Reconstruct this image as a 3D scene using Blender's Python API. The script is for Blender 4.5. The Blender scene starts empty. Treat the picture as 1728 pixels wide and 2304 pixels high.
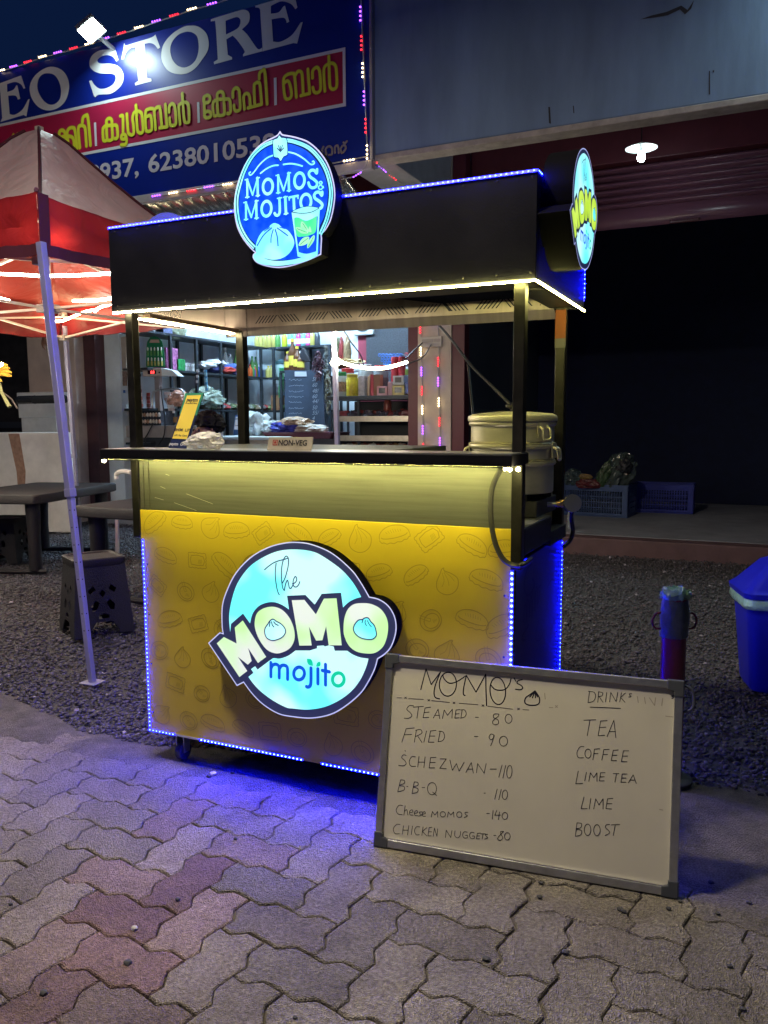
import bpy, bmesh, math, random
import numpy as np
from mathutils import Vector, Matrix, Euler
from mathutils.geometry import tessellate_polygon

SC = bpy.context.scene
COL = SC.collection
RND = random.Random(7)
PI = math.pi

# ------------------------------------------------------------------ camera
CAM = Vector((2.1699, -2.4357, 1.3525)); YAW, PITCH, ROLL, FPX = 0.4308, -0.1125, -0.0046, 1808.13
fwd = Vector((-math.sin(YAW)*math.cos(PITCH), math.cos(YAW)*math.cos(PITCH), math.sin(PITCH)))
rgt = Vector((math.cos(YAW), math.sin(YAW), 0)); upv = rgt.cross(fwd)
r2 = rgt*math.cos(ROLL)+upv*math.sin(ROLL); u2 = -rgt*math.sin(ROLL)+upv*math.cos(ROLL)
cd = bpy.data.cameras.new("camera"); cam = bpy.data.objects.new("camera", cd); COL.objects.link(cam)
m = Matrix((r2, u2, -fwd)).transposed().to_4x4(); m.translation = CAM
cam.matrix_world = m
cd.sensor_fit = 'VERTICAL'; cd.sensor_height = 36; cd.sensor_width = 27; cd.lens = FPX/2304*36
cd.clip_start = 0.05; cd.clip_end = 300
SC.camera = cam
# ------------------------------------------------------------------ world, exposure
w = bpy.data.worlds.new("World"); SC.world = w; w.use_nodes = True
wn = w.node_tree.nodes; bgn = wn["Background"]
bgn.inputs[0].default_value = (0.03, 0.10, 0.42, 1); bgn.inputs[1].default_value = 0.042
SC.view_settings.view_transform = 'Standard'; SC.view_settings.look = 'None'
SC.view_settings.exposure = 1.1; SC.view_settings.gamma = 1
# strengths of the seen and added lamps, tuned together
E_STREET, E_STORE, E_YEL, E_BLUE, E_FLOOD, E_BULB, E_ROPE, E_SIGN = 270, 470, 50, 820, 44, 48, 22, .50

# ------------------------------------------------------------------ measuring helper: photo pixel -> point of a real plane
def ray(u, v): return fwd + r2*((u-864)/FPX) - u2*((v-1152)/FPX)
def hit(u, v, o, n):
    d = ray(u, v); o = Vector(o); n = Vector(n)
    return CAM + d*((o-CAM).dot(n)/d.dot(n))
def PY(u, v, y): return hit(u, v, (0, y, 0), (0, 1, 0))
def PX(u, v, x): return hit(u, v, (x, 0, 0), (1, 0, 0))
def PZ(u, v, z): return hit(u, v, (0, 0, z), (0, 0, 1))

# ------------------------------------------------------------------ materials
MATS = {}
def mat(name, col, rough=.6, metal=0.0, emit=None, es=0.0, var=0.0, vscale=8.0, bump=0.0, bscale=60.0, trans=0.0, alpha=1.0, spec=.5, sheen=0, coat=0, stretch=None, ior=1.45, sss=0):
    if name in MATS: return MATS[name]
    M = bpy.data.materials.new(name); M.use_nodes = True; MATS[name] = M
    nt = M.node_tree; N = nt.nodes; L = nt.links
    b = N["Principled BSDF"]
    b.inputs["Base Color"].default_value = (*col, 1); b.inputs["Roughness"].default_value = rough
    b.inputs["Metallic"].default_value = metal; b.inputs["IOR"].default_value = ior
    b.inputs["Transmission Weight"].default_value = trans; b.inputs["Alpha"].default_value = alpha
    b.inputs["Specular IOR Level"].default_value = spec
    b.inputs["Coat Weight"].default_value = coat
    if emit: b.inputs["Emission Color"].default_value = (*emit, 1); b.inputs["Emission Strength"].default_value = es
    if var or bump:
        tc = N.new("ShaderNodeTexCoord"); mp = N.new("ShaderNodeMapping"); L.new(tc.outputs["Object"], mp.inputs[0])
        if stretch: mp.inputs["Scale"].default_value = stretch
    if var:
        nz = N.new("ShaderNodeTexNoise"); nz.inputs["Scale"].default_value = vscale; nz.inputs["Detail"].default_value = 6; nz.inputs["Roughness"].default_value = .62
        L.new(mp.outputs[0], nz.inputs["Vector"])
        mr = N.new("ShaderNodeMapRange"); mr.inputs[1].default_value = .3; mr.inputs[2].default_value = .7
        mr.inputs[3].default_value = 1-var; mr.inputs[4].default_value = 1+var; L.new(nz.outputs[0], mr.inputs[0])
        mx = N.new("ShaderNodeMix"); mx.data_type = 'RGBA'; mx.blend_type = 'MULTIPLY'; mx.inputs[0].default_value = 1
        mx.inputs[6].default_value = (*col, 1); L.new(mr.outputs[0], mx.inputs[7]); L.new(mx.outputs[2], b.inputs["Base Color"])
        rr = N.new("ShaderNodeMapRange"); rr.inputs[3].default_value = max(0.02, rough-.12*min(1, var*3)); rr.inputs[4].default_value = min(1, rough+.12*min(1, var*3)); L.new(nz.outputs[0], rr.inputs[0]); L.new(rr.outputs[0], b.inputs["Roughness"])
    if bump:
        nb = N.new("ShaderNodeTexNoise"); nb.inputs["Scale"].default_value = bscale; nb.inputs["Detail"].default_value = 5
        L.new(mp.outputs[0], nb.inputs["Vector"])
        bp = N.new("ShaderNodeBump"); bp.inputs["Strength"].default_value = bump; bp.inputs["Distance"].default_value = .01
        L.new(nb.outputs[0], bp.inputs["Height"]); L.new(bp.outputs[0], b.inputs["Normal"])
    return M
def glow(name, col, s):
    return mat(name, (col[0]*.5, col[1]*.5, col[2]*.5), .5, emit=col, es=s)

# ------------------------------------------------------------------ objects
def tagit(o, label=None, cat=None, group=None, kind=None):
    if label: o['label'] = label
    if cat: o['category'] = cat
    if group: o['group'] = group
    if kind: o['kind'] = kind
    return o
def thing(name, label, cat, loc=(0, 0, 0), group=None):
    o = bpy.data.objects.new(name, None); COL.objects.link(o); o.location = loc; o.empty_display_size = .1
    return tagit(o, label, cat, group)
def adopt(o, p):
    if p is None: return
    o.parent = p
    t = Vector((0, 0, 0)); q = p
    M = Matrix.Identity(4)
    # world matrix of the parent from plain locations/rotations (no depsgraph update needed)
    chain = []
    while q is not None: chain.append(q); q = q.parent
    for q in reversed(chain): M = M @ q.matrix_parent_inverse @ q.matrix_basis
    o.matrix_parent_inverse = M.inverted()

class MB:
    def __init__(s): s.v = []; s.f = []; s.c = []
    def add(s, vs, fs):
        k = len(s.v); s.v += [tuple(x) for x in vs]; s.f += [tuple(i+k for i in f) for f in fs]; return s
    def box(s, lo, hi, R=None):
        x0, y0, z0 = lo; x1, y1, z1 = hi
        vs = [Vector(p) for p in ((x0,y0,z0),(x1,y0,z0),(x1,y1,z0),(x0,y1,z0),(x0,y0,z1),(x1,y0,z1),(x1,y1,z1),(x0,y1,z1))]
        if R is not None: vs = [R @ p for p in vs]
        return s.add(vs, [(0,3,2,1),(4,5,6,7),(0,1,5,4),(1,2,6,5),(2,3,7,6),(3,0,4,7)])
    def cbox(s, c, size, rz=0.0, R=None):
        h = Vector(size)/2; M = Matrix.Translation(Vector(c)) @ (R.to_4x4() if R is not None else Matrix.Rotation(rz, 4, 'Z'))
        return s.box(-h, h, M)
    def bar(s, a, b, w, h=None, up=(0, 0, 1)):
        a = Vector(a); b = Vector(b); h = h or w; d = (b-a); L = d.length; d.normalize()
        x = d.cross(Vector(up)); 
        if x.length < 1e-4: x = d.cross(Vector((0, 1, 0)))
        x.normalize(); y = x.cross(d)
        vs = [p+x*sx*w/2+y*sy*h/2 for p in (a, b) for sx, sy in ((-1,-1),(1,-1),(1,1),(-1,1))]
        return s.add(vs, [(3,2,1,0),(4,5,6,7),(0,1,5,4),(1,2,6,5),(2,3,7,6),(3,0,4,7)])
    def tube(s, pts, r, n=10, closed=False, caps=True):
        pts = [Vector(p) for p in pts]; rs = r if isinstance(r, (list, tuple)) else [r]*len(pts)
        N = len(pts); k0 = len(s.v); ref = None
        for i, p in enumerate(pts):
            if closed: t = pts[(i+1) % N]-pts[i-1]
            else: t = pts[min(i+1, N-1)]-pts[max(i-1, 0)]
            if t.length < 1e-9: t = Vector((0, 0, 1))
            t.normalize()
            if ref is None:
                ref = t.cross(Vector((0, 0, 1)))
                if ref.length < .05: ref = t.cross(Vector((1, 0, 0)))
            ref = (ref - t*ref.dot(t)); ref.normalize(); y = t.cross(ref)
            for j in range(n):
                a = 2*PI*j/n; s.v.append(tuple(p+ref*rs[i]*math.cos(a)+y*rs[i]*math.sin(a)))
        for i in range(N if closed else N-1):
            a = k0+i*n; b = k0+((i+1) % N)*n
            for j in range(n): s.f.append((a+j, a+(j+1) % n, b+(j+1) % n, b+j))
        if caps and not closed:
            s.f.append(tuple(k0+j for j in reversed(range(n)))); s.f.append(tuple(k0+(N-1)*n+j for j in range(n)))
        return s
    def lathe(s, prof, c=(0, 0, 0), n=24, R=None, sx=1, sy=1):
        k = len(s.v); M = R.to_4x4() if R is not None else Matrix.Identity(4); c = Vector(c)
        for r, z in prof:
            for j in range(n):
                a = 2*PI*j/n; s.v.append(tuple(c + M @ Vector((r*math.cos(a)*sx, r*math.sin(a)*sy, z))))
        P = len(prof)
        for i in range(P-1):
            for j in range(n):
                s.f.append((k+i*n+j, k+i*n+(j+1) % n, k+(i+1)*n+(j+1) % n, k+(i+1)*n+j))
        if prof[0][0] > 1e-6: s.f.append(tuple(k+j for j in reversed(range(n))))
        if prof[-1][0] > 1e-6: s.f.append(tuple(k+(P-1)*n+j for j in range(n)))
        return s
    def poly(s, loops):
        loops = [[Vector(p) for p in l] for l in loops]
        tri = tessellate_polygon(loops); flat = [p for l in loops for p in l]
        return s.add(flat, [tuple(t) for t in tri])
    def prism(s, loop, d):
        d = Vector(d); loop = [Vector(p) for p in loop]; n = len(loop)
        tri = [tuple(t) for t in tessellate_polygon([loop])]
        s.add(loop, tri); s.add([p+d for p in loop], [t[::-1] for t in tri])
        k = len(s.v)-2*n
        s.f += [(k+i, k+(i+1) % n, k+n+(i+1) % n, k+n+i) for i in range(n)]
        return s
    def ribbon(s, pts, wd, n, closed=False, lift=2e-5):
        pts = [Vector(p) for p in pts]; n = Vector(n).normalized()
        q = [pts[0]]
        for p in pts[1:]:
            if (p-q[-1]).length > 1e-6: q.append(p)
        pts = q; N = len(pts)
        if N < 2: return s
        if not closed:   # break the stroke where it turns sharply, so every corner gets round joints
            for i in range(1, N-1):
                if (pts[i]-pts[i-1]).normalized().dot((pts[i+1]-pts[i]).normalized()) < .55:
                    s.ribbon(pts[:i+1], wd, n, False, lift); s.ribbon([p+n*4e-5 for p in pts[i:]], wd, n, False, lift); return s
            for end in (0, 1):
                a, b = (pts[0], pts[1]) if end == 0 else (pts[-1], pts[-2])
                d = (a-b).normalized(); sd = n.cross(d)
                s.add([a+sd*wd/2*math.cos(t)+d*wd/2*math.sin(t)+n*(lift*(0 if end == 0 else N-1)) for t in [PI*i/6 for i in range(7)]], [tuple(range(7))])
        k = len(s.v)
        for i, p in enumerate(pts):
            a = pts[i-1] if (i > 0 or closed) else p; b = pts[(i+1) % N] if (i < N-1 or closed) else p
            d1 = (p-a); d2 = (b-p)
            d1 = d1.normalized() if d1.length > 1e-9 else d2.normalized(); d2 = d2.normalized() if d2.length > 1e-9 else d1
            t = d1+d2
            if t.length < .3: t = d2
            t.normalize(); sd = n.cross(t); c = max(.5, sd.dot(n.cross(d2)))
            o = n*(lift*i)
            s.v.append(tuple(p+sd*wd/2/c+o)); s.v.append(tuple(p-sd*wd/2/c+o))
        for i in range(N if closed else N-1):
            j = (i+1) % N; s.f.append((k+2*i, k+2*i+1, k+2*j+1, k+2*j))
        return s
    def build(s, name, M, parent=None, smooth=False, bevel=0.0, solid=0.0, sub=0, label=None, recalc=True):
        me = bpy.data.meshes.new(name); me.from_pydata(s.v, [], s.f)
        if recalc:
            bm = bmesh.new(); bm.from_mesh(me); bmesh.ops.recalc_face_normals(bm, faces=bm.faces); bm.to_mesh(me); bm.free()
        me.materials.append(M)
        if smooth:
            me.polygons.foreach_set("use_smooth", [True]*len(me.polygons))
            try: me.set_sharp_from_angle(angle=math.radians(38))
            except Exception: pass
        me.update()
        o = bpy.data.objects.new(name, me); COL.objects.link(o); adopt(o, parent)
        if solid: d = o.modifiers.new("solid", 'SOLIDIFY'); d.thickness = solid; d.offset = 0
        if bevel: d = o.modifiers.new("bevel", 'BEVEL'); d.width = bevel; d.segments = 2; d.limit_method = 'ANGLE'; d.angle_limit = .7
        if sub: d = o.modifiers.new("sub", 'SUBSURF'); d.levels = d.render_levels = sub
        if label: o['label'] = label
        return o
def children_of(o): return [c for c in COL.objects if c.parent == o]
def copy_tree(o, parent=None):
    c = o.copy(); COL.objects.link(c)
    if parent is not None: c.parent = parent
    for ch in [x for x in list(COL.objects) if x.parent == o]: copy_tree(ch, c)
    return c
def share(o, parent=None, loc=None):   # a copy of one mesh object sharing its data
    c = o.copy(); COL.objects.link(c)
    if loc is not None: c.location = loc
    return c

# ------------------------------------------------------------------ drawing on planes
def smooth_path(pts, closed=False, n=6):
    """Catmull-Rom through (x,y) points; a point (x,y,1) is a corner."""
    N = len(pts)
    if N < 3: return [(p[0], p[1]) for p in pts]
    P = [np.array(p[:2], float) for p in pts]; C = [len(p) > 2 for p in pts]; out = []
    for i in range(N if closed else N-1):
        p1 = P[i]; p2 = P[(i+1) % N]
        p0 = P[i-1] if (i > 0 or closed) else p1; p3 = P[(i+2) % N] if (i+2 < N or closed) else p2
        if C[i] and C[(i+1) % N]: out.append(tuple(p1)); continue
        if C[i]: p0 = p1
        if C[(i+1) % N]: p3 = p2
        for k in range(n):
            t = k/n
            out.append(tuple(.5*((2*p1)+(-p0+p2)*t+(2*p0-5*p1+4*p2-p3)*t*t+(-p0+3*p1-3*p2+p3)*t**3)))
    if not closed: out.append(tuple(P[-1]))
    return out
def ell(cx, cy, rx, ry, n=20, tilt=0, a0=0):
    return [(cx+rx*math.cos(t)*math.cos(tilt)-ry*math.sin(t)*math.sin(tilt), cy+rx*math.cos(t)*math.sin(tilt)+ry*math.sin(t)*math.cos(tilt)) for t in [a0+2*PI*i/n for i in range(n)]]
class Crop:
    def __init__(s, x0, y0, k): s.x0, s.y0, s.k = x0, y0, k
    def __call__(s, pts): return [(s.x0+p[0]*s.k, s.y0+p[1]*s.k)+tuple(p[2:]) for p in pts]
def text_mesh(body, size, off=0.0, align='LEFT', sx=1.0, space=1.0, shear=0.0):
    cu = bpy.data.curves.new("t", 'FONT'); cu.body = body; cu.size = 1; cu.offset = off; cu.align_x = align; cu.space_character = space; cu.shear = shear; cu.resolution_u = 3
    o = bpy.data.objects.new("t", cu); COL.objects.link(o)
    dg = bpy.context.evaluated_depsgraph_get(); dg.update()
    me = bpy.data.meshes.new_from_object(o.evaluated_get(dg))
    vs = [(v.co.x*sx*size, v.co.y*size) for v in me.vertices]; fs = [tuple(p.vertices) for p in me.polygons]
    bpy.data.objects.remove(o); bpy.data.curves.remove(cu); bpy.data.meshes.remove(me)
    return vs, fs
def text_on(mb, body, size, o, u, v, **k):
    vs, fs = text_mesh(body, size, **k); o = Vector(o); u = Vector(u); v = Vector(v)
    mb.add([o+u*a+v*b for a, b in vs], fs); return mb

# ------------------------------------------------------------------ LED strips
def led_strip(parent, a, b, out, col, strength, name="light_strip", pitch=.0166, gap=None, r=.0025, tape=True, label=None, tape_w=.008):
    a = Vector(a); b = Vector(b); out = Vector(out).normalized(); d = (b-a).normalized(); L = (b-a).length; sd = d.cross(out)
    t = MB().bar(a+out*.0008, b+out*.0008, tape_w, .0016, up=out).build(name, mat("strip_silicone_%s" % str(col), (.3, .3, .45), .5, emit=col, es=strength*.0016), parent, label=label)
    n = int(L/pitch); proto = None
    for i in range(n+1):
        p = a+d*(pitch*(i+.5))+out*.0016
        if (p-a).dot(d) > L: break
        if proto is None:
            q = MB(); k = 6
            ring = [p+d*r*math.cos(2*PI*j/k)+sd*r*math.sin(2*PI*j/k) for j in range(k)]
            ring2 = [p+out*.0016+d*r*.8*math.cos(2*PI*j/k)+sd*r*.8*math.sin(2*PI*j/k) for j in range(k)]
            q.add(ring+ring2, [(j, (j+1) % k, k+(j+1) % k, k+j) for j in range(k)]+[tuple(range(k, 2*k))])
            proto = q.build("led", glow("led_%s" % name+str(col)+str(strength), col, strength), t); p0 = p
        else:
            c = proto.copy(); COL.objects.link(c); c.location = p-p0
    return t
def cob_strip(parent, a, b, out, col, strength, w=.008, h=.004, name="light_strip", label=None):
    out = Vector(out).normalized()
    return MB().bar(Vector(a)+out*h/2, Vector(b)+out*h/2, w, h, up=out).build(name, glow("cob_"+str(col)+str(strength), col, strength), parent, label=label)
# ================================================================== THE GROUND
def ground_mat(name, col, col2, sc, rough=.9, bump=.5, speck=0.0):
    M = bpy.data.materials.new(name); M.use_nodes = True; nt = M.node_tree; N = nt.nodes; L = nt.links; b = N["Principled BSDF"]
    tc = N.new("ShaderNodeTexCoord")
    n1 = N.new("ShaderNodeTexNoise"); n1.inputs["Scale"].default_value = sc; n1.inputs["Detail"].default_value = 10; n1.inputs["Roughness"].default_value = .68; L.new(tc.outputs["Object"], n1.inputs["Vector"])
    n2 = N.new("ShaderNodeTexNoise"); n2.inputs["Scale"].default_value = sc*22; n2.inputs["Detail"].default_value = 4; L.new(tc.outputs["Object"], n2.inputs["Vector"])
    vo = N.new("ShaderNodeTexVoronoi"); vo.inputs["Scale"].default_value = 260; L.new(tc.outputs["Object"], vo.inputs["Vector"])
    r = N.new("ShaderNodeValToRGB"); r.color_ramp.elements[0].position = .3; r.color_ramp.elements[1].position = .72
    r.color_ramp.elements[0].color = (*col, 1); r.color_ramp.elements[1].color = (*col2, 1); L.new(n1.outputs[0], r.inputs[0])
    mr = N.new("ShaderNodeMapRange"); mr.inputs[1].default_value = .3; mr.inputs[2].default_value = .7; mr.inputs[3].default_value = .62; mr.inputs[4].default_value = 1.35; L.new(n2.outputs[0], mr.inputs[0])
    mx = N.new("ShaderNodeMix"); mx.data_type = 'RGBA'; mx.blend_type = 'MULTIPLY'; mx.inputs[0].default_value = 1; L.new(r.outputs[0], mx.inputs[6]); L.new(mr.outputs[0], mx.inputs[7])
    L.new(mx.outputs[2], b.inputs["Base Color"]); b.inputs["Roughness"].default_value = rough
    ad = N.new("ShaderNodeMath"); ad.operation = 'ADD'; L.new(n2.outputs[0], ad.inputs[0]); L.new(vo.outputs[0], ad.inputs[1])
    bp = N.new("ShaderNodeBump"); bp.inputs["Strength"].default_value = bump; bp.inputs["Distance"].default_value = .006; L.new(ad.outputs[0], bp.inputs["Height"]); L.new(bp.outputs[0], b.inputs["Normal"])
    return M, mx, r
M_conc, _, _ = ground_mat("concrete_apron", (.11, .10, .088), (.30, .27, .235), 9, .95, 1.6)
M_base, _, _ = ground_mat("grit", (.05, .048, .05), (.09, .085, .085), 8)
M_joint, _, _ = ground_mat("joint_sand", (.05, .042, .034), (.13, .11, .085), 20)

g = MB(); g.add([(-60, .1, -.03), (60, .1, -.03), (60, 60, -.03), (-60, 60, -.03)], [(0, 1, 2, 3)])
tagit(g.build("gravel_ground", M_base), kind='structure')
g = MB(); g.add([(-40, -30, -.012), (40, -30, -.012), (40, -.05, -.012), (-40, -.05, -.012)], [(0, 1, 2, 3)])
tagit(g.build("sand_bed", M_joint), kind='structure')
# concrete strip between paving and gravel, with ragged edges
rr = random.Random(3)
fr = [(x*.09, -.135+.035*math.sin(x*1.7)*math.sin(x*.6)+rr.uniform(-.018, .018)) for x in range(-60, 60)]
def bk(x):   # the far edge of the strip (photo: closer on the left, farther right)
    return max(.16, min(.72, .16+.30*(x+.1))) if x > -.4 else .14+.25*min(1.2, (-.4-x)/.9)
bkp = [(x*.09, bk(x*.09)+rr.uniform(-.03, .03)) for x in range(-60, 60)]
g = MB(); k = len(fr)
NY = 5
for i in range(k):
    for j in range(NY):
        t = j/(NY-1); e = 0 if 0 < j < NY-1 else -.02
        g.v.append((fr[i][0], fr[i][1]*(1-t)+bkp[i][1]*t, e+(rr.uniform(-.003, .003) if 0 < j < NY-1 else 0)))
g.f += [(i*NY+j, (i+1)*NY+j, (i+1)*NY+j+1, i*NY+j+1) for i in range(k-1) for j in range(NY-1)]
tagit(g.build("concrete_strip", M_conc, smooth=True), kind='structure')

# interlocking zigzag pavers in a herringbone
A = .1435; X0, Y0 = .343, -.494-2*A
def jag(t):  # zigzag of one unit edge
    return .135*A*(0 if t <= 0 or t >= 1 else (t/.22 if t < .22 else (1-(t-.22)/.28*2 if t < .5 else (-1+0*t if False else -(t-.5)/.28 if t < .78 else -(1-(t-.78)/.22)))))
def jagv(t):
    pts = [(0, 0), (.24, -.95), (.30, -1), (.58, .95), (.64, 1), (1, 0)]
    for (a, b), (c, d) in zip(pts, pts[1:]):
        if t <= c: return .085*A*(b+(d-b)*(t-a)/(c-a))
    return 0
KS = [0, .24, .30, .58, .64]
def edge(i, j, hor, rev):
    """points along the unit edge that starts at grid corner (i,j)"""
    out = []
    for t in KS:
        if hor: out.append((i+t, j+jagv(t)/A))
        else: out.append((i-jagv(t)/A, j+t))
    return out
def block(cells):
    i0, j0 = cells[0]; i1, j1 = cells[-1][0]+1, cells[-1][1]+1
    P = []
    for i in range(i0, i1): P += edge(i, j0, True, 0)
    for j in range(j0, j1): P += edge(i1, j, False, 0)
    Q = []
    for i in range(i0, i1): Q += edge(i, j1, True, 0)
    Q.append((i1, j1)); Q = Q[::-1][:-1]; P += Q
    Q = []
    for j in range(j0, j1): Q += edge(i0, j, False, 0)
    Q.append((i0, j1)); Q = Q[::-1][:-1]; P += Q
    return P
pv = MB(); tint = []
rp = random.Random(11)
from mathutils import noise as MN
for i in range(-26, 24):
    for j in range(-22, 5):
        mm = (i+j) % 4
        if mm == 0: cells = [(i, j), (i+1, j)]
        elif mm == 2: cells = [(i, j), (i, j+1)]
        else: continue
        P = block(cells); cx = sum(p[0] for p in P)/len(P); cy = sum(p[1] for p in P)/len(P)
        wx, wy = X0+cx*A, Y0+cy*A
        if wy > -.06 or wy < -3.4: continue
        dz = rp.gauss(0, .0007); tx = rp.gauss(0, .0022); ty = rp.gauss(0, .0022); rot = rp.gauss(0, .006); sx, sy = rp.gauss(0, .0012), rp.gauss(0, .0012)
        gap = .0016+abs(rp.gauss(0, .0007))
        def ring(shr, z, jit=0):
            out = []
            for (x, y) in P:
                dx, dy = (x-cx)*A, (y-cy)*A
                hx = abs(dx)+1e-6; hy = abs(dy)+1e-6
                Lx = (A if mm == 0 else A/2); Ly = (A/2 if mm == 0 else A)
                fx, fy = 1-shr/Lx, 1-shr/Ly
                nj = jit*MN.noise(Vector((x*9, y*9, i+j*3.1)))
                X = dx*fx*(1+nj); Y = dy*fy*(1+nj)
                X, Y = X-rot*Y, Y+rot*X
                out.append((wx+sx+X, wy+sy+Y, z+dz+tx*dx+ty*dy))
            return out
        k = len(pv.v); n = len(P)
        rings = [ring(gap, -.03), ring(gap+.0004, -.0050, .010), ring(gap+.0030, -.0008, .012), ring(gap+.0075, 0, .012)]
        for R_ in rings: pv.v += R_
        for q in range(3):
            pv.f += [(k+q*n+a, k+q*n+(a+1) % n, k+(q+1)*n+(a+1) % n, k+(q+1)*n+a) for a in range(n)]
        tri = [tuple(k+3*n+t for t in tr) for tr in tessellate_polygon([[Vector(p) for p in rings[3]]])]
        pv.f += tri
        redzone = MN.noise(Vector((wx*1.3+2.0, wy*1.3, 1.7)))
        # the photo's reddish run of blocks goes from below the cart to the bottom centre
        red = max(0, 1-abs((wx-.62)-(-.22*(wy+.6)))/.30) * (1 if wy < -.15 else .4)
        red = min(1, red*.9+max(0, redzone)*.25) * (1 if rp.random() < .82 else .2)
        br = rp.uniform(.72, 1.22)
        yel = rp.uniform(0, .5)
        base = np.array([.32, .29, .255])*br; redc = np.array([.31, .175, .165])*br; ye = np.array([.34, .295, .215])*br
        c = base*(1-yel)+ye*yel; c = c*(1-red)+redc*red
        tint += [tuple(c)]*(len(pv.f)-len(tint))
Mp, mxp, rp_ = ground_mat("paver_concrete", (.58, .57, .56), (1.12, 1.12, 1.12), 4.0, .88, 1.3)
nt = Mp.node_tree; at = nt.nodes.new("ShaderNodeAttribute"); at.attribute_name = "tint"
mz = nt.nodes.new("ShaderNodeMix"); mz.data_type = 'RGBA'; mz.blend_type = 'MULTIPLY'; mz.inputs[0].default_value = 1
bs = nt.nodes["Principled BSDF"]; nt.links.new(mxp.outputs[2], mz.inputs[6]); nt.links.new(at.outputs["Color"], mz.inputs[7]); nt.links.new(mz.outputs[2], bs.inputs["Base Color"])
# light straw-like flecks and dark specks pressed into the surface
vt = nt.nodes.new("ShaderNodeTexVoronoi"); vt.inputs["Scale"].default_value = 130; vt.feature = 'F1'; tcn = nt.nodes.new("ShaderNodeTexCoord"); nt.links.new(tcn.outputs["Object"], vt.inputs["Vector"])
cr = nt.nodes.new("ShaderNodeValToRGB"); cr.color_ramp.elements[0].position = .02; cr.color_ramp.elements[0].color = (1, 1, 1, 1); cr.color_ramp.elements[1].position = .10; cr.color_ramp.elements[1].color = (0, 0, 0, 1)
sp = nt.nodes.new("ShaderNodeTexNoise"); sp.inputs["Scale"].default_value = 70; nt.links.new(tcn.outputs["Object"], sp.inputs["Vector"])
mu = nt.nodes.new("ShaderNodeMath"); mu.operation = 'MULTIPLY'; nt.links.new(vt.outputs["Distance"], cr.inputs[0]); nt.links.new(cr.outputs[0], mu.inputs[0]); nt.links.new(sp.outputs[0], mu.inputs[1])
m3 = nt.nodes.new("ShaderNodeMix"); m3.data_type = 'RGBA'; m3.inputs[7].default_value = (.5, .46, .38, 1); nt.links.new(mu.outputs[0], m3.inputs[0]); nt.links.new(mz.outputs[2], m3.inputs[6])
# old damp and oil stains soaked into the paving
sn = nt.nodes.new("ShaderNodeTexNoise"); sn.inputs["Scale"].default_value = 2.1; sn.inputs["Detail"].default_value = 7; sn.inputs["Roughness"].default_value = .6; nt.links.new(tcn.outputs["Object"], sn.inputs["Vector"])
sr = nt.nodes.new("ShaderNodeValToRGB"); sr.color_ramp.elements[0].position = .56; sr.color_ramp.elements[0].color = (1, 1, 1, 1); sr.color_ramp.elements[1].position = .68; sr.color_ramp.elements[1].color = (.50, .48, .47, 1); nt.links.new(sn.outputs[0], sr.inputs[0])
m4 = nt.nodes.new("ShaderNodeMix"); m4.data_type = 'RGBA'; m4.blend_type = 'MULTIPLY'; m4.inputs[0].default_value = .85; nt.links.new(m3.outputs[2], m4.inputs[6]); nt.links.new(sr.outputs[0], m4.inputs[7])
nt.links.new(m4.outputs[2], bs.inputs["Base Color"])
po = pv.build("pavement", Mp, recalc=True); tagit(po, kind='structure')
ca = po.data.color_attributes.new("tint", 'FLOAT_COLOR', 'CORNER')
buf = np.ones((len(po.data.loops), 4), np.float32)
for pi, p in enumerate(po.data.polygons):
    buf[p.loop_start:p.loop_start+p.loop_total, :3] = tint[pi]
ca.data.foreach_set("color", buf.ravel())

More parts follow.
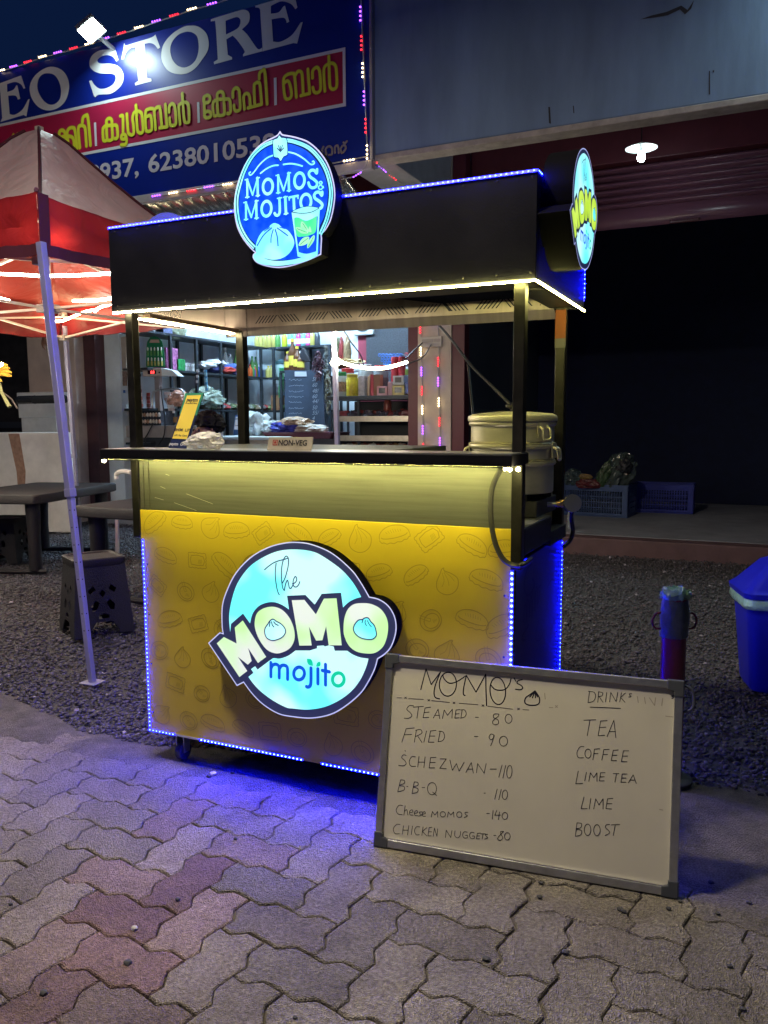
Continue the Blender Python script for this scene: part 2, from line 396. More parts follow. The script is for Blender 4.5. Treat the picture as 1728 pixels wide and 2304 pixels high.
# gravel: real stones, dense near the camera
def stones(n, seed, area, smin, smax, z0, name, M):
    r = np.random.RandomState(seed)
    bm = bmesh.new(); bmesh.ops.create_icosphere(bm, subdivisions=1, radius=1); base = np.array([v.co[:] for v in bm.verts]); fc = np.array([[v.index for v in f.verts] for f in bm.faces]); bm.free()
    xy = area(r, n); n = len(xy); nv = len(base)
    tm = []
    for q in range(24):
        t = base*(1+r.uniform(-.32, .28, (nv, 1)))*np.array([1, r.uniform(.6, .95), r.uniform(.42, .72)]); tm.append(t)
    tm = np.array(tm); V = tm[r.randint(0, 24, n)]
    a = r.uniform(0, 2*PI, n); b = r.uniform(-.5, .5, n)
    ca, sa, cb, sb = np.cos(a), np.sin(a), np.cos(b), np.sin(b)
    x = V[..., 0]*cb[:, None]+V[..., 2]*sb[:, None]; z = -V[..., 0]*sb[:, None]+V[..., 2]*cb[:, None]; y = V[..., 1]
    X = x*ca[:, None]-y*sa[:, None]; Y = x*sa[:, None]+y*ca[:, None]
    s = r.uniform(smin, smax, n)[:, None]*np.where(r.rand(n) < .04, 1.5, 1)[:, None]
    Z = z*s+z0+r.uniform(-.004, .010, n)[:, None]
    W = np.stack([X*s+xy[:, 0:1], Y*s+xy[:, 1:2], Z], -1).reshape(-1, 3)
    F = (fc[None]+(np.arange(n)*nv)[:, None, None]).reshape(-1, 3)
    me = bpy.data.meshes.new(name); me.vertices.add(len(W)); me.vertices.foreach_set("co", W.ravel().astype(np.float32))
    me.loops.add(F.size); me.loops.foreach_set("vertex_index", F.ravel().astype(np.int32))
    me.polygons.add(len(F)); me.polygons.foreach_set("loop_start", np.arange(0, F.size, 3, dtype=np.int32)); me.polygons.foreach_set("loop_total", np.full(len(F), 3, dtype=np.int32))
    me.update(); me.validate(); me.materials.append(M)
    cav = me.color_attributes.new("tint", 'FLOAT_COLOR', 'POINT'); c = np.repeat(r.uniform(.55, 1.25, (n, 1))*np.array([[1, .97, .98]]), nv, 0); c = np.where(np.repeat(r.rand(n, 1) < .012, nv, 0), c*3.2, c)
    cav.data.foreach_set("color", np.concatenate([c, np.ones((len(c), 1))], 1).astype(np.float32).ravel())
    o = bpy.data.objects.new(name, me); COL.objects.link(o); return tagit(o, kind='stuff')
Mg = mat("gravel_stone", (.085, .080, .092), .8)
nt = Mg.node_tree; at = nt.nodes.new("ShaderNodeAttribute"); at.attribute_name = "tint"; mz = nt.nodes.new("ShaderNodeMix"); mz.data_type = 'RGBA'; mz.blend_type = 'MULTIPLY'; mz.inputs[0].default_value = 1; mz.inputs[6].default_value = (.085, .080, .092, 1)
nt.links.new(at.outputs["Color"], mz.inputs[7]); nt.links.new(mz.outputs[2], nt.nodes["Principled BSDF"].inputs["Base Color"])
def area_g(r, n):
    # denser close to the viewer, thinning with distance (the grit below carries the far part)
    out = []
    x = r.uniform(-6.2, 4.2, n*2); u = r.rand(n*2); y = .05+6.0*u**1.35
    k = np.array([bk(a)-.03 for a in x]); ok = (y > k) & ~((y > 5.86) & (x > -1.5)) & ~((x > .02) & (x < 1.45) & (y < .7) & False)
    # keep only what the view can hold
    az = np.arctan2(-(x-CAM.x), y-CAM.y); ok &= (az > YAW-.55) & (az < YAW+.62)
    xy = np.stack([x, y], 1)[ok]; return xy[:n]
stones(72000, 5, area_g, .0065, .0145, -.016, "gravel", Mg)
# loose pebbles lying on the paving
Mpeb = mat("pebble", (.05, .05, .055), .8, var=.3); Mpw = mat("pale_pebble", (.5, .48, .46), .8, var=.2)
pebs = [(288, 2166), (530, 1887), (1396, 2045), (1403, 2050), (1530, 2027), (1505, 2044), (480, 1740), (523, 1738), (470, 1746), (1272, 2142), (1094, 2157), (1615, 2055), (1642, 2173), (1214, 2018), (1217, 1986), (1672, 2270), (98, 2233), (664, 2289), (302, 2088), (24, 2034), (400, 2023), (1686, 2030), (1600, 1985)]
lab = ["dark pebble on the pavers near the bottom left", "small dark pebble on reddish pavers", "dark stone on the pavers below the whiteboard", "dark stone touching another below the whiteboard", "dark pebble under the whiteboard's right corner"]
for i, (u, v) in enumerate(pebs):
    p = PZ(u, v, 0.004); q = MB(); rs = rp.uniform(.005, .0095) if i != 6 else .011
    bm = bmesh.new(); bmesh.ops.create_icosphere(bm, subdivisions=2, radius=1)
    vs = [Vector((x.co.x*rs*1.25, x.co.y*rs, x.co.z*rs*.7))*(1+.35*MN.noise(x.co*1.5+Vector((i*7, 0, 0)))) + p for x in bm.verts]; q.add(vs, [[v.index for v in f.verts] for f in bm.faces]); bm.free()
    o = q.build("pebble", Mpw if i in (6, 18) else Mpeb, smooth=True)
    tagit(o, "pale pebble lying on the paving" if i in (6, 18) else "small dark pebble lying loose on the paving", "pebble", "pale pebbles on the paving" if i in (6, 18) else "dark pebbles scattered on the paving")

# ================================================================== THE BUILDING
YF = 4.2; YS = 6.0
bld = thing("shop_building", "dark two-bay concrete shop building with overhanging front and raised steel shutter", "building", (1, YS, 0))
M_fas = mat("grey_plaster", (.20, .29, .46), .85, var=.20, vscale=2.6, bump=.30, bscale=14, stretch=(1, 1, .22))  # the cool night light's blue is put into this plaster colour
M_mar = mat("maroon_paint", (.10, .02, .03), .42, var=.15, vscale=5)
M_dark = mat("dark_interior", (.010, .016, .05), .9, var=.2)  # blue in this colour stands in for night light not reaching indoors
M_wall = mat("shop_white_wall", (.58, .66, .72), .8, var=.13, vscale=3, bump=.15, bscale=20)
M_tile = mat("step_tile", (.12, .07, .075), .6, var=.2, vscale=6)
M_floor = mat("shop_floor_cement", (.22, .23, .26), .75, var=.22, vscale=3)
# overhanging fascia: right block and the block behind the sign
f1 = MB(); f1.box((-.985, YF, 3.665), (6, YF+.15, 7.5)).build("parapet_wall", M_fas, bld, bevel=.01)
MB().box((-.985, YF-.012, 3.615), (6, YF+.162, 3.663)).build("drip_edge", mat("edge_plaster", (.42, .37, .35), .85, var=.25, vscale=9), bld, bevel=.006)
MB().box((-10, YF+.02, 3.60), (-.99, YF+.16, 4.95)).build("parapet_wall", M_fas, bld)
MB().box((-10, YF+.16, 4.30), (6, 9.9, 4.42)).build("roof_slab", M_fas, bld)
# crack and chips on the plaster
ck = MB(); cr_ = Crop(800, 0, .5594)
ck.poly([[PY(u, v, YF-.002) for u, v in cr_([(1145, 78), (1190, 62), (1250, 48), (1310, 22), (1335, 40), (1362, 0), (1350, 35), (1325, 58), (1305, 38), (1255, 62), (1205, 70)])]])
for pp in ([(775, 430), (782, 430), (786, 498), (778, 495)], [(1422, 285), (1426, 285), (1426, 380), (1421, 380)], [(1436, 283), (1443, 282), (1441, 292), (1437, 291)], [(874, 425), (878, 425), (880, 455), (876, 455)]):
    ck.poly([[PY(u, v, YF-.002) for u, v in cr_(pp)]])
ck.build("wall_crack", mat("crack_dark", (.05, .05, .06), .95), bld)
# beam between the bays
b0 = PZ(800, 365, 3.62)
MB().box((-1.30, YF+.165, 3.64), (-.86, YS-.02, 4.29)).build("cross_beam", mat("beam_plaster", (.42, .42, .45), .85, var=.1), bld, bevel=.008)
# wall pillar between the bays, door frames
MB().box((-1.235, YS-.12, .15), (-.845, YS+.10, 4.29)).build("pillar", mat("pillar_plaster", (.50, .44, .36), .85, var=.12, vscale=4, bump=.2, bscale=30), bld, bevel=.004)
MB().box((-1.36, YS-.10, .15), (-1.237, YS+.06, 3.9)).build("shutter_channel", M_mar, bld, bevel=.004)
MB().box((-.843, YS-.10, .15), (-.70, YS+.06, 4.2)).build("shutter_channel", M_mar, bld, bevel=.004)
MB().box((-6.12, YS-.10, .15), (-5.92, YS+.08, 3.9)).build("shutter_channel", mat("brown_frame", (.075, .03, .035), .5, var=.2), bld, bevel=.004)
MB().box((-6.10, YS-.12, 2.95), (-1.24, YS+.06, 4.29)).build("lintel", M_mar, bld)
MB().box((-.70, YS+.32, 3.95), (6, YS+.46, 4.29)).build("lintel", M_mar, bld)
MB().box((-.70, YS+.06, 3.88), (6, YS+.315, 4.29)).build("shutter_hood", M_mar, bld, bevel=.01)
# rolling shutter: pressed slats as one sheet
sh = MB(); z = 3.275+.19; prof = [(YS+.20, 3.275), (YS+.20, 3.465)]
while z < 3.95:
    prof += [(YS+.205, z+.002), (YS+.190, z+.004)]+[(YS+.185-.030*math.sin(PI*q/8), z+.006+.050*q/8) for q in range(1, 8)]+[(YS+.190, z+.058), (YS+.205, z+.062)]; z += .070
for x in (-.72, 6):
    sh.v += [(x, y, zz) for y, zz in prof]
n = len(prof); sh.f += [(i, i+1, n+i+1, n+i) for i in range(n-1)]
so = sh.build("rolling_shutter", mat("shutter_paint", (.16, .065, .105), .30, spec=.6, bump=.05, bscale=30), bld, smooth=True, solid=.004)
hx = PY(1540, 500, YS+.17)
MB().tube([hx+Vector((-.13, 0, .02)), hx+Vector((-.13, -.05, 0)), hx+Vector((.13, -.05, 0)), hx+Vector((.13, 0, .02))], .014, 8).build("handle", mat("shutter_handle", (.10, .03, .035), .4), so, smooth=True)
# step, floors, inner walls
MB().box((-1.0, 5.873, -.05), (9, YS+.1, .150)).build("front_step", M_tile, bld, bevel=.008)
MB().box((-1.0, YS+.102, -.05), (9, 10.2, .156)).build("shop_floor", M_floor, bld)
MB().box((-6.3, YS-.1, -.05), (-1.002, 10.2, .12)).build("shop_floor", M_floor, bld)
MB().box((-6.0, YS+.09, .12), (-5.66, 9.6, 4.29)).build("side_wall", M_wall, bld)
MB().box((-5.66, 9.42, .12), (-3.72, 9.6, 4.29)).build("rear_wall", M_wall, bld)
MB().box((-3.718, 9.40, .12), (-1.1, 9.6, 4.29)).build("rear_wall", mat("store_red_wall", (.24, .035, .06), .7, var=.12), bld)
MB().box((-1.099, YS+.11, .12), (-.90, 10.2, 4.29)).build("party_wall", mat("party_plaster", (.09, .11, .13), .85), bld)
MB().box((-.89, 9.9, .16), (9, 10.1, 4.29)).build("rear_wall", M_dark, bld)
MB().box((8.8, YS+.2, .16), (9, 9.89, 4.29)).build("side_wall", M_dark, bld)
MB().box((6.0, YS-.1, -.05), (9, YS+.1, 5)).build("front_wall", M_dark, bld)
# corrugated steel awning sheet just under the sign
aw = MB(); a0, a1 = PY(335, 470, 4.25), PY(560, 408, 4.25)
nx = 30
for i in range(nx*4+1):
    t = i/(nx*4); x = -5.5+4.2*t; dzz = .012*math.sin(t*nx*2*PI)
    aw.v += [(x, 4.22, 3.60+dzz), (x, 5.0, 3.33+dzz)]
aw.f += [(2*i, 2*i+1, 2*i+3, 2*i+2) for i in range(nx*4)]
tagit(aw.build("awning_sheet", mat("galvanised_sheet", (.55, .57, .6), .25, 1.0, var=.2, vscale=4), smooth=True, solid=.003), "shiny corrugated metal awning sheet under the blue shop sign", "awning")

# ------------------------------------------------------------------ the left yard: low wall, gate pillar, verandah
M_lw = mat("compound_wall_paint", (.74, .72, .70), .85, var=.16, vscale=3, bump=.15)
A0, A1 = Vector((-8.2, 4.35, 0)), Vector((-5.42, 4.9, 0))
dd = (A1-A0).normalized(); nn = Vector((-dd.y, dd.x, 0))
lw = MB(); lw.prism([A0, A1, A1+nn*.14, A0+nn*.14], (0, 0, 1.235))
tagit(lw.build("compound_wall", M_lw, bevel=.01), "low white compound wall with a brown run stain, left yard", "wall")
st = MB(); s0 = PY(92, 976, 4.75)
fq = lambda t, z: A0+dd*t-nn*.003+Vector((0, 0, z))
tt = 1.98
st.add([fq(tt, 1.22), fq(tt+.16, 1.22), fq(tt+.22, .75), fq(tt+.18, .35), fq(tt+.10, .35), fq(tt+.09, .75)], [(0, 5, 2, 1), (5, 4, 3, 2)])
st.build("water_stain", mat("rust_stain", (.36, .22, .16), .9, var=.25, vscale=20), COL.objects["compound_wall"])
gp = thing("gate_pillar", "white gate pillar with a capped top beside the brown shutter frame", "pillar", (-6.35, 5.6, 0))
MB().box((-7.0, 5.75, 0), (-6.13, 6.02, 4.0)).build("shaft", mat("pillar_pink_plaster", (.44, .35, .31), .85, var=.15, vscale=3, bump=.2), gp, bevel=.01)
MB().box((-6.92, 5.52, 0), (-6.28, 5.742, 1.70)).build("plinth", mat("pillar_white", (.56, .56, .56), .8, var=.1), gp, bevel=.008)
MB().box((-6.95, 5.49, 1.70), (-6.25, 5.745, 1.76)).build("cap", mat("pillar_white", (.56, .56, .56), .8), gp, bevel=.01)
MB().box((-6.94, 5.50, 1.42), (-6.26, 5.515, 1.69)).build("band", mat("pillar_white", (.56, .56, .56), .8), gp, bevel=.004)
vb = thing("verandah", "dark verandah with an ochre tiled wall behind the low compound wall", "verandah", (-9, 6.5, 0))
MB().box((-14, 7.6, 0), (-8.0, 7.75, 4)).build("dark_opening", mat("verandah_dark", (.03, .028, .032), .9, var=.3), vb)  # dark sheet: the shade of the open verandah is put into its colour
MB().box((-8.0, 7.55, 0), (-6.05, 7.7, 4.2)).build("tiled_wall", mat("ochre_tile", (.27, .21, .085), .7, var=.15), vb)
gr = MB()
for zz in (.9, 1.35, 1.8, 2.25, 2.7): gr.box((-8.0, 7.545, zz), (-6.05, 7.5495, zz+.012))
gr.box((-7.1, 7.544, .2), (-7.088, 7.5485, 4))
gr.build("tile_joint", mat("tile_joint_dark", (.08, .06, .03), .9), vb)
MB().box((-14, 6.9, 1.27), (-7.0, 6.98, 1.37)).build("dark_rail", mat("rail_dark", (.03, .035, .05), .6), vb)
pp = MB(); pp.tube([PY(-30, 725, 5.6), PY(206, 736, 5.6)], .045, 14)
tagit(pp.build("steel_pipe", mat("galvanised_pipe", (.42, .42, .42), .35, .9, var=.25), smooth=True), "grey galvanised steel pipe fixed between pillar and verandah", "pipe")
bp_ = MB(); q0, q1 = PY(42, 900, 4.2), PY(146, 898, 4.2); d_ = q1-q0
bp_.tube([q0, q0+d_*.02, q0+d_*.34, q0+d_*.36, q0+d_*.38, q0+d_*.98, q1], [.044, .047, .046, .050, .046, .047, .045], 16)
tagit(bp_.build("black_pipe", mat("black_pvc", (.02, .022, .025), .25), smooth=True), "thick black pipe end lying horizontally above the low wall", "pipe")
# bananas on their stalk at the frame's left edge
bn = thing("banana_bunch", "small bunch of yellow bananas on a cut stalk at the left edge", "bananas", tuple(PY(8, 850, 3.2)))
for i, (u, v, u2_, v2_) in enumerate([(-14, 826, 17, 821), (-16, 832, 22, 828), (-16, 839, 26, 838), (-14, 845, 26, 846), (-20, 852, 4, 858), (-20, 838, 20, 833)]):
    a, b = PY(u, v, 3.2+.03*(i % 3)), PY(u2_, v2_, 3.16+.05*(i % 2)); mid = (a+b)/2+Vector((0, 0, .02))
    MB().tube([a, a*.5+mid*.5+Vector((0, 0, .006)), mid, mid*.4+b*.6, b], [.012, .02, .022, .018, .006], 8).build("banana", mat("banana_skin", (.55, .30, .035), .5, var=.2, vscale=30), bn, smooth=True)
MB().tube([PY(-5, 850, 3.2), PY(4, 884, 3.2), PY(22, 916, 3.2)], [.018, .016, .02], 8).build("stalk", mat("banana_stalk", (.20, .19, .08), .7, var=.2), bn, smooth=True)
MB().tube([PY(8, 884, 3.22), PY(26, 898, 3.22), PY(40, 920, 3.22)], .008, 6).build("twig", mat("twig_dark", (.06, .045, .04), .8), bn, smooth=True)
cz = MB()
for i in range(9):
    p = PY(97+rp.uniform(-4, 4), 742+i*4.5, 5.5); cz.tube([p+Vector((rp.uniform(-.04, .04), 0, .05)), p, p+Vector((rp.uniform(-.05, .05), 0, -.06))], [.012, .02, .004], 5)
tagit(cz.build("dried_garland", mat("dried_leaf", (.20, .10, .07), .9, var=.3), smooth=True), "shrivelled brown garland tied on the grey steel pipe", "garland")
# ================================================================== SHOP SIGN
YB = YF-.05
sgn = thing("shop_sign", "long dark blue shop sign board with white serif letters and a red Malayalam band", "sign", (-3, YB, 4.3))
M_blue = mat("sign_blue", (.005, .018, .24), .35, var=.05, vscale=2)
sr_t = PY(826, 60, YB); 
XR = PY(833, 352, YB).x
ZT = PY(0, 158, YB).z-.02; ZB = PY(753.7, 372, YB).z
MB().box((-9.5, YB, ZB), (XR, YF-.003+.02, ZT)).build("board", M_blue, sgn)
M_edge = mat("sign_frame_strip", (.50, .46, .48), .5, var=.1)
fb = MB(); fb.box((-9.5, YB-.015, ZB-.075), (XR+.02, YB+.06, ZB-.003)); fb.build("frame_bar", M_edge, sgn, bevel=.004)
MB().box((XR+.003, YB-.012, ZB), (XR+.028, YB+.05, ZT+.5)).build("frame_bar", mat("sign_frame_grey", (.30, .30, .36), .4), sgn, bevel=.003)
A1c, A2c, A3c, A4c, A5c = Crop(0, 60, .16697), Crop(180, 20, .16697), Crop(440, 0, .16697), Crop(580, 60, .16697), Crop(200, 230, .16697)
N_F = (0, -1, 0)
def sp(px, lay): return [PY(p[0], p[1], YB-.0012*lay) for p in px]
# red band with white border
rb0, rb1, rb2, rb3 = PY(0, 302, YB), PY(763.7, 103.4, YB), PY(772, 227, YB), PY(183, 357, YB)
zt, zb_ = rb1.z, rb2.z; xr = rb2.x
# the band's edges run level: use the mean heights
zt = (PY(277, 229.5, YB).z+rb1.z)/2; zb_ = (PY(300, 333.5, YB).z+rb2.z)/2
bd = MB(); bd.add([(-9.5, YB-.0012, zb_), (xr, YB-.0012, zb_), (xr, YB-.0012, zt), (-9.5, YB-.0012, zt)], [(0, 1, 2, 3)])
bd.build("band", mat("sign_red", (.36, .012, .055), .4), sgn)
bw = .028; wb = MB()
wb.box((-9.5, YB-.0030, zt-bw/2), (xr, YB-.0018, zt+bw/2)); wb.box((-9.5, YB-.0030, zb_-bw/2), (xr, YB-.0018, zb_+bw/2)); wb.box((xr+.0005, YB-.0030, zb_-bw/2), (xr+bw, YB-.0018, zt+bw/2))
M_wht = mat("sign_white", (.62, .62, .66), .4)
wb.build("band_border", M_wht, sgn)
def plyS(crop, outer, holes=()):
    q = MB(); q.poly([sp(smooth_path(crop(outer), True), 2)]+[sp(smooth_path(crop(h), True), 2) for h in holes]); return q
E1 = [(-20,770,1),(285,657,1),(340,828,1),(318,836,1),(280,775),(200,745),(95,775,1),(98,880,1),(180,850),(220,790,1),(235,795,1),(272,970,1),(240,985,1),(210,930),(110,930,1),(130,1180,1),(200,1185),(300,1120),(380,980,1),(400,975,1),(355,1210,1),(320,1190,1),(5,1285,1),(30,1230,1),(5,900,1)]
O1 = [(640,548),(760,550),(860,610),(920,720),(928,850),(880,1000),(780,1095),(650,1130),(530,1090),(440,990),(400,860),(420,740),(500,630)]
O1h = [(640,628),(730,650),(795,740),(822,860),(808,970),(750,1035),(670,1050),(590,1000),(525,900),(502,800),(522,700),(570,645)]
S1 = [(465,508,1),(518,688,1),(490,710,1),(450,650),(380,625),(300,635),(240,680),(240,715),(280,735),(400,738),(500,762),(560,820),(588,900),(575,990),(520,1070),(420,1140),(300,1152),(240,1160),(205,1192,1),(187,1170,1),(122,972,1),(155,962,1),(200,1030),(270,1075),(360,1065),(440,1020),(480,950),(470,895),(420,875),(280,870),(190,840),(135,780),(130,700),(170,620),(260,562),(380,545),(430,540)]
T1 = [(595,458,1),(620,490),(740,455),(960,385),(1015,345,1),(1080,520,1),(1050,540,1),(1000,480),(940,460),(870,470,1),(905,930,1),(960,940,1),(965,975,1),(745,1032,1),(738,1000,1),(785,970,1),(745,515,1),(680,530),(620,590),(590,675,1),(557,678,1),(580,560)]
a2 = lambda q: [(p[0], p[1]) for p in A2c(q)]; a3 = lambda q: [(p[0], p[1]) for p in A3c(q)]
ident = lambda q: q
O2 = a2([(1500,225),(1400,240),(1250,330),(1130,470),(1095,620),(1120,740),(1200,840),(1330,880),(1450,865)])+a3([(0,915),(90,800),(160,690),(178,580),(150,460),(80,385),(10,350)])
O2h = a2([(1420,310),(1330,345),(1250,430),(1215,540),(1240,670),(1310,760),(1400,790)])+a3([(-70,880),(0,810),(35,710),(42,600),(20,490),(-40,440),(-90,428)])
Rl = [(205,265,1),(250,245),(560,150),(650,130),(710,155),(730,220),(710,310),(625,395,1),(700,470),(790,600),(830,652),(855,665),(880,655),(895,640,1),(900,690,1),(640,760,1),(640,735,1),(665,700,1),(640,650),(560,540),(500,480,1),(415,530,1),(435,740,1),(490,770,1),(492,800,1),(250,867,1),(245,835,1),(300,800,1),(270,330),(245,285),(205,290,1)]
Rh = [(405,280,1),(470,255),(560,230),(605,270),(590,350),(540,400),(410,465,1)]
E2 = [(805,75,1),(830,70),(1330,-80,1),(1372,100,1),(1345,125,1),(1280,50),(1150,20),(1015,80,1),(1015,185,1),(1120,165),(1180,90,1),(1205,75,1),(1262,290,1),(1230,310,1),(1190,240),(1025,260,1),(1045,560,1),(1150,560),(1300,470),(1415,305,1),(1445,295,1),(1368,588,1),(1320,580,1),(902,692,1),(902,620,1),(870,130,1),(850,105),(805,100,1)]
for nm, c, o_, h_ in (("E", A1c, E1, ()), ("O", A1c, O1, (O1h,)), ("S", A2c, S1, ()), ("T", A2c, T1, ()), ("O", ident, O2, (O2h,)), ("R", A3c, Rl, (Rh,)), ("E", A3c, E2, ())):
    plyS(c, o_, h_).build("white_letter", M_wht, sgn)
# Malayalam words as round strokes
M_yel = mat("sign_yellow", (.62, .62, .03), .4); M_yed = mat("sign_yellow_outline", (.40, .27, .03), .45)
def mw(strokes, crop, wpx, name, M=None):
    q = MB(); qo = MB()
    for i, s in enumerate(strokes):
        px = smooth_path(crop(s), False, 5); pts = sp(px, 4+i*.35); po_ = sp(px, 2.2+i*.15)
        sc = (PY(px[0][0]+1, px[0][1], YB)-PY(px[0][0], px[0][1], YB)).length*.9
        q.ribbon(pts, wpx*sc, N_F); qo.ribbon(po_, (wpx+1.8)*sc, N_F)
    o = q.build(name, M or M_yel, sgn, recalc=False); qo.build("outline", M_yed, o, recalc=False)
ka = [[(245,510),(205,520),(192,480),(190,370),(205,335),(240,318),(340,310),(375,320),(385,370),(388,460),(375,488),(352,490)], [(240,320),(238,250),(262,222),(290,222),(308,250),(312,320),(318,480),(300,510),(270,515),(248,500),(240,400),(239,330)]]
mw(ka+[[(425,185),(450,182),(460,215),(462,400)], [(462,430),(440,450),(440,490),(470,498),(495,480),(490,445),(465,428)], [(495,450),(506,500),(506,545),(490,570),(436,576)],
       [(512,160),(528,380),(545,430),(580,442),(605,410),(600,300),(590,220),(605,150),(650,122),(700,140),(720,190),(732,370),(705,415),(670,405),(655,350),(642,130),(636,45)],
       [(900,365),(885,170),(880,110),(860,88),(800,95),(765,140),(768,350),(790,392),(830,385),(850,350),(842,215),(820,180),(785,195)], [(882,120),(905,80),(940,65),(962,95),(985,335)], [(955,347,1),(1055,330,1),(1030,30)],
       [(1080,130),(1085,60),(1115,22),(1150,40),(1165,100),(1175,270),(1150,312),(1110,312),(1092,275),(1088,215)],
       [(1230,292),(1212,70),(1240,20),(1285,0),(1325,15),(1345,60),(1352,240),(1330,272),(1300,268),(1285,220),(1268,0),(1260,-115)]], A5c, 6.0, "lettering")
mw([[(760,1525),(850,1482),(950,1480),(990,1520),(1000,1620),(970,1650),(930,1630)], [(800,1485),(802,1420),(835,1395),(870,1420),(885,1500),(890,1560)], [(930,1640),(905,1440),(930,1375),(980,1362),(1010,1400),(1040,1640)],
    [(1075,1630),(1055,1380),(1090,1332),(1130,1342),(1150,1390),(1165,1610)], [(1110,1290),(1120,1225),(1155,1200),(1185,1230),(1220,1600)]], A1c, 6.0, "lettering")
mw([[(-10,1720),(5,1620),(40,1600),(70,1660),(80,1700)], [(90,1640),(110,1585),(160,1562),(200,1590),(215,1640)], [(180,1460),(185,1500),(215,1520),(240,1490),(235,1450)], [(300,1560),(330,1520),(380,1530),(400,1600)]], A1c, 6.0, "lettering")
k2 = [[(230+(x-185)*1.2, 1222+(y-205)*1.08) for x, y in s] for s in ka]
mw(k2+[[(155,1285),(115,1310),(112,1365),(150,1385),(190,1360),(192,1305),(160,1285)], [(115,1320),(122,1560)], [(165,1500),(128,1520),(125,1570),(165,1590),(205,1565),(205,1520),(170,1500)],
       [(505,1310),(505,1230),(540,1185),(580,1205),(592,1260),(602,1450),(570,1495),(530,1482),(518,1420)], [(660,1470),(648,1310),(675,1265),(710,1268),(730,1310),(738,1430)], [(705,1455,1),(890,1405,1),(870,1150),(840,1112),(802,1130),(790,1170),(798,1400)], [(860,1060),(862,990),(895,955),(935,975),(965,1400)]], A3c, 6.2, "lettering")
mw([[(520,950),(497,670),(470,632),(390,652),(347,720),(362,920),(390,975),(440,960),(455,900),(432,770),(400,732),(368,752)], [(497,670),(540,605),(580,608),(600,660),(612,900)], [(580,930,1),(700,900,1),(675,575)], [(738,690),(740,595),(790,548),(825,575),(838,640),(847,830),(810,888),(762,880),(742,820)],
    [(905,868),(890,590),(930,515),(1000,492),(1045,525),(1060,600),(1065,790),(1032,840),(990,832),(970,760),(958,400)]], A4c, 6.2, "lettering")
mw([[(880,1730),(868,1660),(885,1620)], [(925,1722),(915,1650),(960,1612),(1000,1640),(1000,1715),(960,1730)], [(1040,1700),(1040,1625),(1075,1602),(1088,1650),(1090,1700)], [(1130,1700),(1118,1640),(1165,1592),(1185,1640),(1150,1695)], [(1155,1560),(1175,1572),(1200,1545)]], A4c, 2.6, "small_lettering", mat("sign_dull_lilac", (.20, .20, .30), .5))
for c, s in ((A5c, [(75, 275), (105, 588)]), (A5c, [(1465, 0), (1490, 275)]), (A3c, [(1065, 1050), (1088, 1415)])):
    a, b = sp(c(s), 2.2); x = (a.x+b.x)/2; ww = .028
    MB().box((x-ww/2, YB-.004, b.z), (x+ww/2, YB-.0026, a.z)).build("divider", M_wht, sgn)
# telephone numbers (bold sans)
n0 = PY(333, 387, YB-.003); n1 = PY(620, 318, YB-.003)
hd = (PY(346, 346, YB).z-PY(350, 386, YB).z)
tx = MB(); vs, fs = text_mesh("6238010539", 1, off=.022); wv = max(v[0] for v in vs); hv = max(v[1] for v in vs)
kx = (n1.x-n0.x)/wv; kz = hd/hv*1.0
tx.add([(n0.x+a*kx, YB-.0032, PY(350, 386, YB).z+b*kz) for a, b in vs], fs)
tx.build("phone_number", mat("sign_pale", (.58, .54, .62), .4), sgn, recalc=False); tx = MB()
vs, fs = text_mesh("8937,", 1, off=.022); e_ = PY(313, 400, YB).x; w5 = max(v[0] for v in vs)
tx.add([(e_-(w5-a)*kx, YB-.0032, PY(350, 386, YB).z+b*kz) for a, b in vs], fs)
tx.build("phone_number", mat("sign_pale", (.58, .54, .62), .4), sgn, recalc=False)

# string of coloured lights round the sign (groups of four: warm, purple, red)
stl = thing("string_lights", "string of warm, purple and red lights running round the blue shop sign", "string lights", (XR, YB, ZB))
C_W, C_P, C_R = ((1, .72, .38), 4.5), ((.30, .06, 1), 3.2), ((1, .015, .03), 2.2)
cyc = [C_W, C_P, C_R, C_P]
led_cache = {}
def bead(p, c, s, r, par, nrm=(0, -1, 0)):
    key = (c, s, r)
    if key not in led_cache:
        q = MB(); bm = bmesh.new(); bmesh.ops.create_icosphere(bm, subdivisions=1, radius=r); q.add([v.co for v in bm.verts], [[v.index for v in f.verts] for f in bm.faces]); bm.free()
        o = q.build("bead", glow("bead%s%s" % (c, s), c, s), par, smooth=True); o.location = p; led_cache[key] = o
    else:
        o0 = led_cache[key]; o = o0.copy(); COL.objects.link(o); o.location = p
        o.parent = None; adopt(o, par)
    return o
def string(path, px_groups, par, r=.009, gap=.030, wire_r=.006):
    """path: wire polyline; px_groups: list of (point, direction, (colour,strength))"""
    wv_ = MB().tube(path, wire_r, 6).build("wire", mat("clear_wire", (.42, .40, .40), .35), par, smooth=True)
    for p, d, (c, s) in px_groups:
        for k in (-1.5, -.5, .5, 1.5): bead(Vector(p)+Vector(d)*gap*k+Vector((0, -.012, 0)), c, s, r, par)
YL = YB-.02
top = [(4, 159, C_W), (32, 150, C_P), (64, 139.5, C_R), (97, 128, C_W), (131.5, 118.5, C_P), (167, 109, C_R), (202, 99, C_W), (238, 87, C_P), (275, 75, C_R), (314, 62, C_W), (353, 48, C_P), (393, 35, C_R), (433, 21, C_W), (478, 9, C_P)]
string([PY(u, v+1, YL) for u, v, c in top]+[PY(520, -4, YL), PY(812, -90, YL)], [(PY(u, v, YL), (1, 0, 0), c) for u, v, c in top], stl)
rt = [(812, 32, C_P), (814, 98, C_R), (817, 159, C_W), (820, 222, C_P), (823.5, 284, C_R), (827, 343, C_W)]
string([PY(811, -40, YL), PY(827, 352, YL)], [(PY(u, v, YL), (0, 0, -1), c) for u, v, c in rt], stl, gap=.036)
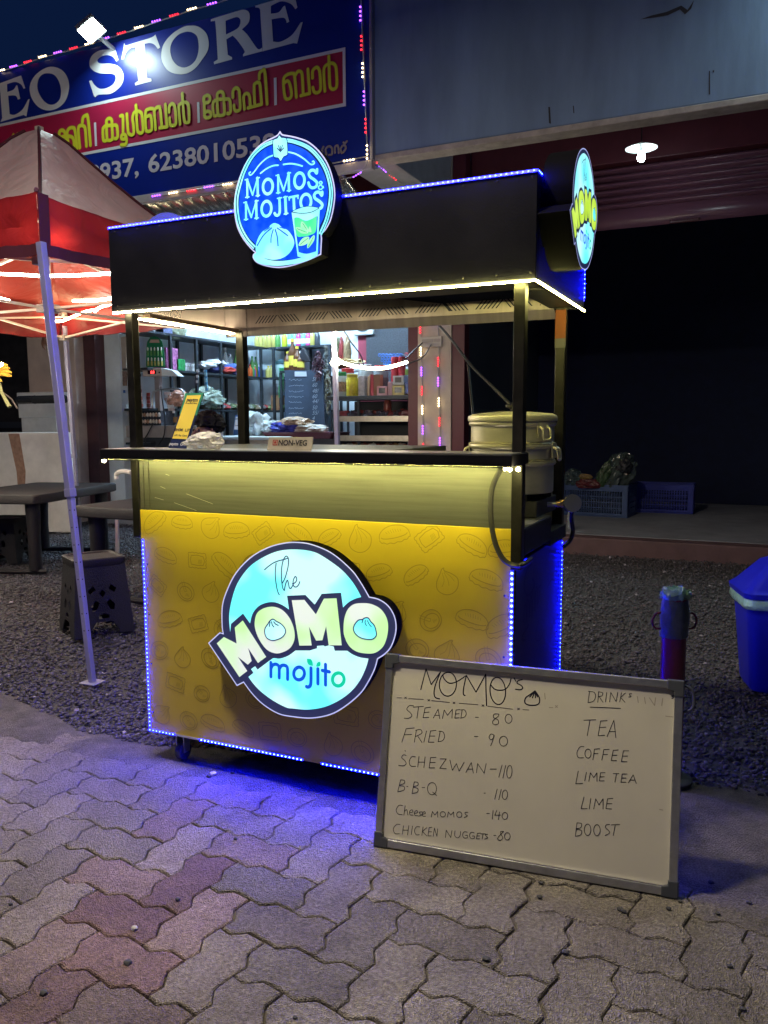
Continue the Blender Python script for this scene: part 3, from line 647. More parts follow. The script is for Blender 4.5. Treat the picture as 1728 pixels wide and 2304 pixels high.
bt = [(353, 441, C_P), (391, 434.5, C_W), (432, 429.5, C_R), (471, 421, C_P), (513, 415, C_W), (556, 402, C_R), (600, 392, C_P), (660, 384, C_W), (786, 361.5, C_W)]
string([PY(340, 444, YL), PY(513, 414, YL), PY(827, 352, YL)], [(PY(u, v, YL), (1, 0, .0), c) for u, v, c in bt], stl)
tl = [PY(827, 356, YL), PY(824, 373, YL), PY(812, 388, YL), PY(795, 398, YL), PY(768, 404, YL)]
string(tl, [(PY(805, 394, YL), (.9, 0, .35), C_P)], stl, r=.007, gap=.026, wire_r=.004)
t2 = [PY(828, 354, YL), PY(841, 361, YL+.1), PY(862, 381, YL+.25), PY(885, 400, YL+.4), PY(905, 414, YL+.5)]
string(t2, [(t2[1], (.8, .3, -.6), C_R), (t2[2], (.6, .4, -.6), C_P), (t2[3], (.6, .4, -.5), C_R)], stl, r=.007, gap=.026, wire_r=.004)
# strings down the pillar
for nm_, pxs, lbl in (("a", [(946.5, 740, C_R), (947.5, 791, C_W), (949, 836, C_P), (950, 879, C_R), (951, 922, C_W), (952, 967, C_P), (953, 1007, C_R)], "light string hanging down the left edge of the beige pillar"),
                      ("b", [(984, 722, C_P), (988, 767, C_W), (986.5, 814, C_R), (986.5, 859, C_P), (988, 905, C_W), (989.5, 949, C_R), (990.5, 994, C_P)], "light string hanging down the middle of the beige pillar")):
    ps = thing("string_lights", lbl, "string lights", tuple(PY(950, 1010, YS-.15)))
    string([PY(pxs[0][0], 690, YS-.14)]+[PY(u, v, YS-.14) for u, v, c in pxs]+[PY(pxs[-1][0], 1030, YS-.14)], [(PY(u, v, YS-.14), (0, 0, -1), c) for u, v, c in pxs], ps, r=.010, gap=.027)

# LED floodlight over the sign
def floodlight(corners, label, strength):
    fl = thing("floodlight", label, "floodlight", tuple(sum(corners, Vector())/4))
    c = [Vector(p) for p in corners]; n = (c[1]-c[0]).cross(c[3]-c[0]).normalized()
    if n.z > 0: n = -n
    ce = sum(c, Vector())/4
    MB().prism([p-n*.004 for p in c], -n*.035).build("housing", mat("flood_housing", (.35, .36, .36), .5), fl, bevel=.006)
    inn = [ce+(p-ce)*.93-n*.0015 for p in c]
    rim = MB()
    for q in range(4):
        a_, b_ = c[q], c[(q+1) % 4]; rim.prism([a_+n*.0, b_+n*.0, b_+n*.006, a_+n*.006], (ce-(a_+b_)/2).normalized()*.006)
    rim.build("bezel", mat("flood_bezel", (.12, .12, .12), .6), fl)
    MB().add(inn, [(0, 1, 2, 3)]).build("lens", glow("flood_lens", (.78, 1, .97), strength), fl)
    b = (c[2]+c[3])/2
    MB().bar(b-n*.02+(c[2]-c[3]).normalized()*.0, Vector((b.x, YF+.05, b.z-.05)), .03).build("bracket", mat("flood_housing", (.35, .36, .36), .5), fl)
    return fl
fc = [A2c([q])[0] for q in ((95, 180), (320, 118), (515, 310), (285, 380))]
floodlight([PY(*fc[0], 3.66)+Vector((-.14, 0, -.04)), PY(*fc[1], 3.66)+Vector((-.14, 0, .04)), PY(*fc[2], 3.94)+Vector((-.14, 0, .04)), PY(*fc[3], 3.94)+Vector((-.14, 0, -.04))], "bright white LED floodlight above the blue shop sign", E_FLOOD)
# an unseen twin added farther along the parapet to wash the grey wall
floodlight([Vector((2.75, 3.70, 4.88)), Vector((3.22, 3.70, 5.08)), Vector((3.22, 4.02, 5.19)), Vector((2.75, 4.02, 4.99))], "added unseen LED floodlight washing the grey parapet", E_FLOOD*2.6)
# bulb with a saucer reflector under the overhang
bl = thing("hanging_bulb", "glowing white bulb under a shallow saucer shade near the shutter", "lamp", tuple(PY(1443, 352, 5.2)))
cb = PY(1443, 334, 5.2)
MB().lathe([(.014, .05), (.05, .035), (.135, .004), (.137, 0), (.132, .0), (.05, .026), (.014, .038)], cb, 40).build("shade", mat("enamel_shade", (.5, .54, .54), .4), bl, smooth=True)
MB().lathe([(.018, .03), (.02, -.01), (.019, -.03)], cb, 16).build("socket", mat("bulb_base", (.5, .5, .5), .4), bl, smooth=True)
bb = PY(1443, 350, 5.2)
MB().lathe([(.018, .035), (.022, .02), (.032, -.002), (.034, -.02), (.028, -.04), (.012, -.053), (.001, -.056)], bb, 20).build("bulb", glow("bulb_glow", (.82, .97, 1), E_BULB), bl, smooth=True)
MB().tube([cb+Vector((0, 0, .04)), Vector((cb.x, cb.y, 4.30))], .006, 6).build("cord", mat("black_cable", (.015, .015, .017), .5), bl)
# socket panel and cables on the pillar
sw = thing("switch_panel", "white electric socket panel high on the beige pillar", "socket panel", tuple(PY(967, 770, YS-.15)))
p0, p1 = PY(948, 782, YS-.14), PY(995, 756, YS-.14)
MB().box((p0.x, YS-.165, p0.z), (p1.x, YS-.121, p1.z)).build("plate", mat("socket_cream", (.55, .50, .45), .5), sw, bevel=.006)
for fx in (.22, .48, .80):
    x = p0.x+(p1.x-p0.x)*fx; MB().box((x-.035, YS-.172, p0.z+.05), (x+.035, YS-.1655, p1.z-.03)).build("socket", mat("socket_face", (.4, .36, .34), .5), sw, bevel=.003)
cbm = mat("black_cable", (.015, .015, .017), .5)
def cable(pts, r, label, nm="cable", M=None):
    pp = smooth_path3(pts); o = MB().tube(pp, r, 7).build(nm, M or cbm, smooth=True); return tagit(o, label, "cable")
def smooth_path3(pts, n=6):
    P = [Vector(p) for p in pts]; out = []
    for i in range(len(P)-1):
        p1, p2 = P[i], P[i+1]; p0 = P[i-1] if i else p1; p3 = P[i+2] if i+2 < len(P) else p2
        for k in range(n):
            t = k/n; out.append(.5*((2*p1)+(-p0+p2)*t+(2*p0-5*p1+4*p2-p3)*t*t+(-p0+3*p1-3*p2+p3)*t**3))
    out.append(P[-1]); return out
cable([PY(978, 722, 1.4), PY(1000, 745, 1.2), PY(1022, 772, 1.0), PY(1060, 822, .8), PY(1100, 862, .62), PY(1152, 914, .45)], .006, "black cable slanting down from the canopy to the steel steamer")
cable([PY(1053, 818, .9), PY(1058, 870, .8), PY(1063, 920, .7), PY(1064, 940, .62)], .005, "thin black cable hanging straight down beside the slanting cable")
cable([PY(745, 700, .9), PY(768, 735, 2.2), PY(790, 770, 4.0), PY(812, 800, 5.0), PY(818, 822, 5.4)], .006, "thin dark cable crossing in front of the wall fan")
cable([PY(950, 772, YS-.18), PY(930, 790, 5.2), PY(905, 815, 4.6)], .008, "black cable plugged into the pillar socket panel")
cable([PY(970, 775, YS-.18), PY(958, 796, 5.0), PY(945, 808, 4.4), PY(918, 818, 3.8)], .006, "grey lead joining the glowing rope to the socket panel", M=mat("grey_cable", (.2, .2, .22), .5))
# ================================================================== THE FOOD CART
W, D = 1.5, .70
ZBt, ZY, ZS, ZK0, ZK = .12, 1.0138, 1.2166, 1.2166, 1.2528
cart = thing("food_cart", "yellow momo food cart with black canopy, lit round signs and LED strips", "food cart", (W/2, D/2, 0))
M_yp = mat("printed_yellow_vinyl", (.56, .42, .028), .42, var=.05, vscale=3)
M_ink = mat("print_ink", (.34, .25, .022), .45)
M_blk = mat("black_powder_coat", (.007, .007, .010), .45, spec=.3, var=.25, vscale=6, bump=.05, bscale=200)
M_pst = mat("worn_black_tube", (.014, .013, .013), .36, metal=.3, var=.5, vscale=25)
M_ss = mat("brushed_steel", (.15, .155, .145), .5, .8, var=.16, vscale=3, stretch=(1, 1, 30), bump=.08, bscale=60)
M_ssd = mat("dull_steel", (.40, .40, .39), .45, 1.0, var=.25, vscale=5, bump=.05, bscale=40)
YELW, BLUE, WARM = (1, .90, .25), (.0008, .0016, 1), (1, .84, .42)
# body
front = MB().box((0.002, 0, ZBt), (W-.002, .018, ZY)).build("front_panel", M_yp, cart, bevel=.002)
sidep = MB().box((W-.018, .020, ZBt), (W, D, .90)).build("side_panel", mat("shaded_side_vinyl", (.025, .02, .018), .45, var=.15), cart, bevel=.002)  # presumed yellow vinyl; its lack of light is put into a dark colour
MB().box((0, .020, ZBt), (.018, D, ZY)).build("side_panel", M_yp, cart, bevel=.002)
MB().box((.020, D-.018, ZBt), (W-.02, D, ZS)).build("rear_panel", M_ssd, cart)
MB().box((.02, .02, ZBt), (W-.02, D-.02, ZBt+.015)).build("floor_plate", M_blk, cart)
# steel strip between the print and the counter
MB().box((.05, .004, ZY+.001), (W-.012, .020, ZS-.001)).build("steel_panel", M_ss, cart, bevel=.001)
MB().box((.006, .000, ZY+.001), (.024, .0195, ZS-.001)).build("steel_trim", M_ss, cart, bevel=.001)
MB().box((.026, .002, ZY+.001), (.048, .0195, ZS-.001)).build("steel_trim", M_ss, cart, bevel=.001)
sc_ = MB()
for a, b in (((1100, 835), (1430, 960)), ((950, 945), (1230, 1045)), ((710, 880), (820, 912)), ((845, 592), (890, 606)), ((780, 745), (840, 770))):
    c9 = Crop(220, 960, .18083); A9 = [PY(u, v, .0035) for u, v in c9([a, b])]; sc_.ribbon(A9, .0009, N_F)
sc_.build("scratch", mat("scratch_bright", (.75, .75, .7), .3, .6), cart, recalc=False)
# counter shelf
MB().box((-.0555, -.1409, ZK0+.001), (W+.0285, .05, ZK)).build("counter", M_blk, cart, bevel=.003)
MB().box((.012, .052, ZK-.022), (1.02, D-.02, ZK-.001)).build("worktop", M_ss, cart, bevel=.002)
MB().box((-.05, -.136, ZK+.0003), (W+.023, .05, ZK+.0022)).build("counter_top_sheet", mat("counter_sheet", (.34, .33, .32), .3, .8, var=.2), cart)
# posts
for nm_, (x0, x1, y0, y1, z0, z1) in enumerate(((-.031, .003, -.006, .033, .905, 1.78), (1.489, 1.524, -.006, .033, .885, 1.78))):
    q = MB(); q.box((x0, y0, z0), (x1, y1, ZK0)); q.box((x0, y0+.0005, ZK+.0025), (x1, y1, z1)); q.build("post", M_pst, cart, bevel=.0025)
MB().box((.012, .655, ZS), (.05, .695, 1.78)).build("post", M_pst, cart, bevel=.0025)
rp1 = MB().box((1.47, .645, .93), (1.508, .685, 1.775)).build("post", M_pst, cart, bevel=.0025)
MB().box((1.469, .6435, 1.66), (1.509, .6445, 1.765)).build("sticker", mat("orange_tape", (.16, .04, .006), .6), rp1)
MB().box((1.469, .6434, 1.625), (1.509, .6444, 1.6595)).build("sticker", mat("pale_tape", (.09, .09, .10), .6), rp1)
# canopy: fascias, flanges, hood lining
CX0, CX1, CY0, CY1, CZ0, CZ1 = -.064, 1.5645, -.038, .6955, 1.7683, 2.079
MB().box((CX0, CY0, CZ0), (CX1, CY0+.02, CZ1)).build("front_fascia", M_blk, cart, bevel=.002)
MB().box((CX1-.02, CY0+.021, CZ0), (CX1, CY1-.021, CZ1)).build("side_fascia", M_blk, cart, bevel=.002)
MB().box((CX0, CY0+.021, CZ0), (CX0+.02, CY1-.021, CZ1)).build("side_fascia", M_blk, cart, bevel=.002)
MB().box((CX0, CY1-.02, CZ0), (CX1, CY1, CZ1)).build("rear_fascia", M_blk, cart, bevel=.002)
MB().box((CX0+.021, CY0+.021, 1.985), (CX1-.021, CY1-.021, 2.0)).build("canopy_roof", M_blk, cart)
rv = MB()
for i in range(16):
    for z in (CZ0+.02, CZ1-.02): rv.lathe([(.004, 0), (.003, .0012), (.001, .0016)], (CX0+.03+i*.1055, CY0-.0001, z), 8, Matrix.Rotation(PI/2, 3, 'X'))
for z in (.2, .4, .6, .8):
    for x in (.03, W-.03): rv.lathe([(.004, 0), (.003, .0012), (.001, .0016)], (x, -.0001, z), 8, Matrix.Rotation(PI/2, 3, 'X'))
rv.build("rivet", mat("rivet_dark", (.03, .03, .032), .4, .6), cart, smooth=True)
MB().box((.86, CY0-.0008, CZ0+.012), (.8612, CY0-.0001, CZ1-.01)).build("sheet_seam", mat("seam_black", (.002, .002, .002), .7), cart)
fl_ = MB(); fl_.add([(CX0+.02, CY0+.02, CZ0+.004), (CX1-.02, CY0+.02, CZ0+.004), (CX1-.02, .20, CZ0+.012), (CX0+.5, .20, CZ0+.012)], [(0, 1, 2, 3)])
fl_.build("hood_flange", mat("hood_dark_steel", (.02, .02, .022), .5, .3, var=.2), cart, solid=.003)
MB().box((CX1-.12, .20, CZ0+.006), (CX1-.022, CY1-.022, CZ0+.014)).build("hood_flange", mat("hood_dark_steel", (.10, .095, .10), .4, .7), cart)
M_hood = mat("polished_hood_steel", (.34, .30, .34), .30, .8, var=.25, vscale=2, stretch=(9, 1, .3))
# rear steel lining with pressed slots, lower lip
YH = .655; hz0, hz1 = 1.735, 1.985; lipz = 1.772
sl = []
t = 0
x = .12
while x < 1.42:
    for i in range(6):
        xx = x+i*.0165; s = .028 if t % 2 == 0 else -.028
        if xx+.03 > 1.44: break
        sl.append([(xx, 1.788), (xx+.006, 1.788), (xx+.006+s, 1.820), (xx+s, 1.820)])
    x += .142 if t % 2 == 0 else .115; t += 1
    if t % 2 == 1: x += .0
ld = [Vector((CX0+.021, YH, lipz)), Vector((1.46, YH, lipz)), Vector((1.40, YH, 1.842)), Vector((1.36, YH, 1.985)), Vector((CX0+.021, YH, 1.985))]
q = MB(); q.poly([ld]+[[Vector((a, YH, b)) for a, b in s] for s in sl]); q.build("hood_lining", M_hood, cart)
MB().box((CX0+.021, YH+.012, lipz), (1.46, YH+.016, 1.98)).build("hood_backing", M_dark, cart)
lp = MB(); lp.add([(CX0+.021, YH-.002, lipz), (1.46, YH-.002, lipz), (1.47, YH+.010, hz0), (CX0+.021, YH+.010, hz0)], [(0, 1, 2, 3)]); lp.build("hood_lip", M_hood, cart, solid=.002)
# left lining
q = MB(); q.add([(CX0+.0215, .0, 1.79), (CX0+.0215, YH-.001, 1.775), (CX0+.0215, YH-.001, 1.985), (CX0+.0215, .0, 1.985)], [(0, 1, 2, 3)]); q.build("hood_lining", M_hood, cart)
q = MB(); q.box((.0, .06, 1.752), (.035, .65, 1.768)); q.build("side_rail", mat("rail_brown_steel", (.24, .16, .14), .4, .8), cart)
# right-hand cooking tray under the counter level
M_tr = mat("tray_black_steel", (.018, .018, .024), .5)
MB().box((1.03, .036, .928), (1.524, .40, 1.012)).build("tray", M_tr, cart, bevel=.002)
MB().box((1.035, .040, 1.013), (1.521, .397, 1.0165)).build("tray_top", mat("tray_top_steel", (.45, .45, .46), .35, .9, var=.25), cart)
MB().box((1.06, .402, .905), (1.522, .66, .955)).build("tray", M_tr, cart, bevel=.002)
# castors
def castor(x, y, rz):
    c = MB(); c.cbox((x, y, ZBt-.004), (.07, .07, .006)); c.cbox((x-.018, y-.012, ZBt-.045), (.004, .035, .08)); c.cbox((x+.018, y-.012, ZBt-.045), (.004, .035, .08))
    o = c.build("castor", mat("castor_zinc", (.45, .45, .45), .4, .9), cart)
    R = Matrix.Rotation(PI/2, 3, 'Y'); MB().lathe([(.012, -.013), (.036, -.013), (.039, -.008), (.039, .008), (.036, .013), (.012, .013)], (x, y-.012, .039), 20, R).build("wheel", mat("castor_rubber", (.04, .04, .045), .6), o, smooth=True)
castor(.13, .065, 0); castor(W-.12, .065, 0); castor(.12, D-.07, 0); castor(W-.12, D-.07, 0)
# ---- dumpling drawings printed on the front panel
pr = MB(); rq = random.Random(5)
def crescent(n=13):
    out = []; a0 = PI*.02
    top_ = [(math.cos(PI-PI*i/n)*1.0, .62*math.sin(PI*i/n)) for i in range(n+1)]
    rim = [(x*1.0, y+(-.42)*math.sin(PI*i/n)-.05*abs(math.sin(i*PI/2*1.0))) for i, (x, y) in enumerate([(math.cos(PI*i/n), 0) for i in range(n+1)])]
    sc = [(math.cos(PI*i/n)*1.02, -.30*math.sin(PI*i/n)-.10-.06*(i % 2)) for i in range(n+1)]
    return [top_, sc[::1], [(math.cos(PI*i/n)*.86, -.16*math.sin(PI*i/n)+.02) for i in range(n+1)], [top_[0], sc[-1]], [top_[-1], sc[0]]]+[[(-.5+.16*i, .40-.03*abs(i-3)), (-.42+.15*i, .18)] for i in range(7)]
def tortel():
    return [[p for p in ell(0, 0, 1, .86, 22)]+[(1, 0)], [p for p in ell(.05, -.08, .72, .58, 20)]+[(.77, -.08)], [(-.75, .75), (-.35, .25), (-.1, -.05), (.08, .12)], [(-.55, .9), (-.15, .35), (.1, .1)]]+[[(.2+.1*i, -.05-.05*i), (.12+.12*i, -.35+.02*i)] for i in range(4)]
def ravioli():
    n = 9; o = []
    for (x0, y0, x1, y1) in ((-1, -.7, 1, -.7), (1, -.7, 1, .7), (1, .7, -1, .7), (-1, .7, -1, -.7)):
        for i in range(n):
            t = i/n; dx, dy = x1-x0, y1-y0; L = math.hypot(dx, dy); s = .07*(i % 2)
            o.append((x0+dx*t+dy/L*s, y0+dy*t-dx/L*s))
    o.append(o[0])
    return [o, [(-.7, -.42), (.7, -.42), (.7, .42), (-.7, .42), (-.7, -.42)]]+[[(.1+.12*i, -.3), (.2+.1*i, .1)] for i in range(4)]
def khinkali():
    return [[(.2, 1.05), (-.05, .85), (-.75, .35), (-.95, -.2), (-.6, -.75), (0, -.95), (.6, -.75), (.95, -.2), (.75, .35), (.35, .85), (.42, 1.05), (.2, 1.05)], [(.1, .8), (-.1, .2), (-.5, -.1)], [(.25, .75), (.2, .1), (.05, -.3)], [(.32, .8), (.55, .2), (.6, -.2)]]
motifs = [crescent, crescent, tortel, khinkali, tortel, ravioli]
rows = 7; colsn = 12; li = 0
for r_ in range(rows):
    for c_ in range(colsn):
        cx = .07+(c_+.5*(r_ % 2))*.128+rq.uniform(-.014, .014); cz = ZY-.055-r_*.127+rq.uniform(-.014, .014)
        f = motifs[(r_//2*3+c_*5+r_) % 6] if r_ > 1 else [crescent, crescent, crescent, ravioli, khinkali][(c_*2+r_) % 5]
        s = rq.uniform(.048, .064) if f in (crescent,) else rq.uniform(.036, .047)
        a = rq.uniform(-.7, .7)
        for st_ in f():
            li += 1
            px = smooth_path(st_, False, 2 if f is ravioli else 4)
            pts = []
            for (x, y) in px:
                X, Z = cx+s*(x*math.cos(a)-y*math.sin(a)), cz+s*(x*math.sin(a)+y*math.cos(a)); pts.append((X, Z))
            if any(X < .012 or X > W-.012 or Z < ZBt+.01 or Z > ZY-.004 for X, Z in pts): 
                pts = [(X, Z) for X, Z in pts if .012 < X < W-.012 and ZBt+.01 < Z < ZY-.004]
            if len(pts) > 1: pr.ribbon([(X, -.0006-.00002*(li % 17), Z) for X, Z in pts], .0026 if len(st_) > 4 else .0014, N_F, lift=1e-6)
pr.build("dumpling_print", M_ink, front, recalc=False)
# script on the right-hand side panel
sp2 = MB(); c2 = Crop(860, 1120, .26522)
for i, (s, wd) in enumerate((([(1265,560),(1225,620),(1205,720),(1215,810),(1250,820),(1290,740),(1275,690)], .008), ([(1290,570),(1285,640)], .006), ([(1215,1210),(1185,1200),(1195,1160),(1240,1080)], .008), ([(1200,1060),(1205,930),(1220,920),(1222,1040)], .007), ([(1225,1040),(1228,880),(1245,890),(1246,1010)], .007), ([(1250,1010),(1256,850),(1268,860),(1268,1020)], .007), ([(1272,990),(1282,740),(1296,790),(1288,960)], .007), ([(1300,960),(1305,770),(1318,790),(1312,930)], .007), ([(1318,900),(1335,820),(1330,760),(1345,740)], .007),
            ([(1400,760),(1440,690),(1470,740),(1472,900),(1450,1060),(1430,1120)], .005), ([(1330,1040),(1300,1150),(1310,1210),(1340,1200),(1370,1120)], .004), ([(1390,960),(1410,860),(1425,800)], .004))):
    pts = [PX(u, v, W+.0012+.0002*i) for u, v in smooth_path(c2(s))]
    pts = [p for p in pts if .02 < p.y < D-.01 and p.z < .9]
    if len(pts) > 1: sp2.ribbon(pts, wd, (1, 0, 0))
sp2.build("painted_script", mat("script_black", (.012, .01, .012), .5), sidep, recalc=False)

# ---- LED strips
cob_strip(cart, (.85, CY0-.001, CZ0-.005), (CX1, CY0-.001, CZ0-.005), (0, -1, 0), YELW, E_YEL*1.9, w=.005, label="yellow right half of the canopy front strip")
cob_strip(cart, (CX0+.01, CY0-.001, CZ0-.005), (.8495, CY0-.001, CZ0-.005), (0, -1, 0), WARM, E_YEL, w=.006, label="warm white left half of the canopy front strip")
cob_strip(cart, (CX1+.0005, CY0, CZ0-.006), (CX1+.0005, CY1, CZ0-.006), (1, 0, 0), YELW, E_YEL*.8, w=.006, label="yellow strip along the canopy's right edge")
cob_strip(cart, (-.01, .05, 1.751), (-.01, .65, 1.751), (0, 0, -1), WARM, E_YEL*1.5, w=.012)
cob_strip(cart, (-.045, -.128, ZK0+.0005), (W+.018, -.128, ZK0+.0005), (0, 0, -1), YELW, E_YEL*1.8, w=.007, label="yellow strip under the front counter edge")
for (u, v, r_) in ((234, 1036, .011), (1147, 1056, .011), (1166, 1052, .010), (1136, 1058, .007)):
    p = PY(u, v, -.132); p.z = ZK0-.006
    q = MB(); bm = bmesh.new(); bmesh.ops.create_icosphere(bm, subdivisions=1, radius=r_*.7); q.add([p+x.co for x in bm.verts], [[x.index for x in f.verts] for f in bm.faces]); bm.free(); q.build("bright_led", glow("bright_led", WARM, E_YEL*1.5), cart, smooth=True)
MB().box((-.0553, -.1407, ZK0-.0034), (W+.0283, -.1365, ZK0+.0009)).build("strip_shield", M_blk, cart)  # added lip that hides most of the LED strip's glow from view
B = E_BLUE
led_strip(cart, (CX0-.0005, CY0, CZ1-.004), (CX0-.0005, CY1, CZ1-.004), (-1, 0, -.5), BLUE, B*3)  # these three unseen left-side strips are added to light the tent leg blue
led_strip(cart, (-.0008, D-.02, .9), (-.0008, D-.02, .15), (-1, 0, 0), BLUE, B)
led_strip(cart, (-.0008, .02, .895), (-.0008, .02, .15), (-1, 0, 0), BLUE, B)
led_strip(cart, (CX0, CY0-.0005, CZ1-.004), (CX1, CY0-.0005, CZ1-.004), (0, -1, .25), BLUE, B, label="blue strip along the canopy's top front edge")
led_strip(cart, (CX1+.0005, CY0, CZ1-.004), (CX1+.0005, CY1, CZ1-.004), (1, 0, .25), BLUE, B)
led_strip(cart, (CX1+.0005, CY1-.008, CZ1-.01), (CX1+.0005, CY1-.008, CZ0+.03), (1, -.2, 0), BLUE, B)
led_strip(cart, (.012, -.0005, .898), (.012, -.0005, ZBt+.008), (0, -1, 0), BLUE, B)
led_strip(cart, (.003, -.0005, ZBt+.004), (.135, -.0005, ZBt+.004), (0, -1, 0), BLUE, B)
MB().bar((.137, -.0015, ZBt+.004), (.255, -.0015, ZBt+.004), .008, .002, up=(0, -1, 0)).build("light_strip", mat("unlit_strip", (.45, .45, .5), .5), cart)
led_strip(cart, (.257, -.0005, ZBt+.004), (.72, -.0005, ZBt+.004), (0, -1, -.15), BLUE, B*2.4)
led_strip(cart, (.795, -.0005, ZBt+.004), (1.30, -.0005, ZBt+.004), (0, -1, -.15), BLUE, B*2.0)
led_strip(cart, (W-.006, -.0005, .883), (W-.006, -.0005, .50), (0, -1, 0), BLUE, B*1.15, pitch=.0175, r=.0046)
MB().bar((W-.006, -.0015, .497), (W-.006, -.0015, .13), .009, .002, up=(0, -1, 0)).build("light_strip", mat("unlit_strip", (.45, .45, .5), .5), cart)
led_strip(cart, (W+.0008, D-.012, .885), (W+.0008, D-.012, .18), (1, -.1, 0), BLUE, B*.8, pitch=.0175)
led_strip(cart, (W+.0008, .02, .893), (W+.0008, .14, .898), (.8, 0, -.6), BLUE, B*.8, r=.003)
led_strip(cart, (W+.0008, D-.14, .905), (W+.0008, D-.02, .905), (.8, 0, -.6), BLUE, B*.8, r=.003)

# ---- round illuminated signs
M_navy = mat("sign_navy_film", (.035, .045, .13), .4, emit=(.035, .045, .16), es=.35*E_SIGN)
M_box = mat("sign_box_side", (.002, .002, .003), .8, spec=.04)
def lit(name, col, s, col2=None, sc=9):
    """back-lit acrylic: LED modules behind it make it slightly uneven"""
    if name in MATS: return MATS[name]
    M = mat(name, tuple(c*.6 for c in col), .35, emit=col, es=s)
    nt = M.node_tree; N = nt.nodes; L = nt.links; b = N["Principled BSDF"]
    tc = N.new("ShaderNodeTexCoord"); nz = N.new("ShaderNodeTexNoise"); nz.inputs["Scale"].default_value = sc; nz.inputs["Detail"].default_value = 1.0; L.new(tc.outputs["Object"], nz.inputs["Vector"])
    cr = N.new("ShaderNodeValToRGB"); cr.color_ramp.elements[0].position = .38; cr.color_ramp.elements[1].position = .62
    cr.color_ramp.elements[0].color = (*col, 1); cr.color_ramp.elements[1].color = (*(col2 or tuple(min(1.4, c*1.25+.05) for c in col)), 1)
    L.new(nz.outputs[0], cr.inputs[0]); L.new(cr.outputs[0], b.inputs["Emission Color"])
    return M
M_cy = lit("lit_cyan", (.14, .92, 1.0), E_SIGN, (.62, 1.0, 1.0), 6.5)
M_let = lit("lit_letter", (.55, .95, .42), .85*E_SIGN, (.80, .80, .86), 7)
M_let2 = lit("lit_letter_lime", (.50, .78, .05), E_SIGN, (.62, .88, .12), 12)
M_logo_d = mat("logo_ink", (.004, .02, .09), .4, emit=(.0, .012, .10), es=.5)
M_mojb = mat("logo_blue", (.0, .05, .5), .4, emit=(.0, .075, .60), es=1.0*E_SIGN)
M_mojg = mat("logo_green", (.0, .4, .25), .4, emit=(.0, .50, .32), es=1.0*E_SIGN)
M_rim = mat("leaking_edge", (.5, .5, .6), .4, emit=(.45, .50, .95), es=.8*E_SIGN)
L1, L2, L3 = Crop(470, 1190, .16697), Crop(660, 1280, .16697), Crop(460, 1380, .16697)
YM = -.056
def loc2(px): return [((lambda P: (P.x, P.z))(PY(p[0], p[1], YM)))+tuple(p[2:]) for p in px]
s_out = loc2(L1([(185,1030),(250,820),(370,590),(560,390),(780,260),(1000,195),(1200,182),(1400,215)]))+loc2([(747,1245),(788.6,1280),(810,1308),(831,1343.5,1),(852,1348.5),(872,1361.8),(885.4,1381.9),(891,1403.6),(889.6,1427),(880.4,1453.7),(867,1470.3),(849.5,1482,1),(842.8,1505.4),(828.6,1533.8),(810.3,1560.5),(776.9,1588.9),(743.5,1607.3),(701.7,1615.3),(660,1612.3),(627,1605.4),(593.6,1585.4),(568.5,1561.2),(548.5,1534.5,1),(533.5,1542,1),(470,1446.8,1),(495,1423.7,1),(502.6,1425.9,1),(500,1405)])
s_up = loc2(L1([(290,1390,1),(275,1180),(310,960),(390,730),(540,520),(720,390),(930,300),(1150,276),(1380,300),(1540,370)]))+loc2(L2([(640,0),(780,150),(860,270),(917,378,1),(840,400),(760,440),(700,490),(672,520,1),(645,320,1),(385,335,1),(290,480,1),(165,350,1)]))+loc2(L1([(1055,900,1),(1082,1085,1),(1000,1030),(900,990),(800,990),(690,1030),(610,1110),(575,1190),(558,1272,1),(462,1140,1),(300,1280,1)]))
s_lo = loc2(L3([(595,855,1),(663,800,1),(630,750,1),(685,712,1),(718,757,1),(900,622),(945,603),(1020,608),(1130,570),(1230,500,1),(1420,500,1),(1520,470,1),(1520,438,1),(1615,432,1)]))+loc2(L2([(415,1035,1),(425,1045,1),(480,1030,1),(545,1045,1),(560,1102,1),(730,1102,1),(800,1150),(900,1190),(1015,1208,1),(980,1330),(900,1500),(780,1650),(620,1770),(420,1860),(200,1895),(0,1880)]))+loc2(L3([(1100,1265),(920,1170),(760,1050),(660,945)]))
s_m1 = loc2(L3([(170,403,1),(265,318,1),(437,405,1),(412,190,1),(520,95,1),(835,585,1),(725,668,1),(592,465,1),(640,640,1),(588,690,1),(455,585,1),(580,775,1),(475,857,1)]))
s_o1 = loc2(L1([(620,1270),(650,1140),(740,1070),(870,1048),(990,1090),(1090,1200),(1150,1350),(1155,1490),(1100,1600),(1000,1660),(900,1675),(790,1630),(700,1520),(640,1390)]))
s_m2 = loc2(L1([(1120,960,1),(1290,955,1),(1445,1150,1)]))+loc2(L2([(415,400,1),(585,395,1),(655,1028,1),(480,1028,1),(445,770,1),(395,960,1),(310,965,1),(215,780,1),(250,1030,1),(85,1032,1)]))
s_o2 = loc2(L2([(935,460),(820,475),(740,540),(695,650),(680,780),(690,900),(750,1030),(850,1110),(980,1138),(1100,1130),(1200,1060),(1255,950),(1280,800),(1260,660),(1180,540),(1060,475)]))
ic1 = loc2(L1([(860,1215),(825,1240),(800,1280),(762,1340),(760,1410),(790,1470),(850,1500),(910,1495),(990,1460),(1035,1400),(1030,1340),(980,1280),(910,1240),(885,1220)]))
ic2 = loc2(L2([(990,655),(955,665),(935,680),(880,690),(830,750),(815,810),(840,870),(900,920),(980,945),(1070,945),(1120,900),(1120,840),(1095,760),(1050,710),(1020,665)]))
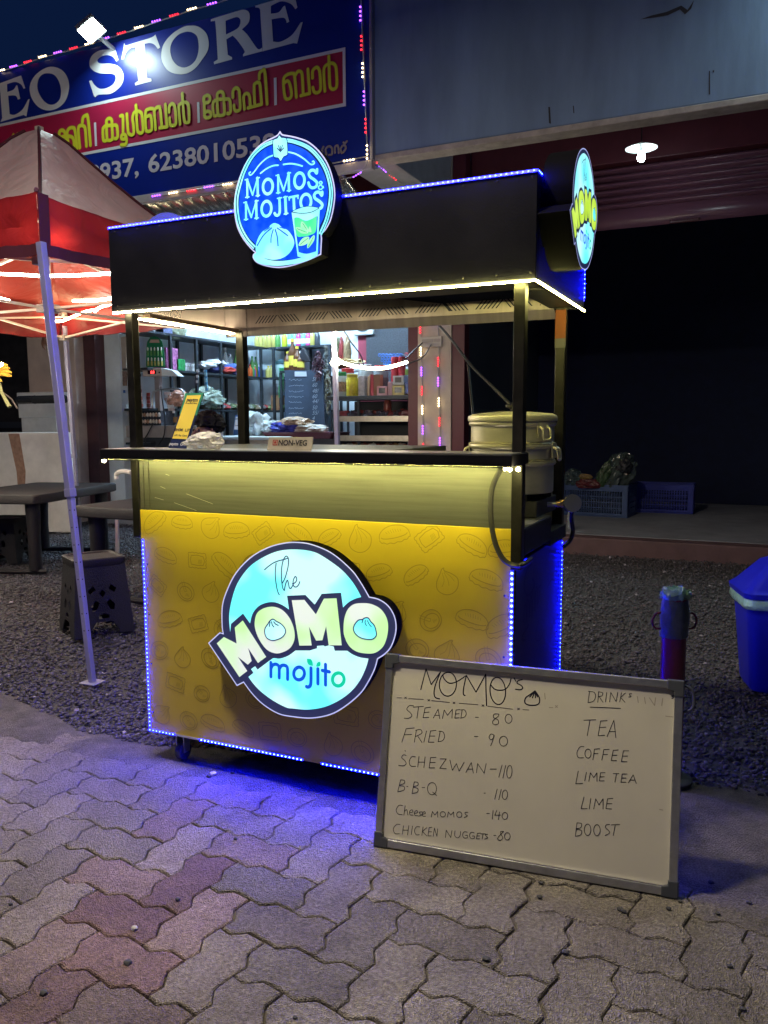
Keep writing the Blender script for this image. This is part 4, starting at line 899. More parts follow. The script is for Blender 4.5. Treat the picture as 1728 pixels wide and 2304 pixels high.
k_dark = [(loc2(L1(s)), .0040) for s in ([(755,550),(800,510),(870,460),(940,430),(1000,415),(1050,400)], [(912,460),(900,600),(915,760),(940,860),(955,882)], [(1060,398),(1072,385),(1050,365),(1030,380),(1005,430),(985,540),(985,680),(1000,790),(1022,828)], [(1072,385),(1080,420),(1070,520),(1035,650),(998,725)], [(1022,828),(1040,740),(1065,690),(1080,740),(1090,790),(1110,800),(1135,760)], [(1130,740),(1170,720),(1190,680),(1180,645),(1160,650),(1140,710),(1150,770),(1185,780),(1215,750),(1230,710)], [(830,1255),(820,1310)], [(850,1250),(860,1290),(880,1318)], [(880,1250),(905,1280),(940,1297)])]+[(loc2(L2(s)), .003) for s in ([(945,680),(930,725)], [(975,690),(972,725),(990,762)], [(1005,695),(1025,740),(1055,775)])]
k_blue = [(loc2(L3(s)), .0125) for s in ([(900,660),(900,850)], [(903,735),(925,695),(965,683),(1000,700),(1012,740),(1012,865)], [(1014,745),(1040,705),(1080,697),(1115,715),(1125,760),(1125,885)], [(1440,735),(1440,900),(1430,970),(1400,990),(1380,985)], [(1533,745),(1533,945)])]+[(loc2(L2(s)), .0125) for s in ([(438,1285),(438,1560)], [(395,1366),(490,1384)])]
k_bo = [(loc2(L3(ell(1280, 808, 72, 85, 24, .1))), .0125)]
k_go = [(loc2(L2(ell(610, 1487, 78, 87, 24, .1))), .0125)]
lf = [loc2(L2([(188,1208,1),(240,1215),(265,1255),(268,1305,1),(215,1290),(192,1255)])), loc2(L2([(322,1270),(345,1250),(370,1250,1),(370,1295),(340,1315),(312,1312,1)]))]
cxm, czm = (lambda P: (P.x, P.z))(PY(682, 1417, YM))
def momo_sign(name, O, U, V, scale, depth, lmat, label):
    O, U, V = Vector(O), Vector(U), Vector(V); n = U.cross(V)
    def at(p, lay): return O+U*((p[0]-cxm)*scale)+V*((p[1]-czm)*scale)+n*(.0008*lay)
    def fill(o_, lay, M, nm, par): 
        q = MB(); q.poly([[at(p, lay) for p in smooth_path(o_, True, 5)]]); return q.build(nm, M, par)
    base = MB().prism([at(p, 0) for p in smooth_path(s_out, True, 5)], -n*depth).build(name, M_box, cart, label=label)
    fill(s_out, .6, M_navy, "face_film", base)
    q = MB(); q.ribbon([at(p, 1.0) for p in smooth_path(s_out, True, 5)], .0042*max(scale, .8), n, closed=True, lift=0); q.build("edge_glow", M_rim, base, recalc=False)
    fill(s_up, 1.6, M_cy, "lit_panel", base); fill(s_lo, 1.6, M_cy, "lit_panel", base)
    for i, s in enumerate((s_m1, s_o1, s_m2, s_o2)): fill(s, 2.2, lmat, "letter", base)
    for s in (ic1, ic2):
        fill(s, 3.0, M_cy, "momo_icon", base)
    def strokes(ks, lay, M, nm, closed=False):
        q = MB()
        for i, (s, wd) in enumerate(ks): q.ribbon([at(p, lay+.08*i) for p in smooth_path(s, closed, 5)], wd*scale, n, closed=closed, lift=0 if closed else 1e-6)
        return q.build(nm, M, base, recalc=False)
    for a_, b_ in ((0, 2), (2, 5), (5, 6)): strokes(k_dark[a_:b_], 3.6, M_logo_d, "script_letter")
    for kk in k_dark[6:]: strokes([kk], 3.6, M_logo_d, "icon_fold")
    for kk in (ic1, ic2): strokes([(kk, .004)], 3.4, M_logo_d, "icon_outline", True)
    for a_, b_ in ((0, 3), (3, 4), (4, 5), (5, 7)): strokes(k_blue[a_:b_], 3.0, M_mojb, "word_letter")
    strokes(k_bo, 3.0, M_mojb, "word_letter", True); strokes(k_go, 3.0, M_mojg, "green_letter", True)
    for s in lf: fill(s, 3.0, M_mojg, "leaf_dot", base)
    return base
momo_sign("round_sign", (cxm, YM, czm), (1, 0, 0), (0, 0, 1), 1.0, .050, M_let, "large lit sign on the yellow front panel")
momo_sign("round_sign", (1.66, .19, 2.005), (0, 1, 0), (0, 0, 1), .565, .094, M_let2, "lit sign with lime letters on the canopy's right side")
# the canopy sign
Rc = Crop(500, 280, .18083); YR = CY0-.055
def lr(px): return [((lambda P: (P.x, P.z))(PY(p[0], p[1], YR)))+tuple(p[2:]) for p in Rc(px)]
def rat(p, lay): return Vector((p[0], YR-.0007*lay, p[1]))
r_out = lr([(720,95,1),(750,130),(830,145),(940,170),(1070,220),(1200,330),(1310,490),(1375,680),(1400,850),(1390,1000),(1350,1180),(1290,1300),(1230,1362,1),(1236,1420,1),(1226,1615,1),(1120,1665),(1000,1712),(850,1758),(700,1778),(550,1758),(440,1718),(392,1665),(390,1622),(422,1600,1),(340,1520),(250,1400),(190,1270),(160,1120),(155,980),(175,820),(220,660),(300,480),(420,310),(530,220),(640,165),(690,135)])
r_base = MB().prism([rat(p, 0) for p in smooth_path(r_out, True, 5)], (0, .052, 0)).build("round_sign", M_box, cart, label="lit blue badge sign on the canopy's front")
M_rb = lit("lit_badge_blue", (.0, .055, .75), E_SIGN, (.01, .10, .95), 30); M_rc = lit("lit_badge_cyan", (.20, .85, 1.0), E_SIGN, (.42, .98, 1.0), 14)
def rfill(o_, lay, M, nm, sm=True):
    q = MB(); q.poly([[rat(p, lay) for p in (smooth_path(o_, True, 5) if sm else o_)]]); return q.build(nm, M, r_base)
def rstroke(ks, lay, M, nm, closed=False):
    q = MB()
    for i, (s, wd) in enumerate(ks): q.ribbon([rat(p, lay+.05*i) for p in smooth_path(lr(s), closed, 5)], wd*.000298, N_F, closed=closed, lift=0 if closed else 1e-6)
    return q.build(nm, M, r_base, recalc=False)
rfill(r_out, .6, M_logo_d, "face_film")
q = MB(); q.ribbon([rat(p, 1.0) for p in smooth_path(r_out, True, 5)], .0045, N_F, closed=True, lift=0); q.build("edge_glow", M_rim, r_base, recalc=False)
fieldp = [(760,235),(900,258),(1050,330),(1180,460),(1270,620),(1315,800),(1310,960),(1270,1150),(1200,1320),(1205,1600),(1000,1660),(700,1690),(450,1640),(420,1500),(330,1400),(250,1250),(215,1080),(215,930),(240,780),(300,600),(400,420),(520,310),(640,255)]
rfill(lr(fieldp), 1.6, M_rb, "lit_panel")
ringp = [(1215,1355),(1290,1180),(1335,970),(1340,790),(1290,590),(1200,430),(1070,300),(900,228),(760,208),(640,228),(510,288),(385,405),(285,590),(225,780),(195,930),(200,1090),(235,1260),(320,1420),(410,1520)]
c0, c1 = 775, 900
rstroke([(ringp, 20), ([(c0+(x-c0)*1.05, c1+(y-c1)*1.035) for x, y in ringp], 15)], 2.2, M_rc, "border_ring")
bdg = [(715,135,1),(745,165),(806,178,1),(818,372,1),(770,405),(732,462,1),(700,420),(645,402,1),(636,205,1),(690,172)]
rfill(lr(bdg), 3.0, M_rc, "badge_shield"); rstroke([([(x, y) for x, y, *_ in bdg], 9)], 3.5, M_logo_d, "shield_outline", True)
rstroke([([(730,345),(728,270)], 9), ([(725,335),(690,300)], 10), ([(735,335),(770,295)], 10), ([(722,320),(705,265)], 9), ([(738,318),(755,262)], 9)], 4.0, M_logo_d, "shield_plant")
rstroke([([(640,385),(560,420),(470,500),(410,580),(370,625),(345,630),(338,605),(355,595)], 16), ([(825,345),(920,370),(1020,430),(1090,490),(1125,500),(1150,485),(1140,460),(1125,465)], 16), ([(480,610),(560,550),(640,515),(700,510)], 17), ([(765,500),(850,490),(930,500),(1000,520)], 17)], 2.6, M_rc, "flourish")
Ms = lambda x0, x1, yl, yr, h: [([(x0+20, yl), (x0+22, yl+h)], 26), ([(x0+22, yl+6), ((x0+x1)/2, yl+h*.86)], 22), ([((x0+x1)/2, yl+h*.86), (x1-28, yr+6)], 18), ([(x1-28, yr), (x1-22, yr+h)], 30), ([(x0, yl+h), (x0+45, yl+h-6)], 14), ([(x1-45, yr+h), (x1, yr+h-6)], 14), ([(x0-6, yl+4), (x0+30, yl-2)], 14), ([(x1-40, yr+2), (x1-2, yr-4)], 14)]
let = Ms(295, 470, 688, 668, 222)+Ms(680, 858, 635, 608, 220)+[([(1185,562),(1180,610),(1150,575),(1110,575),(1083,612),(1100,655),(1150,690),(1185,730),(1172,775),(1130,792),(1095,772),(1078,728)], 30), ([(1265,790),(1225,745),(1213,722),(1235,713),(1247,735),(1205,775),(1210,805),(1240,808),(1262,775)], 14)]
let += Ms(280, 455, 972, 955, 215)+[([(718,922),(722,1080),(705,1128),(675,1132),(658,1108)], 30), ([(692,924),(745,914)], 14), ([(790,908),(800,1112)], 32), ([(768,910),(815,900)], 14), ([(776,1118),(824,1108)], 14), ([(838,912),(948,890)], 24), ([(838,908),(840,945)], 14), ([(946,885),(950,925)], 14), ([(895,905),(902,1060)], 32), ([(1250,845),(1245,885),(1215,848),(1175,850),(1150,885),(1165,925),(1215,960),(1250,1000),(1238,1040),(1200,1055)], 32)]
rstroke(let, 3.0, M_rc, "lettering")
rstroke([(ell(572, 775, 60, 92, 22, .08), 32), (ell(965, 700, 62, 95, 22, .08), 32), (ell(555, 1050, 60, 93, 22, .08), 32), (ell(1045, 965, 64, 95, 22, .08), 32)], 3.0, M_rc, "lettering", True)
rfill(lr([(392,1640),(430,1605),(560,1680),(720,1700),(900,1680),(1020,1645),(1190,1612),(1110,1672),(950,1725),(700,1760),(500,1738),(420,1695)]), 2.6, M_rc, "plate")
rfill(lr([(650,1230),(605,1255),(580,1290),(500,1340),(445,1430),(420,1540),(440,1610),(520,1660),(640,1685),(760,1660),(850,1590),(900,1490),(880,1400),(820,1320),(745,1280),(705,1245)]), 3.4, M_rc, "dumpling")
rstroke([([(620,1290),(520,1380),(440,1510)], 13), ([(640,1310),(615,1400),(612,1470)], 12), ([(665,1310),(690,1400),(700,1510)], 14), ([(690,1290),(760,1340),(820,1385)], 12), ([(600,1285),(530,1330)], 9), ([(720,1280),(790,1300)], 9)], 3.9, M_mojb, "fold_line")
rfill(lr([(870,1095,1),(945,1645,1),(1060,1660),(1192,1625,1),(1220,1040,1),(1100,1020),(950,1055)]), 4.6, M_rc, "glass")
rfill(lr([(890,1100,1),(958,1590,1),(1060,1612),(1176,1580,1),(1200,1050,1)]), 5.2, M_rb, "glass_inside")
rfill(lr([(885,1095),(1000,1050),(1205,1045),(1198,1140),(1120,1180),(1040,1200),(950,1160),(900,1170)]), 5.6, M_rc, "foam")
rfill(lr([(905,1185),(960,1165),(1040,1205),(1120,1180),(1185,1140,1),(1172,1330),(1100,1380),(1000,1400),(935,1380)]), 6.2, lit("lit_mojito_green", (.05, .72, .30), E_SIGN, (.12, .85, .35), 20), "drink")
M_lf = lit("lit_leaf", (.25, .85, .42), E_SIGN, (.4, .95, .55), 20)
for l in ([(1000,1210),(1060,1270),(1085,1340),(1020,1330),(985,1280)], [(920,1290),(1000,1290),(1080,1350),(1000,1360)], [(1100,1270),(1080,1330),(1120,1340)], [(960,1510),(1010,1420),(1090,1405),(1060,1490)], [(1075,1545),(1075,1470),(1150,1380),(1150,1450)]): rfill(lr(l), 6.8, M_lf, "mint_leaf")
rstroke([([(875,1095),(1000,1110),(1120,1095),(1215,1045)], 8), ([(875,1092),(950,1050),(1080,1022),(1215,1040)], 7), ([(1010,1230),(1060,1310)], 5), ([(940,1300),(1060,1345)], 5), ([(975,1500),(1080,1415)], 5), ([(1080,1530),(1145,1400)], 5)], 7.4, M_logo_d, "ink_line")
# the back of a fourth round sign shows over the rear left of the canopy
c_ = PY(372, 500, CY1+.05)
bs2 = MB(); bs2.lathe([(.17, -.055), (.17, .055)], (c_.x+.03, CY1+.06, 2.165), 44, Matrix.Rotation(PI/2, 3, 'X'))
bs2.build("round_sign", mat("sign_back_blue", (.10, .12, .30), .4), cart, smooth=True, label="unlit back of the round sign at the rear of the canopy")
# ================================================================== THINGS ON THE CART
M_al = mat("steamer_aluminium", (.66, .62, .50), .42, .55, var=.14, vscale=6, stretch=(1, 1, 3), bump=.05, bscale=90)
pot = thing("steamer", "tall aluminium steamer of three stacked tiers on the gas burner", "steamer", (1.375, .40, 1.10))
pc = PY(1151, 1100, .40); px_, pz0 = pc.x, 1.098; PR = .150
def tier(z0, z1, nm):
    MB().lathe([(PR-.006, z0), (PR-.002, z0+.004), (PR-.002, z1-.022), (PR+.004, z1-.018), (PR+.006, z1-.012), (PR+.004, z1-.006), (PR-.001, z1-.005), (PR+.003, z1-.002), (PR, z1)], (px_, .40, 0), 56).build(nm, M_al, pot, smooth=True)
tier(pz0, pz0+.118, "tier"); tier(pz0+.118, pz0+.178, "tier"); tier(pz0+.178, pz0+.256, "tier")
MB().lathe([(PR+.008, pz0+.252), (PR+.010, pz0+.262), (PR+.006, pz0+.272), (PR-.01, pz0+.279), (.09, pz0+.284), (.03, pz0+.287), (0.001, pz0+.288)], (px_, .40, 0), 56).build("lid", M_al, pot, smooth=True)
MB().lathe([(.012, 0), (.014, .010), (.030, .016), (.032, .024), (.02, .031), (.001, .033)], (px_+.005, .40, pz0+.286), 20).build("lid_knob", mat("black_knob", (.02, .02, .02), .4), pot, smooth=True)
def handle(ang, zc, s=1):
    c = Vector((px_+PR*math.cos(ang), .40+PR*math.sin(ang), zc)); t = Vector((-math.sin(ang), math.cos(ang), 0)); n = Vector((math.cos(ang), math.sin(ang), 0))
    pl = MB().prism([c+t*x+Vector((0, 0, z))+n*.002 for x, z in ((-.026*s, -.026), (.026*s, -.026), (.026*s, .018), (.018*s, .026), (-.018*s, .026), (-.026*s, .018))], n*.004).build("handle_plate", M_al, pot)
    MB().tube(smooth_path3([c+t*.016+n*.004+Vector((0, 0, .012)), c+t*.018+n*.02+Vector((0, 0, 0)), c+t*.014+n*.024+Vector((0, 0, -.03)), c-t*.014+n*.024+Vector((0, 0, -.03)), c-t*.018+n*.02, c-t*.016+n*.004+Vector((0, 0, .012))]), .0042, 8).build("handle", M_al, pot, smooth=True)
handle(-.55, pz0+.222); handle(PI+.35, pz0+.15); handle(-.05, pz0+.15)
stv = thing("gas_burner", "dark gas burner box under the aluminium steamer", "burner", (1.40, .42, 1.02))
MB().box((1.20, .28, 1.018), (1.50, .58, 1.075)).build("body", mat("burner_black", (.03, .03, .033), .55, var=.2), stv, bevel=.004)
q = MB()
for a in range(4): q.cbox((px_+.09*math.cos(a*PI/2+.6), .40+.09*math.sin(a*PI/2+.6), 1.087), (.12, .012, .022), a*PI/2+.6)
q.build("pan_support", mat("cast_iron", (.03, .03, .03), .7), stv, bevel=.002)
vl = thing("gas_valve", "brass gas valve with a round steel knob and hose at the cart's right rear", "valve", tuple(PX(1272, 1132, 1.53)))
va, vb_, vk = PX(1252, 1135, 1.53), PX(1272, 1131, 1.56), PX(1287, 1132, 1.60)
M_br = mat("brass", (.65, .42, .16), .3, 1.0)
MB().tube([va+Vector((-.06, -.02, 0)), va], .009, 10).build("pipe", M_ssd, vl, smooth=True)
MB().tube([va, va*.6+vb_*.4, va*.6+vb_*.4+Vector((.001, 0, 0)), vb_], [.012, .012, .016, .013], 10).build("body", M_br, vl, smooth=True)
MB().tube([vb_, vk], .005, 8).build("spindle", M_br, vl, smooth=True)
kd = (vk-vb_).normalized(); kn = MB(); kn.tube([vk-kd*.006, vk+kd*.014], .031, 20); kn.build("knob", mat("knob_steel", (.6, .58, .5), .3, .9), vl, smooth=True)
MB().tube(smooth_path3([PX(1287, 1150, 1.58), PX(1286, 1170, 1.57), PX(1289, 1195, 1.57), PX(1283, 1215, 1.56), PX(1268, 1230, 1.55)]), .008, 8).build("hose", mat("black_cable", (.015, .015, .017), .5), vl, smooth=True)
cable([PY(1126, 1056, -.05), PY(1112, 1084, -.03), PY(1105, 1115, -.025), PY(1105, 1170, -.022), PY(1114, 1220, -.02), PY(1130, 1255, -.02), PY(1150, 1270, -.02), PX(1172, 1272, 1.53), PX(1196, 1257, 1.53)], .0085, "thick grey hose looping down from the counter across the yellow panel", "hose", mat("grey_hose", (.035, .035, .035), .5))
# NON-VEG plate
nvp = thing("non_veg_plate", "steel plate engraved NON-VEG standing on the counter", "name plate", (.745, -.1, ZK+.003))
cN = Crop(440, 700, .19289); yN = -.085
c4_ = [PY(*p, yN) for p in cN([(830, 1612), (1350, 1612), (1350, 1470), (835, 1472)])]; zb0 = ZK+.0025
MB().prism([(c4_[0].x, yN, zb0), (c4_[1].x, yN, zb0), (c4_[2].x, yN+.012, c4_[2].z), (c4_[3].x, yN+.012, c4_[3].z)], (0, .004, 0)).build("plate", mat("plate_steel_gold", (.50, .45, .33), .42, .45, var=.15, vscale=20), nvp, bevel=.0008)
tm_ = MB(); wN = PY(*cN([(1290, 1560)])[0], yN).x-PY(*cN([(955, 1560)])[0], yN).x
vs, fs = text_mesh("NON-VEG", 1, off=.025); kx_ = wN/max(v[0] for v in vs); h_ = .0185/max(v[1] for v in vs); bz = PY(*cN([(955, 1565)])[0], yN).z; bx_ = PY(*cN([(955, 1565)])[0], yN).x
fN = lambda x, z: Vector((x, yN-.0012+.012*(z-zb0)/(c4_[2].z-zb0), z))
tm_.add([fN(bx_+a*kx_, bz+b*h_) for a, b in vs], fs); tm_.build("lettering", mat("engraved_black", (.02, .018, .02), .5), nvp, recalc=False)
sq = MB(); xs, zs = bx_-.022, bz
for (a, b, c, d) in ((0, 0, .019, .0026), (0, .016, .019, .0186), (0, .0026, .0026, .016), (.0164, .0026, .019, .016)): sq.add([fN(xs+a, zs+b), fN(xs+c, zs+b), fN(xs+c, zs+d), fN(xs+a, zs+d)], [(0, 1, 2, 3)])
sq.add([fN(xs+.0095+.0045*math.cos(t*PI/6), zs+.0093+.0045*math.sin(t*PI/6)) for t in range(12)], [tuple(range(12))])
sq.build("red_mark", mat("mark_red", (.35, .05, .04), .5), nvp, recalc=False)
# payment stand
psd = thing("payment_stand", "tall leaning payment standee with yellow card on the counter", "standee", (.22, -.02, ZK))
cS = Crop(230, 690, .33153); oS = PY(380, 1007, -.05); oS.z = ZK+.003
tiltn = Vector((.05, -.95, .25)).normalized()
def S_(q): return [hit(p[0], p[1], oS, tiltn) for p in cS(q)]
bp4 = S_([(450, 958), (568, 962), (690, 585), (565, 588)])
MB().prism(bp4, -tiltn*.004).build("board", mat("standee_navy", (.012, .022, .08), .4), psd)
q = MB(); gtop = S_([(524, 730), (642, 738), (690, 585), (565, 588)]); q.add([p+tiltn*.0006 for p in gtop], [(0, 1, 2, 3)]); q.build("green_header", mat("standee_green", (.04, .25, .16), .4), psd)
card = S_([(476, 895), (575, 900), (672, 600), (577, 603)]); q = MB(); q.add([p+tiltn*.0012 for p in card], [(0, 1, 2, 3)]); q.build("card", mat("standee_yellow", (.80, .62, .10), .4, emit=(.8, .62, .1), es=.0), psd)
uS = (card[1]-card[0]).normalized(); vS = (card[3]-card[0]).normalized()
ts = MB()
def tS(txt, fx, fy, size, M, off=.02, nm="lettering"):
    q = MB(); o = card[0]*(1-fx)*(1-fy)+card[1]*fx*(1-fy)+card[2]*fx*fy+card[3]*(1-fx)*fy
    text_on(q, txt, size, o+tiltn*.0018, uS, vS, off=off, align='CENTER'); q.build(nm, M, psd, recalc=False)
Mn_ = mat("card_ink", (.01, .015, .05), .5)
tS("paytm", .5, .855, .020, Mn_); tS("Accepted Here", .5, .80, .0085, Mn_); tS("BHIM  UPI", .5, .17, .017, Mn_, .015); tS("paytm  UPI", .5, -.15, .016, mat("card_white", (.6, .6, .65), .5), .02)
tS("UPI  Pay  Card", .5, .06, .009, Mn_)
# clear packet on the counter
pk = MB(); cp = [PY(cS([p])[0][0], cS([p])[0][1], -.07) for p in ((572, 955), (585, 895), (640, 875), (700, 858), (760, 872), (790, 908), (770, 940), (720, 955), (640, 962))]
ctr = sum(cp, Vector())/len(cp)
rk = random.Random(2)
bm = bmesh.new(); bmesh.ops.create_icosphere(bm, subdivisions=4, radius=1)
pw = max(p.x for p in cp)-min(p.x for p in cp)
for v in bm.verts:
    n_ = MN.noise(v.co*2.3+Vector((3, 1, 5)))*.30+MN.noise(v.co*6)*.12; c_ = v.co*(1+n_)
    x = c_.x*pw*.55; z = c_.z*.028*(1.15+.35*math.tanh(c_.x*2)); v.co = Vector((ctr.x+x, ctr.y+c_.y*.045, max(ZK+.003, ZK+.030+z)))
bm.to_mesh(me := bpy.data.meshes.new("packet")); bm.free()
me.materials.append(mat("clear_plastic", (.85, .85, .80), .18, trans=.55, ior=1.2, bump=.35, bscale=45))
o = bpy.data.objects.new("packet", me); COL.objects.link(o); tagit(o, "crumpled clear plastic packet lying on the counter beside the standee", "packet")

# ================================================================== WHITEBOARD
Bo, B1_ = Vector((1.12, -.234, .004)), Vector((2.026, -.141, .004)); uB = (B1_-Bo).normalized(); nh = Vector((-uB.y, uB.x, 0)); ta = math.radians(12.5)
vB = nh*math.sin(ta)+Vector((0, 0, 1))*math.cos(ta); nB = uB.cross(vB)    # towards the viewer
if nB.y > 0: nB = -nB
WL, WH = .911, .605
wbd = thing("whiteboard", "handwritten menu whiteboard leaning against the cart on the pavers", "whiteboard", tuple(Bo))
def bq(a, b, d=0): return Bo+uB*a+vB*b+nB*d
M_wb = mat("whiteboard_enamel", (.60, .57, .485), .30, var=.04, vscale=4, spec=.5)
M_af = mat("aluminium_frame", (.50, .50, .50), .38, .9, var=.15, vscale=30, stretch=(1, 1, 1))
MB().prism([bq(.004, .004, -.004), bq(WL-.004, .004, -.004), bq(WL-.004, WH-.004, -.004), bq(.004, WH-.004, -.004)], -nB*.012).build("panel", M_wb, wbd)
def fbar(a0, b0, a1, b1, nm="frame_bar", M=M_af, d0=-.018, d1=.005, bev=.002): 
    return MB().prism([bq(a0, b0, d0), bq(a1, b0, d0), bq(a1, b1, d0), bq(a0, b1, d0)], nB*(d1-d0)).build(nm, M, wbd, bevel=bev)
fbar(.04, 0, WL-.04, .024); fbar(.04, WH-.022, WL-.04, WH); fbar(0, .04, .022, WH-.04); fbar(WL-.024, .04, WL, WH-.04)
M_cn = mat("corner_plastic", (.055, .06, .075), .45)
for (a, b) in ((0, 0), (WL, 0), (0, WH), (WL, WH)):
    sx, sy = (1 if a == 0 else -1), (1 if b == 0 else -1); L_ = .044; T_ = .026
    lp_ = [(a-sx*.003, b-sy*.003), (a+sx*L_, b-sy*.003), (a+sx*L_, b+sy*T_), (a+sx*T_, b+sy*(T_+.004)), (a+sx*T_, b+sy*L_), (a-sx*.003, b+sy*L_)]
    MB().prism([bq(x, y, -.02) for x, y in lp_], nB*.0275).build("corner_cap", M_cn, wbd, bevel=.003)
hr = [bq(WL+.002, WH-.012, -.012), bq(WL+.022, WH-.02, -.012), bq(WL+.030, WH-.045, -.012), bq(WL+.026, WH-.075, -.012), bq(WL+.002, WH-.088, -.012)]
MB().tube(smooth_path3(hr), .0045, 8).build("hanging_loop", M_cn, wbd, smooth=True)
Wc = Crop(820, 1450, .45811); oWb = bq(0, 0, -.004)
def wpt(px): return [hit(p[0], p[1], oWb, nB) for p in px]
hand = []
def H(*ss, w=.0023): 
    hand.append([(s, w) for s in ss])
E_ = lambda a, b, c, d, e, f: None
BW = .0048
H([(277,221),(290,170),(303,120,1),(316,160),(328,197,1),(374,135,1),(350,195),(342,235),(348,260),(369,267)], ell(410,195,42,59,18,.05)+[(452,197)], [(385,150),(391,168),(416,190),(453,183),(501,152,1),(488,210),(486,243),(494,251)], [(501,152,1),(525,195),(548,234,1),(596,146,1),(597,220),(600,300)], ell(655,228,38,67,18,-.08)+[(693,225)], [(620,198),(644,222),(688,222),(712,195),(720,168)], [(735,165),(743,180)], [(775,172),(755,178),(750,190),(768,200),(777,212),(768,222),(742,220)], w=BW*.8)
H([(838,228,1),(815,245),(792,262),(788,285),(805,297),(840,298),(858,288),(860,265),(850,245),(838,228,1)], [(838,228),(825,262)], [(838,228),(840,262)], [(838,230),(850,258)], [(836,230),(812,258)], w=.004)
H([(160,262),(182,262)], [(217,266),(290,270)], [(330,276),(418,285)], [(465,289),(558,296)], [(605,303),(728,318)], [(778,320),(808,322)], *[[(x-5,y-4),(x+5,y+4)] for x,y in ((202,262),(316,274),(440,287),(582,300),(757,317))], *[[(x-5,y+4),(x+5,y-4)] for x,y in ((202,262),(316,274),(440,287),(582,300),(757,317))], w=.002)
H([(243,302),(222,300),(208,318),(225,335),(233,350),(218,362),(195,362)], [(240,308),(290,304)], [(266,306),(258,362)], [(325,308,1),(298,312,1),(288,360,1),(316,358,1)], [(293,335),(318,332)], [(338,362,1),(362,318,1),(370,364,1)], [(345,348),(368,348)], [(383,364,1),(392,322,1),(408,348,1),(432,318,1),(430,362,1)], [(470,320,1),(450,322,1),(444,362,1),(466,360,1)], [(447,342),(465,340)], [(480,322),(474,362)], [(474,322),(492,322),(500,340),(492,356),(472,362)], [(545,358),(560,358)], [(660,342),(638,342),(634,358),(655,370),(658,388),(640,394),(628,382),(640,366),(658,352),(660,342)], ell(708,365,17,22,14)+[(725,365)])
H([(245,410,1),(205,414,1),(184,480,1)], [(195,444),(232,442)], [(255,422),(245,480)], [(252,422),(275,418),(282,435),(252,452)], [(262,450),(283,482)], [(305,425),(292,480)], [(352,422,1),(325,425,1),(314,480,1),(342,480,1)], [(320,450),(346,450)], [(372,428),(362,478)], [(366,426),(386,430),(394,452),(384,472),(362,478)], [(540,452),(558,452)], [(636,445),(622,440),(612,455),(622,468),(636,455),(636,445),(631,470),(620,498)], ell(683,475,20,24,14)+[(703,475)])
H([(205,545),(192,542),(183,556),(198,570),(205,585),(192,596),(168,594)], [(199,521),(202,524)], [(250,552),(232,552),(220,575),(228,597),(252,598)], [(268,550),(262,602)], [(298,552),(292,605)], [(265,578),(295,578)], [(352,554,1),(325,556,1),(318,606,1),(345,606,1)], [(322,580),(348,580)], [(372,562,1),(402,562,1),(370,608,1),(402,610,1)], [(420,568,1),(432,618,1),(452,585,1),(465,622,1),(490,578,1)], [(498,628,1),(525,580,1),(535,632,1)], [(508,612),(532,612)], [(550,630,1),(556,585,1),(588,632,1),(598,585,1)], [(618,612),(648,612)], [(676,592),(660,652)], [(694,594),(680,656)], ell(712,625,13,31,14,.08)+[(725,627)])
H([(178,665),(164,722)], [(178,665),(196,668),(196,682),(172,692),(195,698),(194,715),(164,724)], [(208,698),(214,698)], [(245,675),(234,730)], [(245,675),(262,678),(262,692),(240,700),(262,708),(260,725),(234,732)], [(283,703),(296,703)], ell(332,708,22,30,14)+[(354,708)], [(335,725),(355,742)], [(587,730),(594,730)], [(652,710),(640,760)], [(672,712),(660,762)], ell(690,738,13,23,14,.08)+[(703,740)])
H([(188,792),(170,790),(156,812),(165,832),(186,836)], [(200,792),(194,838)], [(196,820),(208,812),(214,838)], [(222,826),(238,822),(234,812),(222,820),(224,836),(240,838)], [(246,830),(262,825),(257,815),(246,824),(248,839),(262,841)], [(284,822),(270,824),(273,832),(281,838),(266,843)], [(285,834),(299,830),(295,821),(285,828),(286,842),(300,844)], [(328,848,1),(334,820,1),(346,838,1),(360,820,1),(360,848,1)], ell(385,834,13,13,12)+[(398,834)], [(408,848,1),(412,822,1),(424,838,1),(438,822,1),(440,848,1)], ell(466,836,13,14,12)+[(479,836)], [(508,824),(494,826),(498,836),(506,842),(490,850)], [(600,830),(614,830)], [(632,815),(628,858)], [(650,815,1),(640,838,1),(668,838,1)], [(664,822),(658,860)], ell(690,842,14,17,14)+[(704,842)], w=.0022)
H([(175,884),(158,884),(142,905),(150,928),(172,930)], [(192,890),(186,932)], [(218,890),(212,935)], [(189,912),(215,912)], [(236,892),(230,934)], [(272,896),(255,896),(246,915),(254,934),(270,934)], [(288,896),(282,938)], [(306,900,1),(285,918,1),(306,940,1)], [(332,898,1),(318,900,1),(312,940,1),(328,940,1)], [(315,920),(330,920)], [(338,942,1),(344,902,1),(356,942,1),(360,905,1)], [(398,948,1),(402,912,1),(424,948,1),(430,914,1)], [(445,915),(444,940),(458,950),(470,938),(472,918)], [(505,922),(490,920),(482,935),(490,950),(506,948),(506,938),(496,938)], [(539,925),(524,923),(516,938),(524,953),(540,951),(540,941),(530,941)], [(570,926,1),(555,928,1),(550,954,1),(566,954,1)], [(552,941),(566,940)], [(572,930),(594,930)], [(583,930),(578,955)], [(606,932),(594,934),(600,944),(606,950),(590,956)], [(635,938),(646,938)], [(684,918),(668,920),(672,935),(680,950),(668,962),(654,955),(664,938),(684,918)], ell(702,942,14,18,14)+[(716,942)], w=.0022)
